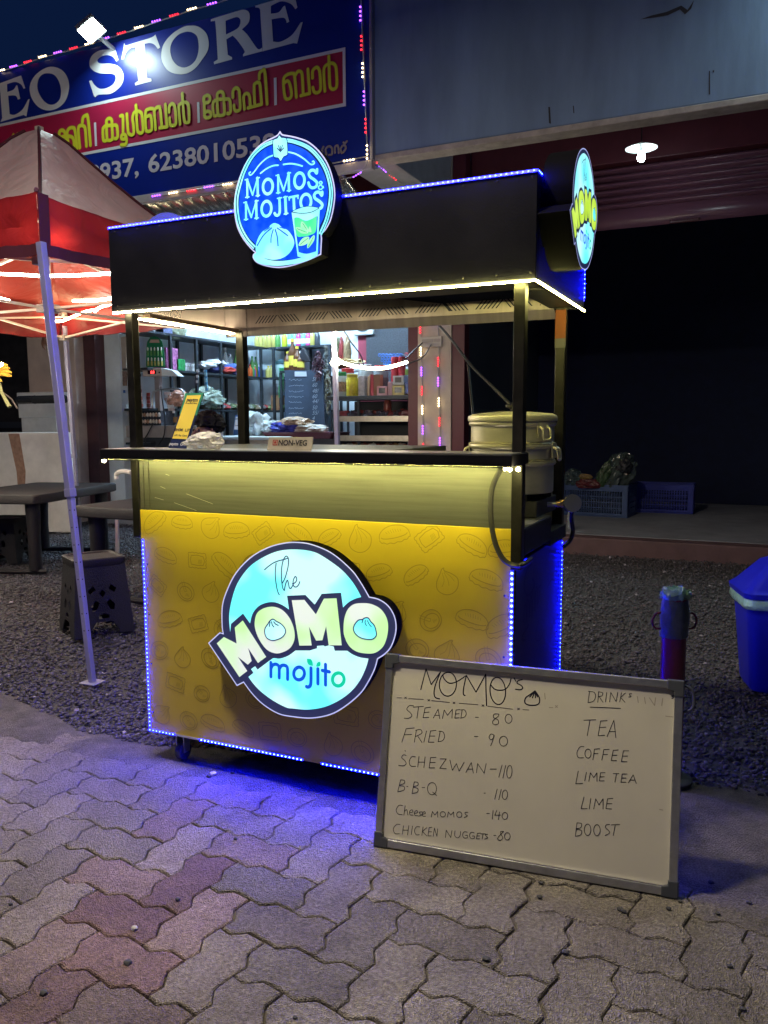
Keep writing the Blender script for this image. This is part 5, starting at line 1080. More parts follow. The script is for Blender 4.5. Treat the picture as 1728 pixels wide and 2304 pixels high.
H([(1105,232),(1098,285)], [(1100,230),(1128,235),(1135,255),(1125,278),(1098,286)], [(1150,232),(1146,284)], [(1150,232),(1170,238),(1166,252),(1148,256)], [(1152,256),(1172,284)], [(1190,236),(1184,282)], [(1204,282,1),(1210,236,1),(1236,280,1),(1244,236,1)], [(1262,238),(1254,282)], [(1282,238,1),(1258,260,1),(1280,284,1)], [(1312,242),(1302,242),(1304,250),(1310,256),(1298,258)], [(1108,308),(1180,310),(1258,314)], [(1518,250),(1512,254),(1518,261),(1510,266)])
H([(1078,372),(1136,370)], [(1108,372),(1094,448)], [(1192,374,1),(1160,376,1),(1148,448,1),(1180,446,1)], [(1154,408),(1186,406)], [(1192,452,1),(1225,372,1),(1235,458,1)], [(1202,428),(1233,428)])
H([(1078,502),(1058,504),(1044,530),(1050,555),(1076,556)], ell(1098,536,15,22,14)+[(1113,536)], [(1155,512,1),(1130,514,1),(1122,566,1)], [(1126,536),(1148,536)], [(1202,515,1),(1176,516,1),(1166,568,1)], [(1171,540),(1194,540)], [(1246,518,1),(1222,520,1),(1212,570,1),(1238,570,1)], [(1217,544),(1240,544)], [(1298,522,1),(1272,522,1),(1262,575,1),(1290,576,1)], [(1267,548),(1292,548)])
H([(1050,622,1),(1038,684,1),(1072,682,1)], [(1090,628),(1082,670)], [(1102,672,1),(1110,630,1),(1126,654,1),(1142,630,1),(1142,672,1)], [(1182,630,1),(1160,630,1),(1154,670,1),(1178,670,1)], [(1157,650),(1178,650)], [(1222,634),(1250,634)], [(1238,634),(1230,676)], [(1290,636,1),(1266,636,1),(1260,676,1),(1284,676,1)], [(1263,656),(1284,656)], [(1296,680,1),(1320,640,1),(1335,682,1)], [(1304,666),(1330,666)])
H([(1078,750,1),(1064,806,1),(1094,806,1)], [(1112,756),(1104,808)], [(1126,808,1),(1136,758,1),(1152,788,1),(1172,758,1),(1172,808,1)], [(1220,756,1),(1194,758,1),(1186,806,1),(1214,808,1)], [(1190,782),(1216,782)], [(1044,876),(1036,942)], [(1044,876),(1066,880),(1062,900),(1040,906),(1066,914),(1062,935),(1036,942)], ell(1096,910,16,28,14)+[(1112,910)], ell(1142,912,16,27,14)+[(1158,912)], [(1205,884),(1188,886),(1184,900),(1198,912),(1204,926),(1182,938)], [(1212,886),(1254,884)], [(1232,886),(1222,938)])
for grp in hand:
    ink = MB()
    for i, (s, wd) in enumerate(grp):
        px = smooth_path(Wc(s), False, 4); ink.ribbon([p+nB*(.0004+.00001*i) for p in wpt(px)], wd*.88, nB, lift=2e-6)
    ink.build("handwriting", mat("marker_ink", (.008, .008, .02), .45), wbd, recalc=False)
gh = MB()
for s in ([(908,310),(925,310)], [(938,300),(948,310)], [(948,300),(938,310)], [(1340,255),(1345,285)], [(1375,260),(1380,290)], [(1400,262),(1425,300),(1430,262)], [(1465,265),(1460,300)], [(1480,352),(1515,356)], [(1450,810),(1465,813)], [(885,240),(888,268)]):
    gh.ribbon([p+nB*.0003 for p in wpt(Wc(s))], .0025, nB)
gh.build("erased_marks", mat("faded_ink", (.36, .32, .26), .5), wbd, recalc=False)
MB().prism([bq(.0225, .0245, -.0036), bq(WL-.0245, .0245, -.0036), bq(WL-.0245, .0275, -.0036), bq(.0225, .0275, -.0036)], nB*.006).build("inner_lip", mat("aluminium_bright", (.7, .7, .7), .25, .95), wbd)

# ================================================================== BOLLARD, BIN
blr = thing("bollard", "maroon steel bollard with a dark wrap and green plastic tied over its top", "bollard", (1.93, .655, 0))
bc = Vector((1.93, .655, 0)); Rb = .044
M_bm = mat("bollard_maroon", (.15, .018, .03), .38, var=.2, vscale=12)
MB().lathe([(Rb, .012), (Rb, .70)], bc, 36).build("post", M_bm, blr, smooth=True)
MB().lathe([(.085, 0), (.085, .010), (.078, .016), (Rb, .018)], bc, 36).build("base_plate", mat("bollard_base", (.03, .028, .03), .6), blr, smooth=True)
wr = MB(); prof = [(Rb+.002, .555), (Rb+.0055, .558), (Rb+.007, .60), (Rb+.008, .64), (Rb+.004, .68), (Rb-.001, .70)]
k = len(wr.v); n = 32
for r_, z in prof:
    for j in range(n):
        a = 2*PI*j/n; rr_ = r_*(1+.05*MN.noise(Vector((math.cos(a)*2, math.sin(a)*2, z*22)))); wr.v.append((bc.x+rr_*math.cos(a), bc.y+rr_*math.sin(a), z+(.012*MN.noise(Vector((a*1.5, 3, 0))) if z < .56 else 0)))
for i in range(len(prof)-1):
    for j in range(n): wr.f.append((i*n+j, i*n+(j+1) % n, (i+1)*n+(j+1) % n, (i+1)*n+j))
wr.build("dark_wrap", mat("wrap_plastic", (.07, .085, .08), .32, var=.3, vscale=30, bump=.4, bscale=50), blr, smooth=True)
cpv = MB(); bm = bmesh.new(); bmesh.ops.create_icosphere(bm, subdivisions=4, radius=1)
cpv.add([(bc.x+v.co.x*.055*(1+.16*MN.noise(v.co*2.6)), bc.y+v.co.y*.055*(1+.16*MN.noise(v.co*2.6)), .715+max(-.018, v.co.z*.024+.018*MN.noise(v.co*3.4+Vector((5, 0, 0))))) for v in bm.verts], [[x.index for x in f.verts] for f in bm.faces]); bm.free()
cpv.build("plastic_cover", mat("green_plastic_film", (.16, .30, .20), .16, var=.3, vscale=25, spec=.8), blr, smooth=True)
for sgn_ in (-1, 1):
    e0 = bc+Vector((math.cos(YAW)*sgn_*(Rb+.003), math.sin(YAW)*sgn_*(Rb+.003), 0)); ex = Vector((math.cos(YAW)*sgn_, math.sin(YAW)*sgn_, 0))
    MB().tube(smooth_path3([e0+Vector((0, 0, .645)), e0+ex*.022+Vector((0, 0, .640)), e0+ex*.035+Vector((0, 0, .615)), e0+ex*.024+Vector((0, 0, .588)), e0+Vector((0, 0, .585))]), .0042, 8).build("chain_ring", M_bm, blr, smooth=True)
# bin
M_bin = mat("bin_blue_plastic", (.008, .012, .50), .35, var=.06, spec=.5)
bn0 = onp = PZ(1690, 1553, 0)
bin_ = thing("dustbin", "bright blue plastic dustbin with a domed lid and pale liner at the right edge", "dustbin", (bn0.x+.2, bn0.y+.15, 0))
ux = Vector((math.cos(.25), math.sin(.25), 0)); uy = Vector((-math.sin(.25), math.cos(.25), 0))
zr = PY(1660, 1330, bn0.y).z
def rrect(c, hx, hy, z, r=.05, n=5):
    out = []
    for (sx, sy, a0) in ((1, 1, 0), (-1, 1, PI/2), (-1, -1, PI), (1, -1, 1.5*PI)):
        for i in range(n+1):
            a = a0+PI/2*i/n; out.append(c+ux*(sx*(hx-r)+r*math.cos(a))+uy*(sy*(hy-r)+r*math.sin(a))+Vector((0, 0, z)))
    return out
bcx = Vector((bn0.x, bn0.y, 0))+ux*.155+uy*.10
def loft(mb, rings, cap=True):
    k = len(mb.v); n = len(rings[0])
    for R_ in rings: mb.v += [tuple(p) for p in R_]
    for q in range(len(rings)-1): mb.f += [(k+q*n+a, k+q*n+(a+1) % n, k+(q+1)*n+(a+1) % n, k+(q+1)*n+a) for a in range(n)]
    if cap: mb.f += [tuple(k+a for a in reversed(range(n))), tuple(k+(len(rings)-1)*n+a for a in range(n))]
    return mb
loft(MB(), [rrect(bcx, .155, .125, .0), rrect(bcx, .165, .135, .02), rrect(bcx, .205, .17, zr-.03)]).build("body", M_bin, bin_, smooth=True)
loft(MB(), [rrect(bcx, .212, .178, zr-.075), rrect(bcx, .222, .188, zr-.055), rrect(bcx, .219, .184, zr-.022)]).build("liner", mat("liner_pale", (.30, .55, .50), .2, var=.3, vscale=18, bump=.5, bscale=30), bin_, smooth=True)
loft(MB(), [rrect(bcx, .222, .188, zr-.020), rrect(bcx, .226, .192, zr+.006), rrect(bcx, .215, .18, zr+.016), rrect(bcx, .20, .165, zr+.03), rrect(bcx, .10, .10, zr+.145, .04), rrect(bcx, .07, .08, zr+.158, .04)]).build("lid", M_bin, bin_, smooth=True)

# ================================================================== CRATES IN THE DARK SHOP
M_cr = [mat("crate_blue_grey", (.045, .085, .21), .5, var=.12), mat("crate_blue", (.025, .04, .30), .5, var=.12)]
def crate(c, Wd, Dp, Ht, M, label, rz=0.0, rows=4, cols=20):
    t_ = thing("plastic_crate", label, "crate", tuple(c), "blue plastic crates in the dark shop")
    R = Matrix.Translation(c) @ Matrix.Rotation(rz, 4, 'Z'); f = lambda x, y, z: R @ Vector((x, y, z))
    def wall(p0, p1, n_, nm):
        p0, p1 = Vector(p0), Vector(p1); L = (p1-p0).length; d = (p1-p0)/L; n_ = Vector(n_); q = MB()
        def b(s0, s1, z0, z1, th=.012, off=0): 
            a = [p0+d*s0+n_*off, p0+d*s1+n_*off]; q.prism([f(a[0].x, a[0].y, z0), f(a[1].x, a[1].y, z0), f(a[1].x, a[1].y, z1), f(a[0].x, a[0].y, z1)], R.to_3x3() @ (-n_*th))
        b(0, L, 0, .045); b(0, L, Ht*.80, Ht); b(0, .07, .0455, Ht*.7995); b(L-.07, L, .0455, Ht*.7995)
        for k in range(1, rows): z = .045+(Ht*.80-.045)*k/rows; b(.0705, L-.0705, z-.006, z+.006)
        nx_ = int((L-.14)/.031)
        for k in range(1, nx_): s = .07+(L-.14)*k/nx_; b(s-.0055, s+.0055, .0455, Ht*.7995, .010, -.001)
        b(-.004, L+.004, Ht-.016, Ht-.002, .02, .006); b(-.002, L+.002, Ht*.86, Ht*.88, .014, .005)
        return q.build(nm, M, t_)
    x, y = Wd/2, Dp/2
    wall((-x, -y, 0), (x, -y, 0), (0, -1, 0), "front_wall"); wall((x, -y, 0), (x, y, 0), (1, 0, 0), "side_wall"); wall((x, y, 0), (-x, y, 0), (0, 1, 0), "rear_wall"); wall((-x, y, 0), (-x, -y, 0), (-1, 0, 0), "side_wall")
    q = MB(); q.prism([f(-x, -y, .01), f(x, -y, .01), f(x, y, .01), f(-x, y, .01)], (0, 0, .01)); q.build("base", M, t_)
    return t_
k1a, k1b = PZ(1288, 1160, .157), PZ(1405, 1172, .157)
w1 = (k1b-k1a).length+.18; crate(Vector((k1b.x-w1/2+.02, 7.72+.24, .158)), w1, .46, .40, M_cr[0], "grey-blue plastic crate with a stuffed clear bag on top", -.10)
k2a, k2b = PZ(1420, 1152, .157), PZ(1558, 1158, .157)
crate(Vector(((k2a.x+k2b.x)/2, k2a.y+.24, .158)), (k2b-k2a).length, .46, .37, M_cr[1], "deep blue empty plastic crate beside the crate holding a bag", .02)
# bag of packets on the first crate
cg = Crop(1270, 950, .18686); yb = 7.85
def bagblob(name, ctr, R3, M, seed, label=None, par=None, amp=.25, sub=4):
    bm = bmesh.new(); bmesh.ops.create_icosphere(bm, subdivisions=sub, radius=1); q = MB()
    vs = []
    for v in bm.verts:
        c_ = v.co*(1+amp*MN.noise(v.co*1.7+Vector((seed, 0, 0)))+.4*amp*MN.noise(v.co*4.5+Vector((0, seed, 0)))+.2*amp*MN.noise(v.co*10))
        vs.append((ctr[0]+c_.x*R3[0], ctr[1]+c_.y*R3[1], ctr[2]+max(-1.0, c_.z)*R3[2]))
    q.add(vs, [[x.index for x in f.verts] for f in bm.faces]); bm.free()
    return q.build(name, M, par, smooth=True, label=label)
bagc = PY(*cg([(560, 640)])[0], yb)
bg = thing("rubbish_bag", "clear plastic bag of empty packets slumped on the grey-blue crate", "bag", tuple(bagc))
def crumple(name, ctr, R3, M, seed, par, ridge=.3, lean=0.0, sub=4):
    bm = bmesh.new(); bmesh.ops.create_icosphere(bm, subdivisions=sub, radius=1); q = MB(); vs = []
    for v in bm.verts:
        d = v.co; n_ = .30*MN.noise(d*1.3+Vector((seed, 0, 0)))-ridge*abs(MN.noise(d*2.6+Vector((0, seed, 0))))-.5*ridge*abs(MN.noise(d*5.5+Vector((0, 0, seed))))
        c_ = d*(1.1+n_); vs.append((ctr[0]+c_.x*R3[0]+lean*c_.z, ctr[1]+c_.y*R3[1], ctr[2]+max(-.8, c_.z)*R3[2]))
    q.add(vs, [[x.index for x in f.verts] for f in bm.faces]); bm.free()
    return q.build(name, M, par)
M_bf = mat("bag_film", (.055, .075, .07), .14, bump=.5, bscale=18, var=.5, vscale=7, spec=.9)
crumple("film", (bagc.x+.05, yb, bagc.z+.02), (.22, .15, .30), M_bf, 2.2, bg, .42, .10)
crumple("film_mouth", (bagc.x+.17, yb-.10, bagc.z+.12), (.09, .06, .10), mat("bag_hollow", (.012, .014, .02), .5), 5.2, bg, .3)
crumple("green_packet", (bagc.x-.07, yb-.13, bagc.z+.0), (.07, .03, .17), mat("packet_green", (.03, .065, .025), .3, var=.6, vscale=24), 4.1, bg, .35, .05)
pq = PY(*cg([(290, 700)])[0], yb-.1)
crumple("red_packet", (pq.x, yb-.14, pq.z-.04), (.15, .05, .07), mat("packet_red", (.10, .015, .02), .35, var=.5, vscale=20), 1.3, bg, .4)
crumple("yellow_packet", (pq.x-.02, yb-.17, pq.z+.05), (.08, .02, .035), mat("packet_ochre", (.16, .10, .02), .35, var=.4), 6.3, bg, .4)
crumple("clear_packet", (pq.x-.20, yb-.05, pq.z+.02), (.13, .07, .11), mat("packet_clear_dark", (.05, .075, .08), .12, var=.6, vscale=20, bump=.5, bscale=25, spec=.9), 8.3, bg, .45)
# a clear bottle between cart and crate
MB_ = PZ(1278, 1185, .157)
bt_ = MB(); bt_.lathe([(.03, 0), (.04, .01), (.042, .05), (.038, .08), (.042, .12), (.04, .17), (.02, .22), (.015, .24), (.016, .26)], (PZ(1296, 1185, .157)-Vector((.0, .3, 0))), 18)
tagit(bt_.build("water_bottle", mat("pet_clear", (.75, .8, .82), .08, trans=.8, ior=1.15), smooth=True), "clear plastic bottle standing on the step beside the cart's valve", "bottle")
# ================================================================== THE CANOPY TENT
TS = 3.0; tx1, ty0 = -1.11, .60; tx0, ty1 = tx1-TS, ty0+TS; tcx, tcy = tx1-TS/2-.06, ty0+TS/2; ZE, ZV, ZP = 2.49, 2.19, 3.56
tent = thing("canopy_tent", "red pop-up canopy tent with a pale top and lit frame", "tent", (tcx, tcy, 0))
def cloth_mat(name, col, tr, var=.12):
    M = bpy.data.materials.new(name); M.use_nodes = True; nt = M.node_tree; N = nt.nodes; L = nt.links; b = N["Principled BSDF"]
    b.inputs["Roughness"].default_value = .45; out = N["Material Output"]
    tc = N.new("ShaderNodeTexCoord"); nz = N.new("ShaderNodeTexNoise"); nz.inputs["Scale"].default_value = 3; nz.inputs["Detail"].default_value = 8; L.new(tc.outputs["Object"], nz.inputs["Vector"])
    mr = N.new("ShaderNodeMapRange"); mr.inputs[1].default_value = .3; mr.inputs[2].default_value = .7; mr.inputs[3].default_value = 1-var; mr.inputs[4].default_value = 1+var; L.new(nz.outputs[0], mr.inputs[0])
    mx = N.new("ShaderNodeMix"); mx.data_type = 'RGBA'; mx.blend_type = 'MULTIPLY'; mx.inputs[0].default_value = 1; mx.inputs[6].default_value = (*col, 1); L.new(mr.outputs[0], mx.inputs[7]); L.new(mx.outputs[2], b.inputs["Base Color"])
    tl_ = N.new("ShaderNodeBsdfTranslucent"); tl_.inputs[0].default_value = (*tr, 1); ms = N.new("ShaderNodeMixShader"); ms.inputs[0].default_value = .35
    wv = N.new("ShaderNodeTexNoise"); wv.inputs["Scale"].default_value = 4.5; wv.inputs["Detail"].default_value = 3; wv.inputs["Distortion"].default_value = 1.2; L.new(tc.outputs["Object"], wv.inputs["Vector"])
    bp = N.new("ShaderNodeBump"); bp.inputs["Strength"].default_value = .55; bp.inputs["Distance"].default_value = .04; L.new(wv.outputs[0], bp.inputs["Height"]); L.new(bp.outputs[0], b.inputs["Normal"])
    L.new(b.outputs[0], ms.inputs[1]); L.new(tl_.outputs[0], ms.inputs[2]); L.new(ms.outputs[0], out.inputs[0]); return M
M_top = cloth_mat("tent_top_cloth", (.66, .56, .56), (.45, .10, .08)); M_red = cloth_mat("tent_red_cloth", (.26, .014, .018), (.34, .018, .012)); M_in = cloth_mat("tent_lining_red", (.42, .05, .03), (.4, .04, .02))
M_seam = mat("tent_seam", (.06, .008, .015), .7)
# top: four sagging panels, peak softened
NU = 22
cs = [Vector((tx1, ty0, ZE)), Vector((tx1, ty1, ZE)), Vector((tx0, ty1, ZE)), Vector((tx0, ty0, ZE))]; pk_ = Vector((tcx, tcy, ZP))
def panel_pt(a, b, s, t, off=0):   # s along the eave, t from eave to peak
    e = a*(1-s)+b*s; p = e*(1-t)+pk_*t
    sag = -.30*math.sin(PI*t)*(1-.15*t) - .055*math.sin(PI*s)*(1-t)
    if t > .93: p.z -= (t-.93)*1.1
    return p+Vector((0, 0, sag+off+.022*MN.noise(Vector((p.x*3, p.y*3, 2)))*(1-.6*t)+.006*MN.noise(Vector((p.x*11, p.y*11, 5)))))
tp = MB(); li_ = MB()
for q in range(4):
    a, b = cs[q], cs[(q+1) % 4]
    for mb_, off in ((tp, 0), (li_, -.012)):
        k = len(mb_.v)
        for i in range(NU+1):
            for j in range(NU+1): mb_.v.append(tuple(panel_pt(a, b, i/NU, j/NU, off)))
        for i in range(NU):
            for j in range(NU): mb_.f.append((k+i*(NU+1)+j, k+(i+1)*(NU+1)+j, k+(i+1)*(NU+1)+j+1, k+i*(NU+1)+j+1))
tp.build("canopy_top", M_top, tent, smooth=True); li_.build("lining", M_in, tent, smooth=True)
sm = MB()
for q in range(4):
    sm.tube([panel_pt(cs[q], cs[(q+1) % 4], 0, j/NU, .012) for j in range(NU)], .011, 6)
so_ = sm.build("ridge_seam", M_seam, tent, smooth=True)
s2 = MB()
for q in range(4): s2.tube([panel_pt(cs[q], cs[(q+1) % 4], i/NU, .48, .004) for i in range(NU+1)], .003, 5)
s2.build("cross_seam", mat("tent_thread", (.22, .16, .16), .8), tent)
vl_ = MB(); vb2 = MB()
for q in range(4):
    a, b = cs[q], cs[(q+1) % 4]; n_ = (b-a).cross(Vector((0, 0, 1))).normalized(); NN = 60; rows_ = 7
    k = len(vl_.v)
    for i in range(NN+1):
        s = i/NN; top_ = panel_pt(a, b, s, 0)
        drop = (ZE-ZV-.02*math.sin(PI*s))*(1-.5*s if q == 0 else (.5+.5*s if q == 1 else 1))
        for j in range(rows_):
            t = j/(rows_-1); wz = .010*math.sin(s*40+q)*t+.020*MN.noise(Vector((s*9, t*6, q)))*math.sin(PI*t)*1.2
            vl_.v.append(tuple(Vector((top_.x, top_.y, top_.z-drop*t))+n_*(wz+.004)))
    for i in range(NN):
        for j in range(rows_-1): vl_.f.append((k+i*rows_+j, k+(i+1)*rows_+j, k+(i+1)*rows_+j+1, k+i*rows_+j+1))
    k = len(vb2.v)
    for i in range(NN+1):
        s = i/NN; top_ = panel_pt(a, b, s, 0); drop = (ZE-ZV-.02*math.sin(PI*s))*(1-.5*s if q == 0 else (.5+.5*s if q == 1 else 1))
        for z in (drop-.055, drop+.004): vb2.v.append(tuple(Vector((top_.x, top_.y, top_.z-z))+n_*(.018+.010*math.sin(s*40+q))))
    vb2.f += [(k+2*i, k+2*i+2, k+2*i+3, k+2*i+1) for i in range(NN)]
    for c_ in (a,):  # corner reinforcement strips
        vb2.bar(c_+n_*.012+(b-a).normalized()*.03+Vector((0, 0, -.005)), c_+n_*.012+(b-a).normalized()*.03+Vector((0, 0, ZV-ZE)), .065, .003, up=n_)
vl_.build("valance", M_red, tent, smooth=True); vb2.build("valance_hem", M_seam, tent)
# frame
M_leg = mat("tent_leg_grey", (.30, .30, .42), .38, .35, var=.08); M_fr = mat("tent_frame_cream", (.62, .54, .44), .4, .2, var=.08)  # M_leg: the blue LED light is put into the leg colour
legs = {}
def leg(base, top, nm="leg"):
    base, top = Vector(base), Vector(top); d = (top-base).normalized(); mid = base+(top-base)*.44
    l1 = MB().bar(mid, top, .037, up=(0, 1, 0)).build(nm, M_leg, tent, bevel=.003)
    MB().bar(base+d*.006, mid+d*.001, .030, up=(0, 1, 0)).build("inner_tube", M_leg, l1, bevel=.003)
    MB().bar(mid-d*.012, mid+d*.03, .043, up=(0, 1, 0)).build("collar", M_leg, l1, bevel=.003)
    MB().cbox((base.x, base.y, base.z+.003), (.10, .09, .006)).build("foot_plate", M_leg, l1, bevel=.002)
    hl = MB()
    for i in range(8):
        p = mid+d*(-.08-.09*i); hl.lathe([(.004, 0), (.0001, .0005)], p+Vector((.0155, 0, 0)), 8, Matrix.Rotation(PI/2, 3, 'Y')); hl.lathe([(.004, 0), (.0001, .0005)], p+Vector((0, -.0155, 0)), 8, Matrix.Rotation(PI/2, 3, 'X'))
    hl.build("height_hole", mat("hole_dark", (.02, .02, .02), .9), l1)
    return l1
leg(PZ(208, 1536, .0), PY(92, 545, .60)); 
leg((-1.02, 3.62, 0), (-1.06, 3.60, 2.30)); leg((-4.0, 3.62, 0), (-4.06, 3.60, 2.30)); leg((-4.02, .60, 0), (tx0, ty0, 2.3))
corners = [Vector((-1.19, .68, 2.40)), Vector((-1.17, 3.54, 2.40)), Vector((-4.04, 3.56, 2.40)), Vector((-4.04, .64, 2.40))]
ce_top = Vector((tcx, tcy, ZP-.06)); 
MB().bar(ce_top, Vector((tcx, tcy, 2.17)), .045, up=(0, 1, 0)).build("centre_mast", M_fr, tent, bevel=.004)
hubs = MB(); hubs.cbox((tcx, tcy, 2.66), (.11, .11, .06)); hubs.cbox((tcx, tcy, 2.20), (.12, .12, .06)); hubs.build("hub", mat("hub_grey", (.30, .27, .24), .5), tent, bevel=.006)
for q in range(4):
    a, b = corners[q], corners[(q+1) % 4]; m_ = (a+b)/2; sg = MB()
    A_, B_ = a+Vector((0, 0, -.02)), b+Vector((0, 0, -.02)); lo_ = Vector((0, 0, -.20))
    for (p1, p2) in ((A_, m_+lo_), (A_+lo_, m_+Vector((0, 0, -.02))), (B_, m_+lo_), (B_+lo_, m_+Vector((0, 0, -.02)))): sg.bar(p1, p2, .028, .016)
    sg.build("scissor_truss", M_fr, tent)
    MB().bar(m_+lo_*.05, Vector((tcx, tcy, 2.66)), .026, .016).build("roof_strut", M_fr, tent)
    MB().bar(m_+lo_*.95, Vector((tcx, tcy, 2.20)), .026, .016).build("roof_strut", M_fr, tent)
    sl_ = MB(); sl_.cbox(a+Vector((0, 0, -.22)), (.062, .062, .05)); sl_.cbox(a+Vector((0, 0, 0)), (.062, .062, .05)); sl_.build("slider", mat("hub_grey", (.30, .27, .24), .5), tent, bevel=.004)
# white light rope strung on the frame
ROPE = (1, .90, .70)
def rope(pts, r, par, s=E_ROPE, nm="light_rope", col=ROPE):
    return MB().tube(smooth_path3(pts), r, 8).build(nm, glow("rope_%s_%s" % (s, col), col, s), par, smooth=True)
rope([PY(-20, 616, 2.1), PY(45, 618, 2.1), PY(90, 621, 2.1)], .011, tent); rope([PY(108, 621, 2.05), PY(180, 619, 2.05), PY(249, 615, 2.05), PY(300, 611, 2.05)], .011, tent)
rope([PY(-10, 670, 2.3), PY(20, 677, 2.3)], .014, tent); rope([PY(165, 677, 3.0), PY(215, 676, 3.0), PY(260, 670, 3.0)], .012, tent)
rope([PY(100, 539.5, .66), PY(118, 540.5, .72), PY(135, 540.5, .80)], .008, tent)
rope([PY(20, 680, 3.4), PY(60, 694, 3.4), PY(101, 716, 3.4)], .011, tent, E_ROPE, col=(1, .80, .45)); 
rope([PY(120, 723, 3.45), PY(140, 722, 3.5), PY(165, 712, 3.55), PY(190, 702, 3.5), PY(213, 697, 3.4)], .011, tent, E_ROPE, col=(1, .78, .42)); rope([PY(213, 701, 3.4), PY(225, 692, 3.4), PY(250, 684, 3.4), PY(280, 680, 3.4)], .012, tent)
rope([Vector((-2.9, .72, 2.10)), Vector((-3.5, .72, 1.95)), Vector((-4.0, .85, 1.95)), Vector((-4.12, 1.7, 1.75)), Vector((-4.15, 2.5, 1.72)), Vector((-4.25, 3.0, 1.9))], .014, tent, E_ROPE*4.5)  # unseen extra run, added and made brighter to light the yard wall
# the rope wound round the rear leg in front of the store
rope([PY(759, 690, 3.55), PY(757, 730, 3.55), PY(752, 775, 3.55), PY(755, 800, 3.54), PY(762, 812, 3.55), PY(790, 822, 3.6), PY(830, 828.5, 3.9), PY(870, 827, 4.3), PY(915, 815, 4.7)], .013, tent, E_ROPE*1.3, col=(1, .93, .66))
rope([PY(748, 811, 3.54), PY(756, 808, 3.53), PY(764, 812, 3.55), PY(762, 819, 3.6), PY(750, 821, 3.62), PY(746, 816, 3.58)], .011, tent, E_ROPE*1.3, col=(1, .93, .66))

# ================================================================== TABLES AND STOOLS
M_rat = mat("dark_rattan_plastic", (.010, .009, .012), .6, var=.25, vscale=60, bump=.5, bscale=130)
M_rt2 = mat("dark_table_top", (.014, .012, .014), .6, var=.2, vscale=50, bump=.35, bscale=110)
def table(name, label, c, hx, hy, rz, h=.72):
    t_ = thing(name, label, "table", (c[0], c[1], 0), "dark plastic tables in the yard")
    R = Matrix.Translation((c[0], c[1], 0)) @ Matrix.Rotation(rz, 4, 'Z')
    def rr4(x, y, z, r=.06, n=5):
        return [R @ Vector((sx*(x-r)+r*math.cos(a0+PI/2*i/n), sy*(y-r)+r*math.sin(a0+PI/2*i/n), z)) for (sx, sy, a0) in ((1, 1, 0), (-1, 1, PI/2), (-1, -1, PI), (1, -1, 1.5*PI)) for i in range(n+1)]
    loft(MB(), [rr4(hx-.02, hy-.02, h-.085), rr4(hx, hy, h-.075), rr4(hx, hy, h-.012), rr4(hx-.008, hy-.008, h)]).build("table_top", M_rt2, t_, smooth=True)
    for sx in (-1, 1):
        for sy in (-1, 1):
            q = MB(); c0 = R @ Vector((sx*(hx-.13), sy*(hy-.13), 0)); q.lathe([(.058, .03), (.055, .3), (.066, h-.086)], c0, 18); q.build("leg", M_rat, t_, smooth=True)
    for sy in (-1, 1):
        q = MB(); pts = [R @ Vector((x*(hx-.02), sy*(hy-.13+.05*(1-x*x)), .018)) for x in (-1, -.6, -.2, .2, .6, 1)]; q.tube(smooth_path3(pts), .024, 8); q.build("base_rail", M_rat, t_, smooth=True)
    return t_
cA = Vector((-3.56, 2.69, 0)); rzA = .255
ax, ay = Vector((math.cos(rzA), math.sin(rzA), 0)), Vector((-math.sin(rzA), math.cos(rzA), 0))
cT = cA-ax*.45+ay*.70
table("table", "long dark plastic table beside the low white wall, behind the tent leg", (cT.x, cT.y), .47, .72, rzA)
table("table", "second dark plastic table, partly hidden behind the cart's left edge", (-1.98, 2.56), .57, .45, 0.0)
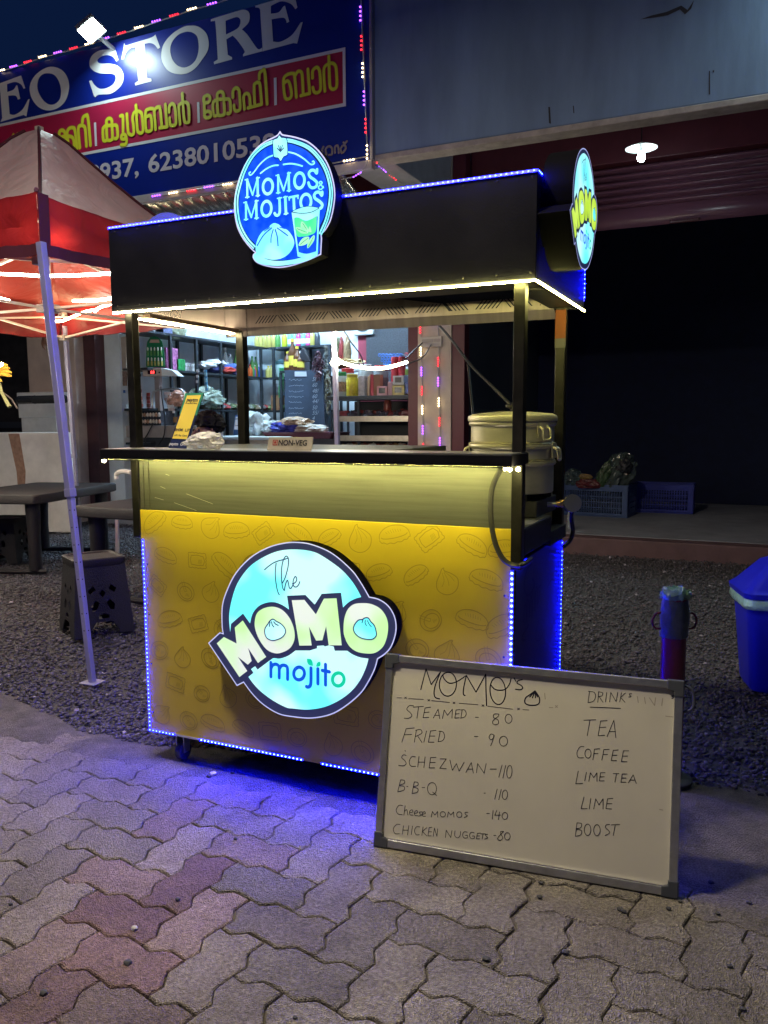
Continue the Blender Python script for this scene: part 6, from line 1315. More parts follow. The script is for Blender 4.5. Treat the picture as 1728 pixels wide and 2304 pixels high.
def stool(c, rz, label, h=.44):
    t_ = thing("stool", label, "stool", (c[0], c[1], 0), "dark rattan-look plastic stools")
    R = Matrix.Translation((c[0], c[1], 0)) @ Matrix.Rotation(rz, 4, 'Z')
    def rr4(x, z, r=.045, n=4, dip=0): return [R @ Vector((sx*(x-r)+r*math.cos(a0+PI/2*i/n), sy*(x-r)+r*math.sin(a0+PI/2*i/n), z-dip)) for (sx, sy, a0) in ((1, 1, 0), (-1, 1, PI/2), (-1, -1, PI), (1, -1, 1.5*PI)) for i in range(n+1)]
    loft(MB(), [rr4(.158, h-.05), rr4(.166, h-.03), rr4(.165, h-.006), rr4(.158, h), rr4(.140, h-.001), rr4(.132, h-.010), rr4(.05, h-.012)]).build("seat", M_rt2, t_, smooth=True)
    for q in range(4):
        Rq = R @ Matrix.Rotation(q*PI/2, 4, 'Z')
        tw, bw_ = .150, .185; zt_, zb2 = h-.045, .012
        # outline with an arch at the foot, and lozenge holes
        W_ = lambda z: tw+(bw_-tw)*(1-(z-zb2)/(zt_-zb2))
        out = [(-tw, zt_), (-W_(.2), .2), (-bw_, zb2), (-bw_+.085, zb2), (-bw_+.098, .045), (-.05, .095), (.05, .095), (bw_-.098, .045), (bw_-.085, zb2), (bw_, zb2), (W_(.2), .2), (tw, zt_)]
        holes = [[(-.075, .20), (-.045, .235), (-.02, .215), (-.045, .165), (-.07, .165)], [(.075, .20), (.07, .165), (.045, .165), (.02, .215), (.045, .235)], [(0, .30), (.022, .275), (0, .25), (-.022, .275)], [(-.055, .33), (-.04, .30), (-.075, .275), (-.09, .30)], [(.055, .33), (.09, .30), (.075, .275), (.04, .30)], [(-.03, .115), (.03, .115), (.035, .135), (0, .15), (-.035, .135)]]
        m3 = lambda p: Rq @ Vector((p[0], -W_(p[1])+.0, p[1]))
        q_ = MB(); q_.poly([[m3(p) for p in out]]+[[m3(p) for p in hl] for hl in holes]); q_.build("side", M_rat, t_, solid=.009)
        f_ = MB(); c3 = Rq @ Vector((-bw_+.04, -bw_+.02, .008)); f_.cbox(c3, (.085, .04, .016), rz+q*PI/2); f_.build("foot", M_rat, t_, bevel=.005)
    return t_
s1 = (PZ(160, 1448, 0)+PZ(300, 1425, 0))/2; 
stool((-1.69, 1.45), -.52, "dark plastic stool standing in front of the second table, nearest the cart", .50)
stool((-4.45, 3.12), .35, "dark plastic stool beneath the long table's left end", .44)
stool((-1.62, 3.25), .1, "dark plastic stool behind the second table, close to the cart", .44)
stool((-4.9, 2.62), .2, "dark plastic stool cut by the left picture edge", .44)
# white plastic chair's arm beyond the tables
ch = thing("plastic_chair", "white plastic chair, only its curved arm showing above the long table", "chair", (-2.35, 4.3, 0))
c_w = mat("white_plastic", (.70, .68, .64), .4)
pa = [PY(262, 1078, 3.9), PY(262, 1068, 3.9), PY(270, 1062, 3.88), PY(285, 1061, 3.85), PY(296, 1064, 3.82)]
MB().tube(smooth_path3(pa), .025, 10).build("arm", c_w, ch, smooth=True)
cb_ = pa[3]; 
for dx in (-.12, .30):
    for dy in (-.05, .38): MB().bar((cb_.x+dx, cb_.y+dy, 0), (cb_.x+dx*.9, cb_.y+dy*.9, .44), .035).build("leg", c_w, ch, bevel=.004)
MB().box((cb_.x-.13, cb_.y-.06, .41), (cb_.x+.31, cb_.y+.36, .45)).build("seat", c_w, ch, bevel=.02)
MB().box((cb_.x-.12, cb_.y+.33, .44), (cb_.x+.30, cb_.y+.37, .80)).build("backrest", c_w, ch, bevel=.02)

# ================================================================== THE SEATED PERSON
def skin_body(name, joints, edges, M, par=None, sub=2, root=0):
    me = bpy.data.meshes.new(name); me.from_pydata([j[0] for j in joints], edges, []); me.materials.append(M)
    o = bpy.data.objects.new(name, me); COL.objects.link(o)
    md = o.modifiers.new("skin", 'SKIN'); md.use_smooth_shade = True
    sv = me.skin_vertices[0].data
    for i, j in enumerate(joints): sv[i].radius = (j[1], j[2] if len(j) > 2 else j[1])
    sv[root].use_root = True
    o.modifiers.new("sub", 'SUBSURF').render_levels = sub; o.modifiers["sub"].levels = sub
    adopt(o, par); return o
hd = PY(465, 968, 2.42)   # middle of the head
ps = thing("person", "dark-haired person in a beige shirt sitting bent forward behind the counter", "person", (hd.x+.18, hd.y+.25, 0))
F = Vector((-.35, -.93, 0)).normalized(); Rt = Vector((-F.y, F.x, 0)); Rt = Vector((.93, -.35, 0))
pel = Vector((hd.x, hd.y, 0))-F*.30+Vector((0, 0, .56)); U3 = Vector((0, 0, 1))
che = Vector((hd.x, hd.y, 0))-F*.13+U3*(hd.z-.38); nek = Vector((hd.x, hd.y, 0))-F*.06+U3*(hd.z-.17); 
M_skin = mat("skin_brown", (.20, .105, .068), .5, var=.08, vscale=12); M_shirt = mat("beige_shirt", (.38, .31, .24), .8, var=.15, vscale=8, bump=.6, bscale=18)
shl, shr = che+Rt*-.19+U3*.13, che+Rt*.19+U3*.13; ell_, elr = shl+F*.16-U3*.28, shr+F*.14-U3*.29; wl, wrr = ell_+F*.2+Rt*.10+U3*.02, elr+F*.22-Rt*.10+U3*.02
knl, knr = pel+F*.42-Rt*.12, pel+F*.42+Rt*.12; fl1, fr1 = knl+F*.02-U3*.50, knr+F*.02-U3*.50
J = [(pel, .15, .12), (pel*.5+che*.5, .14, .11), (che, .15, .11), (nek, .058), (nek+U3*.07+F*.02, .055), (hd+F*.02-U3*.05, .085, .085), (hd+U3*.04, .095, .10),
     (shl, .062), (ell_, .045), (wl, .03), (shr, .062), (elr, .045), (wrr, .03), (knl, .075), (fl1, .04), (fl1+F*.16-U3*.0, .03), (knr, .075), (fr1, .04), (fr1+F*.16, .03),
     (wl+F*.07+Rt*.01, .034, .018), (wrr+F*.07-Rt*.01, .034, .018)]
Ed = [(0,1),(1,2),(2,3),(3,4),(4,5),(5,6),(2,7),(7,8),(8,9),(2,10),(10,11),(11,12),(0,13),(13,14),(14,15),(0,16),(16,17),(17,18),(9,19),(12,20)]
for (wi, ci, sgn_) in ((19, wl, 1), (20, wrr, -1)):
    h0 = Vector(J[wi][0])
    for f_i, (off, ln) in enumerate(((-.026, .070), (-.009, .080), (.009, .075), (.025, .058))):
        a = h0+F*.025+Rt*off; k1, k2 = len(J), len(J)+1
        J += [(a+F*ln*.5+U3*.004, .0085), (a+F*ln-U3*.014, .0075)]; Ed += [(wi, k1), (k1, k2)]
    a = ci+F*.03+Rt*sgn_*.035; k1 = len(J); J += [(a, .011), (a+F*.045+Rt*sgn_*.018-U3*.01, .009)]; Ed += [(wi, k1), (k1, k1+1)]
skin_body("body", J, Ed, M_skin, ps)
# shirt: a wider skin over trunk and upper arms
Js = [(pel, .165, .135), (pel*.5+che*.5, .16, .13), (che, .165, .13), (nek-U3*.03, .075), (shl, .078), (shl*.35+ell_*.65, .068), (shr, .078), (shr*.35+elr*.65, .068)]
skin_body("shirt", Js, [(0,1),(1,2),(2,3),(2,4),(4,5),(2,6),(6,7)], M_shirt, ps)
Jt = [(pel, .165, .135), (knl, .088), (fl1+U3*.06, .06), (knr, .088), (fr1+U3*.06, .06)]
skin_body("trousers", Jt, [(0,1),(1,2),(0,3),(3,4)], mat("dark_trousers", (.03, .032, .04), .8), ps)
hm = MB(); bm = bmesh.new(); bmesh.ops.create_icosphere(bm, subdivisions=4, radius=1)
hc = hd+U3*.045-F*.018
keep = []
for v in bm.verts:
    d = v.co; n1_ = MN.noise(d*5.5)*.16+MN.noise(d*12)*.10
    fr_ = d.x*F.x+d.y*F.y
    low = -.10 if fr_ > .25 else -.62
    z = max(d.z, low)
    v.co = Vector((hc.x+d.x*.120*(1+n1_), hc.y+d.y*.120*(1+n1_), hc.z+z*.098*(1+n1_)))
hm.add([v.co for v in bm.verts], [[x.index for x in f.verts] for f in bm.faces]); bm.free()
hm.build("hair", mat("black_hair", (.003, .003, .004), .6, bump=.8, bscale=120, var=.4, vscale=60, spec=.2), ps, smooth=True)
for s_ in (-1, 1):
    MB().lathe([(.001, -.011), (.009, -.006), (.0105, 0), (.009, .006), (.001, .011)], hd+F*.088+Rt*.033*s_+U3*.0, 12).build("eye", mat("eye_dark", (.05, .04, .04), .2), ps, smooth=True)
    MB().lathe([(.001, -.03), (.016, -.018), (.02, 0), (.017, .02), (.001, .03)], hd+Rt*.092*s_-F*.0, 10, sx=.5).build("ear", M_skin, ps, smooth=True)
MB().tube([hd+F*.092+U3*.0, hd+F*.112-U3*.03, hd+F*.098-U3*.042], [.010, .016, .012], 8).build("nose", M_skin, ps, smooth=True)
MB().tube([hd+F*.088-U3*.066-Rt*.026, hd+F*.096-U3*.064, hd+F*.088-U3*.066+Rt*.026], [.004, .007, .004], 8).build("mouth", mat("lip_brown", (.16, .06, .05), .5), ps, smooth=True)
# ================================================================== INSIDE THE STORE
# tube lamps of the shop (on its ceiling, above the picture's sight line)
for i, (x, y) in enumerate(((-4.6, 7.2), (-3.0, 7.6))):
    tl2 = thing("tube_lamp", ("ceiling tube lamp over the store's left shelves", "ceiling tube lamp over the store's right racks")[i], "lamp", (x, y, 4.2))
    MB().box((x-.65, y-.03, 4.20), (x+.65, y+.03, 4.24)).build("fitting", mat("lamp_fitting", (.7, .7, .7), .5), tl2)
    MB().tube([(x-.6, y, 4.175), (x+.6, y, 4.175)], .016, 8).build("tube", glow("tube_glow", (.58, .82, 1), E_STORE), tl2)
M_sh = mat("shelf_black_steel", (.035, .045, .055), .45, .3, var=.15)
# left shelf unit along the side wall, rear unit along the back wall
shA = thing("steel_shelf", "black steel shelving running along the store's left wall", "shelf", (-5.4, 7.5, .12))
xa, LV = -5.22, (2.57, 2.08, 1.54, 1.08)
for z in LV: MB().box((-5.65, 5.98+.14, z-.03), (xa, 9.05, z)).build("shelf_board", M_sh, shA)
for u in (388, 445, 500, 550, 590): 
    y = PX(u, 860, xa).y; MB().box((xa-.035, y-.02, .12), (xa+.002, y+.02, 2.545)).build("upright", M_sh, shA)
for u in (405, 458, 512, 560):
    y = PX(u, 860, -5.6).y; MB().box((-5.645, y-.02, .12), (-5.61, y+.02, 2.545)).build("upright", M_sh, shA)
shB = thing("steel_shelf", "black steel shelving across the store's back wall", "shelf", (-4.5, 9.2, .12))
yb_ = 9.0
for z in LV: MB().box((-5.2, yb_, z-.03), (-4.02, 9.40, z)).build("shelf_board", M_sh, shB)
for x in (-5.10, -4.62, -4.06):
    MB().box((x, yb_-.002, .12), (x+.04, yb_+.03, 2.545)).build("upright", M_sh, shB); MB().box((x+.02, 9.36, .12), (x+.055, 9.39, 2.545)).build("upright", M_sh, shB)
# ---- goods
def lathe_bottle(p, h, r, body, cap, name, label, cat, group=None, lab=None, neck=.35):
    t_ = thing(name, label, cat, tuple(p), group); p = Vector(p)
    MB().lathe([(r*.9, 0), (r, h*.03), (r, h*.55), (r*.92, h*.62), (r*neck, h*.84), (r*neck, h*.92)], p, 16).build("body", body, t_, smooth=True)
    MB().lathe([(r*neck*1.15, h*.90), (r*neck*1.15, h), (0.001, h)], p, 12).build("cap", cap, t_, smooth=True)
    if lab: MB().lathe([(r*1.015, h*.16), (r*1.015, h*.46)], p, 16).build("label_band", lab, t_, smooth=True)
    return t_
G = lambda n, c, **k: mat(n, c, k.pop('rough', .3), **k)
M_pet = mat("pet_clear", (.75, .8, .82), .08, trans=.8, ior=1.15)
caps = {'w': G("cap_white", (.7, .7, .7)), 'g': G("cap_green", (.03, .25, .08)), 'y': G("cap_yellow", (.6, .5, .06)), 'r': G("cap_red", (.5, .03, .03)), 'p': G("cap_pink", (.6, .08, .3))}
bodies = {'oil': G("oil_yellow", (.45, .42, .12)), 'grn': G("bottle_green", (.10, .28, .08)), 'lime': G("bottle_lime", (.50, .60, .05)), 'wht': G("bottle_white", (.6, .62, .62)), 'brn': G("bottle_brown", (.10, .04, .015)), 'org': G("bottle_orange", (.6, .12, .03)), 'blu': G("bottle_blue", (.03, .12, .5)), 'pnk': G("bottle_pink", (.5, .06, .28)), 'aqua': G("bottle_aqua", (.15, .35, .35)), 'dark': G("bottle_dark", (.05, .06, .07))}
labs = {'w': G("label_white", (.7, .7, .68)), 'y': G("label_yellow", (.6, .5, .08)), 'g': G("label_green", (.05, .3, .12))}
def at(u, v, y): return PY(u, v, y)
zTop = LV[0]
# bottles along the top board of the rear shelf
row = [(578, 'oil', 'y'), (587, 'oil', 'y'), (597, 'oil', 'g'), (606, 'oil', 'y'), (616, 'oil', 'y'), (625, 'grn', 'y'), (640, 'lime', 'y'), (653, 'aqua', 'w'), (663, 'aqua', 'w'), (672, 'pnk', 'p'), (683, 'aqua', 'w'), (694, 'pnk', 'p'), (704, 'oil', 'y'), (714, 'dark', 'w')]
nm_ = {'oil': "yellow-green drink bottle on the store's top rear shelf", 'grn': "green drink bottle on the top rear shelf", 'lime': "bright lime spray bottle on the top rear shelf", 'aqua': "pale aqua bottle on the top rear shelf", 'pnk': "pink-labelled bottle on the top rear shelf", 'dark': "dark bottle at the right end of the top rear shelf"}
for u, b, c in row:
    p = PY(u, 762, 9.15); p.z = zTop+.002
    lathe_bottle(p, .27, .047, bodies[b], caps[c], "bottle", nm_[b], "bottle", "bottles on the top rear shelf", labs['w'] if b in ('aqua', 'pnk') else None)
def boxgood(lo, hi, M, name, label, cat="box", group=None, bev=.003): return tagit(MB().box(lo, hi).build(name, M, bevel=bev), label, cat, group)
# stacks on the top board of the left shelf
p = PX(330, 735, -5.35)
boxgood((-5.55, p.y-.25, zTop+.002), (-5.25, p.y+.22, zTop+.09), G("newspaper", (.42, .43, .45), var=.2, vscale=60), "paper_stack", "grey stack of papers on the left shelf's top board", "papers")
p = PX(362, 735, -5.3); boxgood((-5.5, p.y-.18, zTop+.002), (-5.25, p.y+.18, zTop+.16), G("print_carton", (.16, .20, .36), var=.6, vscale=40), "carton", "small blue and white printed carton on the left shelf's top board", "carton")
bagblob("plastic_bag", tuple(PX(392, 742, -5.35)), (.1, .24, .13), mat("bag_film_green", (.36, .40, .28), .15, var=.4, vscale=20, bump=.5, bscale=25), 3.3); tagit(COL.objects["plastic_bag"], "pale green plastic bag on the left shelf's top board", "bag")
# middle board: boxes, cups, cloths, bottles
mid = LV[1]
def onA(u, z): 
    d = ray(u, 0); y = PX(u, 840, -5.38).y; return Vector((-5.38, y, z+.002))
p = onA(372, mid); tagit(MB().box((-5.5, p.y-.11, mid+.002), (-5.26, p.y+.14, mid+.30)).build("sachet_box", mat("pink_sachets", (.45, .16, .36), .35, var=.7, vscale=26), bevel=.004), "pink and violet sachet display box on the middle left shelf", "box")
p = onA(392, mid); tagit(MB().box((-5.5, p.y-.09, mid+.002), (-5.26, p.y+.10, mid+.16)).build("green_packet_box", mat("green_white_pack", (.03, .30, .09), .35, var=.6, vscale=22), bevel=.004), "small green packet box beside the pink sachets", "box")
for i, u in enumerate((405, 414, 423, 433)):
    p = onA(u, mid); tagit(MB().lathe([(.04, 0), (.045, .07), (.05, .075), (.05, .12)], p, 12).build("cup_stack", G("cup_white", (.62, .65, .66), var=.3, vscale=40), smooth=True), "short stack of white printed cups on the middle left shelf", "cups", "white cup stacks on the middle shelf")
p = onA(480, mid)
clz = [("navy", (.03, .04, .16), 0, 0), ("white", (.6, .62, .66), -.18, .05), ("red", (.42, .05, .04), .28, .0), ("navy", (.03, .04, .16), .55, -.03), ("white", (.6, .62, .66), .05, .10), ("blue", (.05, .10, .35), .42, .05)]
for i, (cn, c, dy, dz) in enumerate(clz):
    o = bagblob("folded_cloth", (-5.36, p.y+dy, mid+.07+dz), (.13, .20, .06), G("cloth_"+cn, c, rough=.8, var=.35, vscale=18, bump=.6, bscale=22), i*2.1, amp=.4, sub=3)
    tagit(o, "folded %s cloth in the heap on the middle left shelf" % cn, "cloth", "heap of folded cloths on the middle shelf")
for u, b, c, h in ((508, 'wht', 'w', .42), (519, 'wht', 'w', .33), (533, 'grn', 'g', .40), (541, 'wht', 'g', .40), (548, 'wht', 'w', .3)):
    p = onA(u, mid); lathe_bottle(p, h, .05, M_pet if b == 'wht' else bodies[b], caps[c], "bottle", "green-capped green bottle on the middle left shelf" if b == 'grn' else ("clear bottle with a green cap on the middle left shelf" if c == 'g' else "clear white-capped bottle on the middle left shelf"), "bottle", "tall bottles on the middle left shelf", labs['w'])
for u, b, c in ((563, 'org', 'r'), (568, 'grn', 'g'), (573, 'org', 'w'), (576, 'grn', 'g'), (570, 'blu', 'w'), (582, 'blu', 'w'), (587, 'blu', 'w')):
    p = onA(u, mid); lathe_bottle(p, .34 if b == 'grn' else .2, .04, bodies[b], caps[c], "bottle", {'org': "small orange bottle at the far end of the middle left shelf", 'grn': "green long-necked bottle at the far end of the middle left shelf", 'blu': "small blue bottle at the far end of the middle left shelf"}[b], "bottle", "bottles at the far end of the left shelf", None)
for u, b, c, h in ((604, 'oil', 'y', .2), (611, 'oil', 'y', .2), (618, 'wht', 'w', .36)):
    p = PY(u, 840, 9.12); p.z = mid+.002; lathe_bottle(p, h, .05, M_pet if b == 'wht' else bodies[b], caps[c], "bottle", "squat yellow-capped bottle on the middle rear shelf" if b == 'oil' else "clear white-capped bottle on the middle rear shelf", "bottle", "bottles on the middle rear shelf")
jr = PY(634, 838, 9.1); jr.z = mid+.002
jt = thing("jar", "wide clear jar with a dark lid on the rear shelf beside the blackboard", "jar", tuple(jr)); MB().lathe([(.09, 0), (.1, .02), (.1, .19), (.08, .22)], jr, 20).build("body", G("jar_aqua", (.30, .42, .42), rough=.15), jt, smooth=True); MB().lathe([(.105, .215), (.105, .26), (.06, .27), (.05, .29), (.001, .29)], jr, 20).build("lid", G("jar_lid_teal", (.04, .10, .12)), jt, smooth=True)
# lower boards: packets
for i in range(16):
    u = 462+i*9.0; p = PX(u, 900, -5.35); z = LV[2]; c = [(.20, .22, .18), (.12, .15, .08), (.26, .20, .14), (.30, .30, .30), (.32, .05, .05)][i % 5] if i != 12 else (.40, .04, .05)
    o = bagblob("packet", (-5.34, p.y, z+.045), (.11, .13, .055), G("packet_%d" % (i % 5), c, rough=.25, var=.5, vscale=14, bump=.6, bscale=20), i*1.3, amp=.4, sub=3)
    tagit(o, ["grey-green snack packet lying on the lower left shelf", "dark green snack packet lying on the lower left shelf", "brown snack packet lying on the lower left shelf", "silvery snack packet lying on the lower left shelf", "red snack packet lying on the lower left shelf"][i % 5], "packet", "snack packets on the lower left shelf")
bagblob("packet_pile", tuple(PX(465, 893, -5.3)), (.16, .34, .16), G("film_green_white", (.26, .32, .26), rough=.2, var=.6, vscale=12, bump=.6, bscale=16), 9.1, amp=.5); tagit(COL.objects["packet_pile"], "pile of clear green packets at the near end of the lower left shelf", "packets")
for i in range(5):
    p = PY(612+i*7, 902, 9.1); o = bagblob("packet", (p.x, 9.12, LV[2]+.04), (.07, .09, .05), G("packet_r%d" % (i % 2), [(.10, .16, .06), (.33, .10, .06)][i % 2], rough=.25, var=.5, vscale=14), i*3.3, amp=.4, sub=3); tagit(o, ["green snack packet on the lower rear shelf", "orange-red snack packet on the lower rear shelf"][i % 2], "packet", "snack packets on the lower rear shelf")
p = PY(621, 893, 9.05); boxgood((p.x-.09, 9.03, LV[2]+.002), (p.x+.07, 9.22, LV[2]+.25), G("kraft", (.26, .15, .08), var=.2), "paper_box", "brown paper box on the lower rear shelf", "box")
# hanging sachet strips
def strip(u0, v0, v1, yy, wpx, n, M1, M2, label, slope=0.0, plane='Y'):
    t_ = thing("sachet_strip", label, "sachets", tuple(PY(u0, v0, yy)))
    for i in range(n):
        va, vb__ = v0+(v1-v0)*i/n, v0+(v1-v0)*(i+.92)/n; ua = u0+slope*i/n
        a, b = PY(ua-wpx/2, va, yy), PY(ua+wpx/2, vb__, yy)
        MB().box((a.x, yy-.012-.006*(i % 2), b.z), (b.x, yy+.002, a.z)).build("sachet", M1 if i % 2 == 0 else M2, t_, bevel=.004)
    return t_
strip(445, 832, 868, 6.9, 5, 6, G("sachet_white", (.6, .62, .66)), G("sachet_dark", (.05, .06, .09)), "white and black sachet strip hanging from the middle shelf", -2)
strip(463, 832, 880, 6.95, 6, 7, G("sachet_blue", (.08, .30, .55)), G("sachet_sky", (.25, .5, .65)), "sky-blue sachet strip hanging from the middle shelf", 3)
strip(634, 828, 896, 8.85, 10, 5, G("sachet_green", (.03, .25, .09), var=.3, vscale=20), G("sachet_leaf", (.06, .32, .13), var=.3, vscale=20), "green sachet strip hanging beside the blackboard", -2)
strip(305, 782, 848, 6.35, 9, 11, G("sachet_black", (.02, .02, .025)), G("sachet_white", (.6, .62, .66)), "black and white sachet strip hanging near the doorway", 9)
strip(310, 868, 925, 6.4, 17, 7, G("sachet_silver", (.55, .45, .45), var=.4, vscale=25), G("sachet_red_silver", (.45, .16, .14), var=.5, vscale=25), "silver and maroon packet strip below the black sachet strip", 6)
strip(331, 884, 925, 6.6, 14, 5, G("sachet_maroon", (.30, .05, .05), var=.4, vscale=25), G("sachet_choc", (.20, .05, .04), var=.4, vscale=25), "maroon packet strip hanging behind the weighing scale", 2)
strip(377, 882, 930, 6.5, 14, 8, G("sachet_silver", (.55, .45, .45)), G("sachet_white", (.6, .62, .66)), "slanting white sachet strip beside the scale post", 12)
# hang-card of green cards
hc_ = thing("hanging_card", "green round-topped hang card carrying two rows of small bottles", "card", tuple(PY(346, 820, 6.45)))
q = MB(); pts = [PY(329, 826, 6.45), PY(371, 826, 6.45), PY(368, 785, 6.45), PY(364, 768, 6.45), PY(356, 759, 6.45), PY(347, 756, 6.45), PY(338, 759, 6.45), PY(331, 769, 6.45), PY(329, 785, 6.45)]
q.prism(pts, (0, .006, 0)).build("card", G("card_green", (.015, .20, .09)), hc_)
for k_, (v0, M1) in enumerate(((800, bodies['grn']), (823, bodies['oil']))):
    for i in range(5):
        pb = PY(333+i*7.6+k_, v0, 6.42); MB().lathe([(.013, 0), (.014, .05), (.006, .07)], pb, 8).build("small_bottle", M1, hc_, smooth=True); MB().lathe([(.010, .068), (.010, .10), (.002, .115)], pb, 8).build("dropper_cap", caps['w'], hc_, smooth=True)
MB().add([PY(336, 771, 6.444), PY(359, 771, 6.444), PY(357, 764, 6.444), (PY(339, 764, 6.444))], [(0, 1, 2, 3)]).build("heading", G("card_pink", (.55, .35, .32)), hc_)
yc = thing("hanging_card", "yellow-topped hang card beside the doorway post", "card", tuple(PY(304, 770, 6.4)))
MB().prism([PY(300, 782, 6.4), PY(312, 782, 6.4), PY(312, 764, 6.4), PY(306, 758, 6.4), (PY(300, 758, 6.4))], (0, .005, 0)).build("card", G("card_yellow", (.50, .48, .10)), yc)
# wall calendar roll and papers on the left wall
wc_ = thing("paper_roll", "beige rolled paper sheet hanging on the pale blue wall", "paper roll", tuple(PY(275, 800, 6.12)))
MB().prism([PY(265, 760, 6.12), PY(284, 756, 6.12), PY(284, 834, 6.12), PY(268, 834, 6.12)], (0, .03, 0)).build("sheet", G("kraft_pale", (.36, .32, .28), var=.15), wc_, bevel=.008)
for i in range(4): MB().box(tuple(PY(267, 776+i*20, 6.118)), tuple(PY(272, 773+i*20, 6.1175)+Vector((0, .0005, 0)))).build("print_mark", G("print_dark", (.06, .06, .07)), wc_)
MB().prism([PY(270, 835, 6.12), PY(284, 835, 6.12), PY(284, 868, 6.12), PY(273, 868, 6.12)], (0, .02, 0)).build("lower_sheet", G("sheet_brown", (.18, .13, .11), var=.6, vscale=40), wc_)
for i, (u, v) in enumerate(((264, 744), (279, 884))):
    tagit(MB().prism([PY(u-2, v, 6.11), PY(u+2, v, 6.11), PY(u+2, v-6, 6.11), PY(u-2, v-6, 6.11)], (0, .01, 0)).build("wall_hook", G("hook_blue", (.02, .10, .35))), ("blue wall hook above the paper roll", "blue wall hook below the paper roll")[i], "hook")
# store front counter, scale, eggs
ctr_ = thing("shop_counter", "grey laminate shop counter at the store's entrance", "counter", (-5.0, 6.3, .12))
pL, pR = PY(246, 958, 6.15), PY(440, 958, 6.15)
MB().box((pL.x, 6.15, pL.z-.16), (pR.x, 6.75, pL.z)).build("counter_top", G("counter_laminate", (.30, .27, .26), rough=.5, var=.1), ctr_, bevel=.004)
MB().box((pL.x+.05, 6.22, .12), (pR.x-.02, 6.70, pL.z-.162)).build("front_panel", G("counter_dark", (.03, .035, .045), rough=.6), ctr_)
MB().box((pL.x+.28, 6.205, pL.z-.62), (pL.x+.52, 6.218, pL.z-.22)).build("notice", G("notice_grey", (.20, .22, .26)), ctr_)
MB().box((pL.x+.0, 6.12, pL.z-.28), (pL.x+.09, 6.148, pL.z-.05)).build("purple_pouch", G("pouch_purple", (.10, .06, .32)), ctr_, bevel=.01)
scl = thing("weighing_scale", "weighing scale with a red digital display on a tall post", "scale", tuple(PY(360, 955, 6.3)))
a, b = PY(355, 955, 6.3), PY(357, 845, 6.3)
MB().box((a.x-.03, 6.30, pL.z), (a.x+.05, 6.36, b.z)).build("post", G("scale_post", (.32, .28, .28), rough=.35, metal=.3), scl)
h0, h1 = PY(321, 847, 6.22), PY(363, 828, 6.22)
MB().box((h0.x, 6.22, h0.z), (h1.x, 6.40, h1.z)).build("display_head", G("scale_cream", (.50, .40, .35), rough=.5), scl, bevel=.006)
MB().prism([(h1.x+.001, 6.22, h1.z-.002), (h1.x+.11, 6.30, h1.z-.03), (h1.x+.15, 6.38, h0.z), (h1.x+.001, 6.23, h0.z+.002)], (0, .12, 0)).build("side_hood", G("scale_white", (.55, .60, .62), rough=.5), scl)
d0, d1 = PY(333, 842, 6.218), PY(351, 833, 6.218); MB().box((d0.x, 6.212, d0.z), (d1.x, 6.2195, d1.z)).build("display", G("display_dark", (.03, .01, .015), rough=.2), scl)
q = MB(); text_on(q, "0.0", .05, (PY(339, 840.5, 6.21).x, 6.2105, PY(339, 840.5, 6.21).z), (1, 0, 0), (0, 0, 1), off=.02); q.build("digits", glow("digit_red", (1, .03, .03), 5), scl, recalc=False)
MB().lathe([(.012, 0), (.012, .008)], PY(359, 838, 6.215), 12, Matrix.Rotation(PI/2, 3, 'X')).build("knob", G("knob_black", (.02, .02, .02)), scl)
ar = MB(); ar.tube(smooth_path3([PY(343, 930, 6.3), PY(343, 890, 6.3), PY(350, 880, 6.3), PY(370, 876, 6.3), PY(405, 876, 6.3), PY(414, 886, 6.3), PY(416, 900, 6.3)]), .014, 8); tagit(ar.build("steel_hoop", G("hoop_steel", (.5, .5, .5), rough=.3, metal=.9), smooth=True), "bent steel tube hoop standing behind the scale post", "hoop")
MEG = G("egg_white", (.62, .55, .50)); egt = thing("egg_tray", "dark stacked trays of eggs on the shop counter", "egg tray", tuple(PY(335, 952, 6.2)))
e0, e1 = PY(303, 955, 6.22), PY(360, 955, 6.22)
MB().box((e0.x, 6.24, pL.z+.002), (e1.x, 6.50, pL.z+.20)).build("tray_stack", G("tray_dark", (.03, .035, .045), var=.4, vscale=30), egt)
for r_ in range(2):
    for i in range(9): MB().lathe([(.001, -.03), (.018, -.02), (.022, 0), (.016, .022), (.001, .034)], (e0.x+.02+i*(e1.x-e0.x-.04)/8, 6.235, pL.z+.055+r_*.09), 10).build("egg", MEG if (i+r_) % 4 else G("egg_tan", (.45, .26, .17)), egt, smooth=True)
bk_ = bagblob("snack_packets", tuple(PY(400, 897, 6.6)), (.16, .15, .11), G("film_red_white", (.42, .22, .16), rough=.25, var=.6, vscale=10, bump=.6, bscale=14), 5.7, amp=.4); tagit(bk_, "bunch of red and clear snack packets behind the steel hoop", "packets")
boxgood(tuple(PY(377, 951, 6.5)), tuple(PY(410, 938, 6.5)+Vector((0, .2, 0))), G("wood_box", (.28, .16, .07), rough=.6), "wooden_box", "small brown wooden box behind the sachet strip on the counter", "box")
cable([PY(345, 952, 6.1), PY(333, 975, 6.1), PY(325, 990, 6.1), PY(332, 1000, 6.1), PY(350, 1006, 6.1)], .008, "black lead looping down the front of the shop counter")
cable([PY(362, 870, 6.25), PY(366, 905, 6.2), PY(371, 940, 6.14), PY(371, 965, 6.1), PY(367, 985, 6.1), PY(355, 1003, 6.1)], .008, "black scale lead hanging along the post")
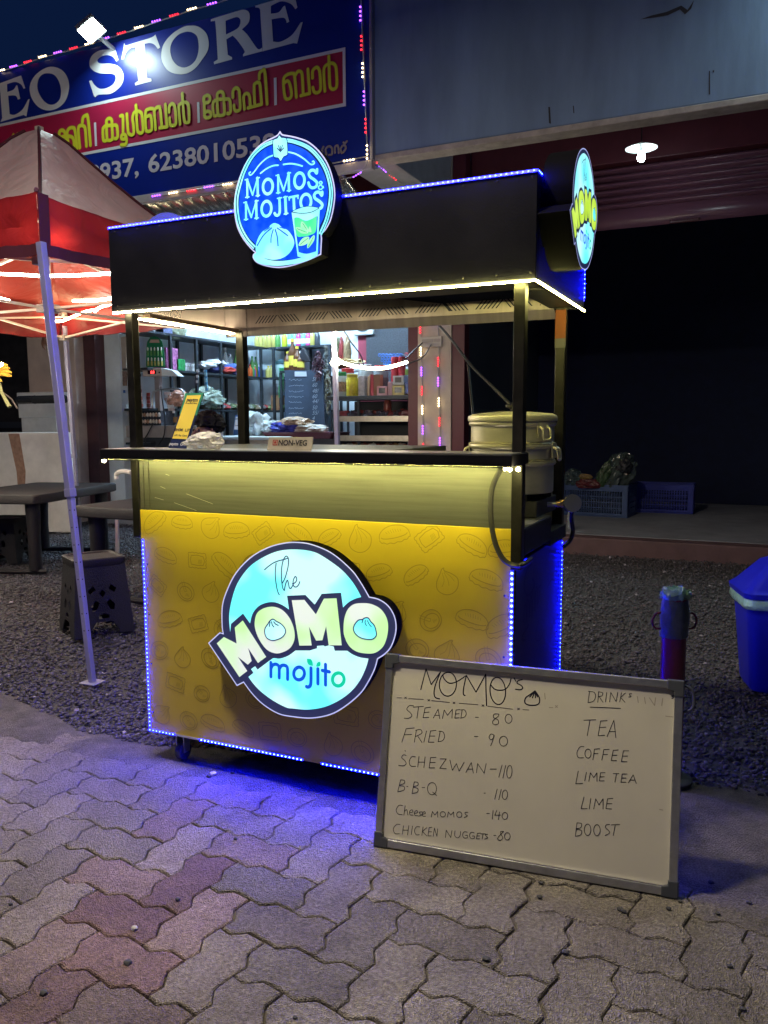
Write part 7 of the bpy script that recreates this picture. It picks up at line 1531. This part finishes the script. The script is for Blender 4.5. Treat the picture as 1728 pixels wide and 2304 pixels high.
# freezer with a white top, standee, bags, red tray
fz = thing("chest_freezer", "long chest freezer with a white lid behind the seated person", "freezer", (-3.6, 7.6, .12))
fa, fb_ = PY(478, 986, 7.2), PY(652, 982, 7.2)
MB().box((fa.x, 7.2, fa.z-.02), (fb_.x, 7.95, fa.z+.03)).build("lid", G("freezer_white", (.62, .68, .70), rough=.3), fz, bevel=.015)
MB().box((fa.x+.02, 7.23, .14), (fb_.x-.03, 7.9, fa.z-.021)).build("body", G("freezer_cream", (.36, .32, .28), rough=.4, var=.1), fz, bevel=.01)
MB().box((PY(562, 1008, 7.22).x, 7.215, PY(562, 1008, 7.22).z), (PY(578, 1001, 7.22).x, 7.229, PY(578, 1001, 7.22).z)).build("lock_plate", G("lock_green", (.04, .12, .10)), fz)
s2_ = thing("payment_stand", "small white payment standee on the freezer behind the counter", "standee", tuple(PY(535, 978, 7.1)))
o5 = [PY(525, 979, 7.12), PY(546, 979, 7.12), PY(548, 935, 7.16), PY(529, 934, 7.16)]
MB().prism(o5, (0, .006, 0)).build("board", G("standee_blue", (.05, .16, .42)), s2_)
MB().add([o5[0]*.97+o5[3]*.03+Vector((.015, -.004, .07)), o5[1]*.97+o5[2]*.03+Vector((-.012, -.004, .07)), o5[2]+Vector((-.012, -.004, -.02)), o5[3]+Vector((.015, -.004, -.02))], [(0, 1, 2, 3)]).build("card", G("standee_card", (.62, .64, .68)), s2_)
q = MB(); text_on(q, "paytm", .035, o5[0]*.22+o5[1]*.22+o5[2]*.28+o5[3]*.28+Vector((0, -.012, .065)), (1, 0, 0), (0, 0, 1), off=.015, align='CENTER'); text_on(q, "BHIM UPI", .022, o5[0]*.36+o5[1]*.36+o5[2]*.14+o5[3]*.14+Vector((0, -.012, .05)), (1, 0, 0), (0, 0, 1), off=.01, align='CENTER'); q.build("lettering", Mn_, s2_, recalc=False)
for i, (u, v, rx, rz_, M_, lb) in enumerate(((580, 958, .20, .20, mat("bag_milky", (.50, .55, .54), .2, trans=.2, bump=.5, bscale=16, var=.3), "milky plastic bag slumped on the freezer lid"), (613, 962, .12, .10, mat("bag_milky", (.5, .55, .54), .2), "small clear bag beside the red tray"))):
    p = PY(u, v, 7.6); tagit(bagblob("plastic_bag", (p.x, 7.6, p.z), (rx, .18, rz_), M_, 2+i*3, amp=.45), lb, "bag")
rt_ = thing("red_tray", "maroon plastic tray piled with wrapped buns", "tray", tuple(PY(670, 975, 7.3)))
r0, r1 = PY(602, 977, 7.3), PY(742, 977, 7.3)
rq4 = lambda e, z: [(r0.x-e, 7.3-e, z), (r1.x+e, 7.3-e, z), (r1.x+e, 7.75+e, z), (r0.x-e, 7.75+e, z)]
loft(MB(), [[Vector(p) for p in rq4(0, r0.z-.06)], [Vector(p) for p in rq4(.06, r0.z+.03)], [Vector(p) for p in rq4(.045, r0.z+.03)], [Vector(p) for p in rq4(0, r0.z-.045)]]).build("tray", G("tray_maroon", (.13, .03, .04), rough=.4), rt_)
for i, (u, v, rx, rz_, nm, c, lb) in enumerate(((645, 962, .26, .09, "bun_packet", (.05, .06, .38), "blue wrapped bun packets lying in the maroon tray"), (662, 950, .24, .07, "bun_packet", (.40, .28, .18), "brown wrapped buns on top of the blue packets"), (700, 966, .24, .07, "bun_packet", (.42, .38, .32), "pale wrapped buns at the tray's right end"))):
    p = PY(u, v, 7.45); tagit(bagblob(nm, (p.x, 7.45, p.z), (rx, .16, rz_), G("bun_wrap_%d" % i, c, rough=.2, var=.5, vscale=14, bump=.6, bscale=18), 3.1*i+1, amp=.4), lb, "buns")
# stand under the tray
ds = thing("display_table", "dark table carrying the maroon tray", "table", (r1.x-.5, 7.55, .12))
MB().box((r0.x-.1, 7.32, r0.z-.14), (r1.x+.12, 7.9, r0.z-.065)).build("table_top", G("table_dark", (.04, .045, .055), rough=.5), ds)
for x in (r0.x, r1.x+.02):
    for y in (7.36, 7.82): MB().box((x, y, .12), (x+.05, y+.05, r0.z-.142)).build("leg", G("table_dark", (.04, .045, .055), rough=.5), ds)
# blackboard with the price list
bbd = thing("blackboard", "tall blue-black chalkboard price list standing in the store", "blackboard", tuple(PY(685, 960, 8.3)))
bb4 = [PY(640, 964, 8.3), PY(731, 964, 8.3), PY(726, 833, 8.3), PY(641, 833, 8.3)]
MB().prism(bb4, (0, .02, 0)).build("board", mat("chalkboard", (.035, .055, .09), .6, var=.2, vscale=6), bbd)
MB().prism([PY(663, 847, 8.29), PY(690, 847, 8.29), PY(689, 836, 8.29), PY(663, 836, 8.29)], (0, .004, 0)).build("paper_note", G("note_pale", (.45, .50, .58)), bbd)
chk = MB(); rc_ = random.Random(4)
for i in range(8):
    v = 855+i*12.5+rc_.uniform(-1, 1); u = 650
    while u < 682+rc_.uniform(-5, 6):
        chk.ribbon([PY(u, v+rc_.uniform(-1.6, 1.6), 8.297), PY(u+1.8, v+rc_.uniform(-2, 2), 8.297), PY(u+3.2, v+rc_.uniform(-1.6, 1.6), 8.297)], .005, N_F); u += 4.2
    text_on(chk, ["58", "60", "48/", "60", "44/", "50", "55/", "4"][i], .085, PY(702, v+3, 8.296), (1, 0, .02), (0, 0, 1), off=-.004, shear=.3)
chk.build("chalk_writing", G("chalk", (.30, .36, .42), rough=.9), bbd, recalc=False)
# brown bottles and the black pouch on top of the rear shelf edge / behind the board
for u, h, c in ((648, .30, 'y'), (659, .50, 'y'), (669, .38, 'y'), (677, .30, 'w')):
    p = PY(u, 834, 8.75); lathe_bottle(p, h, .065, bodies['brn'], caps[c], "bottle", "brown drink bottle behind the top of the blackboard", "bottle", "brown bottles behind the blackboard", labs['y'])
p = PY(683, 800, 8.7); MBp = MB(); MBp.prism([PY(670, 812, 8.7), PY(697, 814, 8.7), PY(693, 800, 8.7), PY(684, 783, 8.7), PY(677, 783, 8.7), PY(673, 800, 8.7)], (0, .06, 0)); tagit(MBp.build("black_pouch", G("pouch_black", (.015, .015, .02), rough=.5), bevel=.02), "black pouch with a handle hung above the blackboard", "pouch")
sd = thing("side_counter", "black side rack beside the blackboard", "rack", tuple(PY(625, 870, 8.75)))
for z in (PY(660, 835, 8.75).z,): MB().box((PY(640, 835, 8.75).x, 8.6, z-.03), (PY(728, 835, 8.75).x, 8.95, z)).build("board", M_sh, sd)
for u in (640, 725): x = PY(u, 835, 8.75).x; MB().box((x-.02, 8.62, .12), (x+.02, 8.66, z-.031)).build("post", M_sh, sd)
# dried chillies and bunches hanging on strings
def bunch(name, label, cat, u0, v0, v1, yy, wpx, c1, c2, n, seed):
    t_ = thing(name, label, cat, tuple(PY(u0, v0, yy))); rb_ = random.Random(seed); q = [MB(), MB()]
    for i in range(n):
        t = i/n; v = v0+(v1-v0)*t; hw = wpx*(.35+.65*math.sin(PI*min(1, t*1.05+.05)))/2
        a = PY(u0+rb_.uniform(-hw, hw)*.5, v, yy+rb_.uniform(-.08, .08)); b = PY(u0+rb_.uniform(-hw, hw), v+rb_.uniform(6, 13), yy+rb_.uniform(-.1, .1))
        q[i % 2].tube([a, (a+b)/2+Vector((rb_.uniform(-.02, .02), 0, 0)), b], [.006, .014, .003], 5)
    q[0].build("pods", G(name+"_a", c1, rough=.4), t_, smooth=True); q[1].build("stalks", G(name+"_b", c2, rough=.5), t_, smooth=True); return t_
bunch("chilli_bunch", "dark bunch of dried chillies hanging over the blackboard's corner", "chillies", 716, 790, 850, 8.15, 34, (.10, .045, .06), (.05, .03, .045), 130, 1)
bunch("braided_garlic", "long braided string of dried pods hanging by the lit tent leg", "garlic string", 738, 830, 925, 7.9, 18, (.22, .22, .15), (.10, .10, .08), 120, 2)
bunch("dried_strings", "grey dried strings hanging from the rear shelf", "dried plants", 733, 775, 870, 8.4, 12, (.16, .17, .15), (.09, .10, .10), 70, 3)
# wall fan, dark panel
fan = thing("exhaust_fan", "square white exhaust fan on the dark red store wall", "fan", tuple(PY(817, 728, 9.3)))
f0, f1_ = PY(794, 755, 9.3), PY(839, 700, 9.3); MB().box((f0.x, 9.30, f0.z), (f1_.x, 9.395, f0.z+(f1_.x-f0.x)*1.12)).build("housing", G("fan_white", (.55, .60, .60), rough=.4), fan, bevel=.02)
cf = Vector(((f0.x+f1_.x)/2, 9.30, f0.z+(f1_.x-f0.x)*.56)); rF = (f1_.x-f0.x)*.42; RX = Matrix.Rotation(PI/2, 3, 'X')
MB().lathe([(rF, 0), (rF, .012), (rF*.93, .012), (rF*.93, 0)], cf, 36, RX).build("ring", G("fan_ring", (.16, .19, .20)), fan, smooth=True)
for k in range(5):
    a = k*2*PI/5; q = MB(); pr_ = [(rF*.2, -.25), (rF*.85, -.28), (rF*.88, .22), (rF*.2, .2)]; q.add([cf+Vector((r_*math.cos(a+b), -.014-.01*b, r_*math.sin(a+b))) for r_, b in pr_], [(0, 1, 2, 3)]); q.build("blade", G("fan_blade", (.38, .43, .44), rough=.4), fan)
MB().lathe([(rF*.22, .0), (rF*.2, .03), (.001, .035)], cf, 20, RX).build("hub", G("fan_blade", (.38, .43, .44)), fan, smooth=True)
tagit(MB().box((PY(824, 822, 9.36).x, 9.36, PY(824, 822, 9.36).z-.3), (PY(931, 732, 9.36).x, 9.398, PY(880, 733, 9.36).z)).build("wall_panel", mat("fibre_panel", (.045, .05, .06), .8, var=.6, vscale=50), bevel=.004), "dark speckled panel board fixed on the red store wall", "panel")
# upper glass shelf and its chillies, blue mesh, red mesh
us = thing("wall_shelf", "white-edged wall shelf below the exhaust fan", "shelf", tuple(PY(790, 829, 8.6)))
u0_, u1_ = PY(752, 831, 8.5), PY(934, 822, 8.5); MB().box((u0_.x, 8.5, u0_.z-.03), (PY(932, 826, 8.5).x, 8.9, u0_.z)).build("shelf_board", G("shelf_white", (.50, .55, .57), rough=.4), us)
for x in (u0_.x+.02, PY(930, 826, 8.5).x-.05): MB().box((x, 8.86, .12), (x+.03, 8.89, u0_.z-.031)).build("post", M_sh, us)
for i, (u, h) in enumerate(((764, 50), (772, 50), (783, 48))):
    p = PY(u, 826, 8.7); pz = u0_.z+.002
    bagblob("spice_packet", (p.x, 8.68, pz+.24), (.055, .07, .24), G("spice_%d" % i, [(.10, .12, .06), (.22, .04, .04), (.25, .18, .10)][i], rough=.3, var=.5, vscale=14), i*1.7, amp=.3)
    tagit(COL.objects["spice_packet" if i == 0 else "spice_packet.%03d" % i], ["green-brown spice packet on the white wall shelf", "dark red spice packet on the white wall shelf", "tan spice packet on the white wall shelf"][i], "packet")
bagblob("snack_packets", tuple(PY(785, 815, 8.6)+Vector((0, 0, .0))), (.22, .1, .05), G("snack_tan", (.40, .28, .12), rough=.3, var=.5, vscale=16), 4.4, amp=.5); tagit(COL.objects["snack_packets.001"], "tan snack packets lying on the white wall shelf", "packets")
for nm, u, v, wu, hv, c, lb in (("blue_mesh", 878, 808, 48, 19, (.03, .16, .55), "blue plastic mesh basket above the white wall shelf"), ("red_mesh", 925, 806, 22, 19, (.42, .03, .05), "red plastic mesh basket beside the blue one")):
    q = MB(); yy = 8.55
    for r_ in range(4):
        for c__ in range(int(wu/8)+1):
            f = 1-.35*r_/3; cu, cv = u+(c__*8-wu/2+(4 if r_ % 2 else 0))*f, v-hv/2+r_*6.2
            cc = PY(cu, cv, yy+.05*math.sin(c__)); q.tube([cc+Vector((.024*f*math.cos(a), .0, .020*math.sin(a))) for a in [2*PI*k/8 for k in range(8)]], .0045, 5, closed=True)
    q.tube([PY(u-wu/2-2, v-hv/2-2, yy), PY(u, v-hv/2-1, yy-.04), PY(u+wu/2+2, v-hv/2-2, yy)], .007, 6)
    q.tube([PY(u-wu/3.1, v+hv/2+2, yy), PY(u, v+hv/2+3, yy-.02), PY(u+wu/3.1, v+hv/2+2, yy)], .007, 6)
    tagit(q.build(nm, G(nm, c, rough=.35), smooth=True), lb, "mesh basket")
# ---- glass counter rack on the right
rk_ = thing("display_rack", "dark display rack with steel-edged boards and snacks, right of the lit tent leg", "rack", tuple(PY(840, 1010, 7.4)))
yR = 7.35; xl, xr_ = PY(752, 900, yR).x, -1.40
def zz_(v): return PY(850, v, yR).z
zA = zz_(890); MB().box((xl-.1, yR-.02, zz_(899)), (xr_, 8.0, zA)).build("top_board", G("rack_dark", (.035, .045, .055), rough=.4), rk_, bevel=.003)
for v in (936, 980):
    z = zz_(v); MB().box((xl, yR, z-.075), (xr_, yR+.02, z)).build("steel_edge", mat("rack_steel_edge", (.45, .40, .33), .35, .9, var=.2), rk_, bevel=.002); MB().box((xl, yR+.021, z-.06), (xr_, 7.95, z-.04)).build("shelf_board", G("rack_dark", (.035, .045, .055), rough=.4), rk_)
MB().box((xl, yR+.0, zz_(1030)), (xr_, 7.95, zz_(1018))).build("shelf_board", G("rack_dark", (.035, .045, .055), rough=.4), rk_)
MB().box((xl, 7.96, .12), (xr_-.35, 7.99, zz_(900))).build("rear_panel", G("rack_back", (.012, .014, .02), rough=.5), rk_)
MB().box((xr_-.345, 7.96, .12), (xr_, 7.99, zz_(900))).build("rear_panel", G("rack_back_pale", (.30, .36, .42), rough=.5), rk_)
for x in (xl-.04, PY(801, 900, yR).x): MB().box((x, yR+.03, .12), (x+.035, yR+.06, zz_(900)-.001)).build("upright", M_sh, rk_)
rr2 = random.Random(9)
for (v, n, cset, lb) in ((932, 16, [(.12, .03, .03), (.06, .05, .06), (.20, .04, .04)], "dark red snack packet on the rack's upper board"), (1020, 16, [(.16, .05, .04), (.22, .14, .07), (.30, .28, .25)], "small snack packet on the rack's lowest board")):
    for i in range(n):
        p = PY(766+i*10.2, v, 7.55); z = zz_(936)-.038 if v < 960 else zz_(1018)+.002
        o = bagblob("packet", (p.x, 7.52+rr2.uniform(-.1, .1), z+.055), (.09, .07, .06), G("rp_%d_%d" % (v, i % 3), cset[i % 3], rough=.22, var=.5, vscale=20, bump=.5, bscale=20), i*1.9+v, amp=.5, sub=3); tagit(o, lb, "packet", lb.replace("packet", "packets"))
br_ = PY(872, 918, 7.6); lathe_bottle((br_.x, 7.6, zz_(936)-.038), .36, .055, G("bottle_amber", (.25, .05, .03)), G("cap_tan", (.45, .30, .15)), "bottle", "amber bottle with a tan cap on the rack's upper board", "bottle")
# jars and boxes on top of the rack
zt2 = zA+.002
def jar(u, r, h, body, lid, label, labm=None, yy=7.6):
    p = PY(u, 888, yy); p.z = zt2; t_ = thing("jar", label, "jar", tuple(p))
    MB().lathe([(r*.95, 0), (r, .015), (r, h*.78), (r*.82, h*.86)], p, 22).build("body", body, t_, smooth=True); MB().lathe([(r*.9, h*.84), (r*.9, h*.985), (r*.8, h), (.001, h)], p, 22).build("lid", lid, t_, smooth=True)
    if labm: MB().lathe([(r*1.01, h*.2), (r*1.01, h*.6)], p, 22).build("label_band", labm, t_, smooth=True)
jar(769, .075, .34, G("jar_grey_clear", (.34, .36, .34), rough=.12), caps['g'], "clear jar with a green lid on the rack's left end", G("jar_label_brown", (.25, .14, .10), var=.6, vscale=30))
jar(783, .10, .40, G("jar_pinkish", (.36, .28, .28), rough=.12), caps['r'], "large clear jar with a red lid behind the yellow tub", yy=7.8)
jar(793, .085, .30, G("tub_yellow", (.58, .45, .03), var=.4, vscale=14), G("tub_lid", (.50, .40, .05)), "yellow tub with dark print on the rack", yy=7.5)
jar(823, .10, .45, G("jar_grey_clear", (.34, .36, .34), rough=.12), caps['w'], "tall clear jar with a white ribbed lid behind the boxes", yy=7.85)
jar(857, .105, .42, G("jar_clear_dark", (.22, .24, .24), rough=.1), caps['r'], "round clear jar with a red lid between the boxes", G("jar_label_dark", (.12, .10, .10), var=.5, vscale=30), yy=7.75)
def obox(u0, u1, v0, M, label, dep=.16, yy=7.5, win=None, vb=890):
    a, b = PY(u0, vb, yy), PY(u1, v0, yy); z0 = zt2 if vb > 880 else a.z
    t_ = thing("carton", label, "carton", ((a.x+b.x)/2, yy, z0)); MB().box((a.x, yy, z0), (b.x, yy+dep, b.z)).build("body", M, t_, bevel=.003)
    if win: 
        w_ = b.x-a.x; h_2 = b.z-z0; MB().box((a.x+w_*.2, yy-.003, z0+h_2*.25), (b.x-w_*.2, yy-.001, b.z-h_2*.18)).build("window", win, t_)
dk = G("window_dark", (.03, .03, .035), rough=.2)
obox(806, 820, 845, G("carton_white", (.55, .52, .50), var=.3, vscale=20), "white printed carton left of the red and brown bag")
rb_t = thing("gift_bag", "red-fronted brown paper bag standing on the rack", "paper bag", tuple(PY(835, 888, 7.48)))
a, b = PY(823, 890, 7.46), PY(847, 842, 7.46); MB().prism([(a.x, 7.50, zt2), (a.x+.05, 7.46, zt2), (a.x+.07, 7.46, b.z), (a.x, 7.52, b.z-.03)], (0, .12, 0)).build("side", G("kraft_bag", (.34, .19, .10)), rb_t); MB().box((a.x+.071, 7.461, zt2), (b.x-.045, 7.58, b.z)).build("front", G("bag_red", (.42, .03, .05)), rb_t); MB().prism([(b.x-.044, 7.462, zt2), (b.x+.02, 7.52, zt2), (b.x+.02, 7.53, b.z), (b.x-.044, 7.462, b.z)], (0, .1, 0)).build("side", G("kraft_bag", (.34, .19, .10)), rb_t)
obox(848, 871, 869, G("carton_pink", (.48, .20, .20), var=.2), "pink window carton below the round jar", win=dk, yy=7.42)
obox(872, 882, 859, G("carton_rose", (.42, .22, .24)), "rose carton beside the pink window carton", yy=7.44)
obox(883, 909, 867, G("carton_ochre", (.48, .36, .10)), "ochre window carton under the white one", win=dk, yy=7.42)
obox(884, 908, 845, G("carton_grey_white", (.48, .48, .45)), "grey-white window carton stacked on the ochre one", win=dk, yy=7.43, vb=866)
# tall tins behind the cartons with red fronts
for i, u in enumerate((887, 903)):
    p = PY(u, 845, 7.62); tagit(MB().lathe([(.05, 0), (.05, .50), (.045, .52), (.001, .52)], (p.x, 7.64, zt2), 16).build("snack_tin", G("tin_red", (.40, .03, .04), var=.5, vscale=9), smooth=True), "tall red snack tin behind the stacked cartons", "tin", "red snack tins on the rack")
boxgood((PY(911, 884, 7.45).x, 7.45, zt2+.02), (PY(931, 860, 7.45).x, 7.6, PY(931, 860, 7.45).z), G("box_blue", (.03, .08, .32)), "blue_box", "dark blue box at the rack's right end", "box")
boxgood((PY(905, 860, 7.6).x, 7.62, zt2), (PY(924, 843, 7.6).x, 7.72, PY(924, 843, 7.6).z), G("box_sky", (.16, .32, .45)), "blue_box", "pale blue box behind the dark blue box", "box")
p = PY(914, 842, 7.66); tagit(MB().lathe([(.03, 0), (.03, .1), (.001, .1)], (p.x, 7.66, p.z-.03), 12).build("green_can", G("can_green", (.35, .55, .12)), smooth=True), "small lime can on the pale blue box", "can")
cable([PY(925, 888, 7.4), PY(923, 930, 7.4), PY(920, 975, 7.4), PY(917, 1010, 7.4)], .005, "thin grey cord hanging down the rack's right side", "cord", mat("grey_cable", (.2, .2, .22), .5))

# ================================================================== STREET LAMP (added out of view to light paving and board)
LX, LY, LZ = .05, -1.05, 4.8
sl2 = thing("added_street_lamp", "added street lamp on a grey pole, out of view", "street lamp", (-3.2, -3.6, 0))
MB().tube([(-3.2, -3.6, 0), (-3.2, -3.6, 4.2), (-3.0, -3.5, 4.48), (LX-.15, LY-.05, LZ+.06)], [.07, .05, .04, .035], 12).build("pole", mat("lamp_pole", (.3, .3, .31), .5, .5), sl2, smooth=True)
MB().box((LX-.2, LY-.2, LZ+.003), (LX+.2, LY+.2, LZ+.08)).build("head", mat("lamp_pole", (.3, .3, .31), .5, .5), sl2, bevel=.02)
MB().add([(LX-.17, LY-.17, LZ), (LX+.17, LY-.17, LZ), (LX+.17, LY+.17, LZ), (LX-.17, LY+.17, LZ)], [(0, 3, 2, 1)]).build("lens", glow("street_glow", (1, .86, .70), E_STREET), sl2, recalc=False)
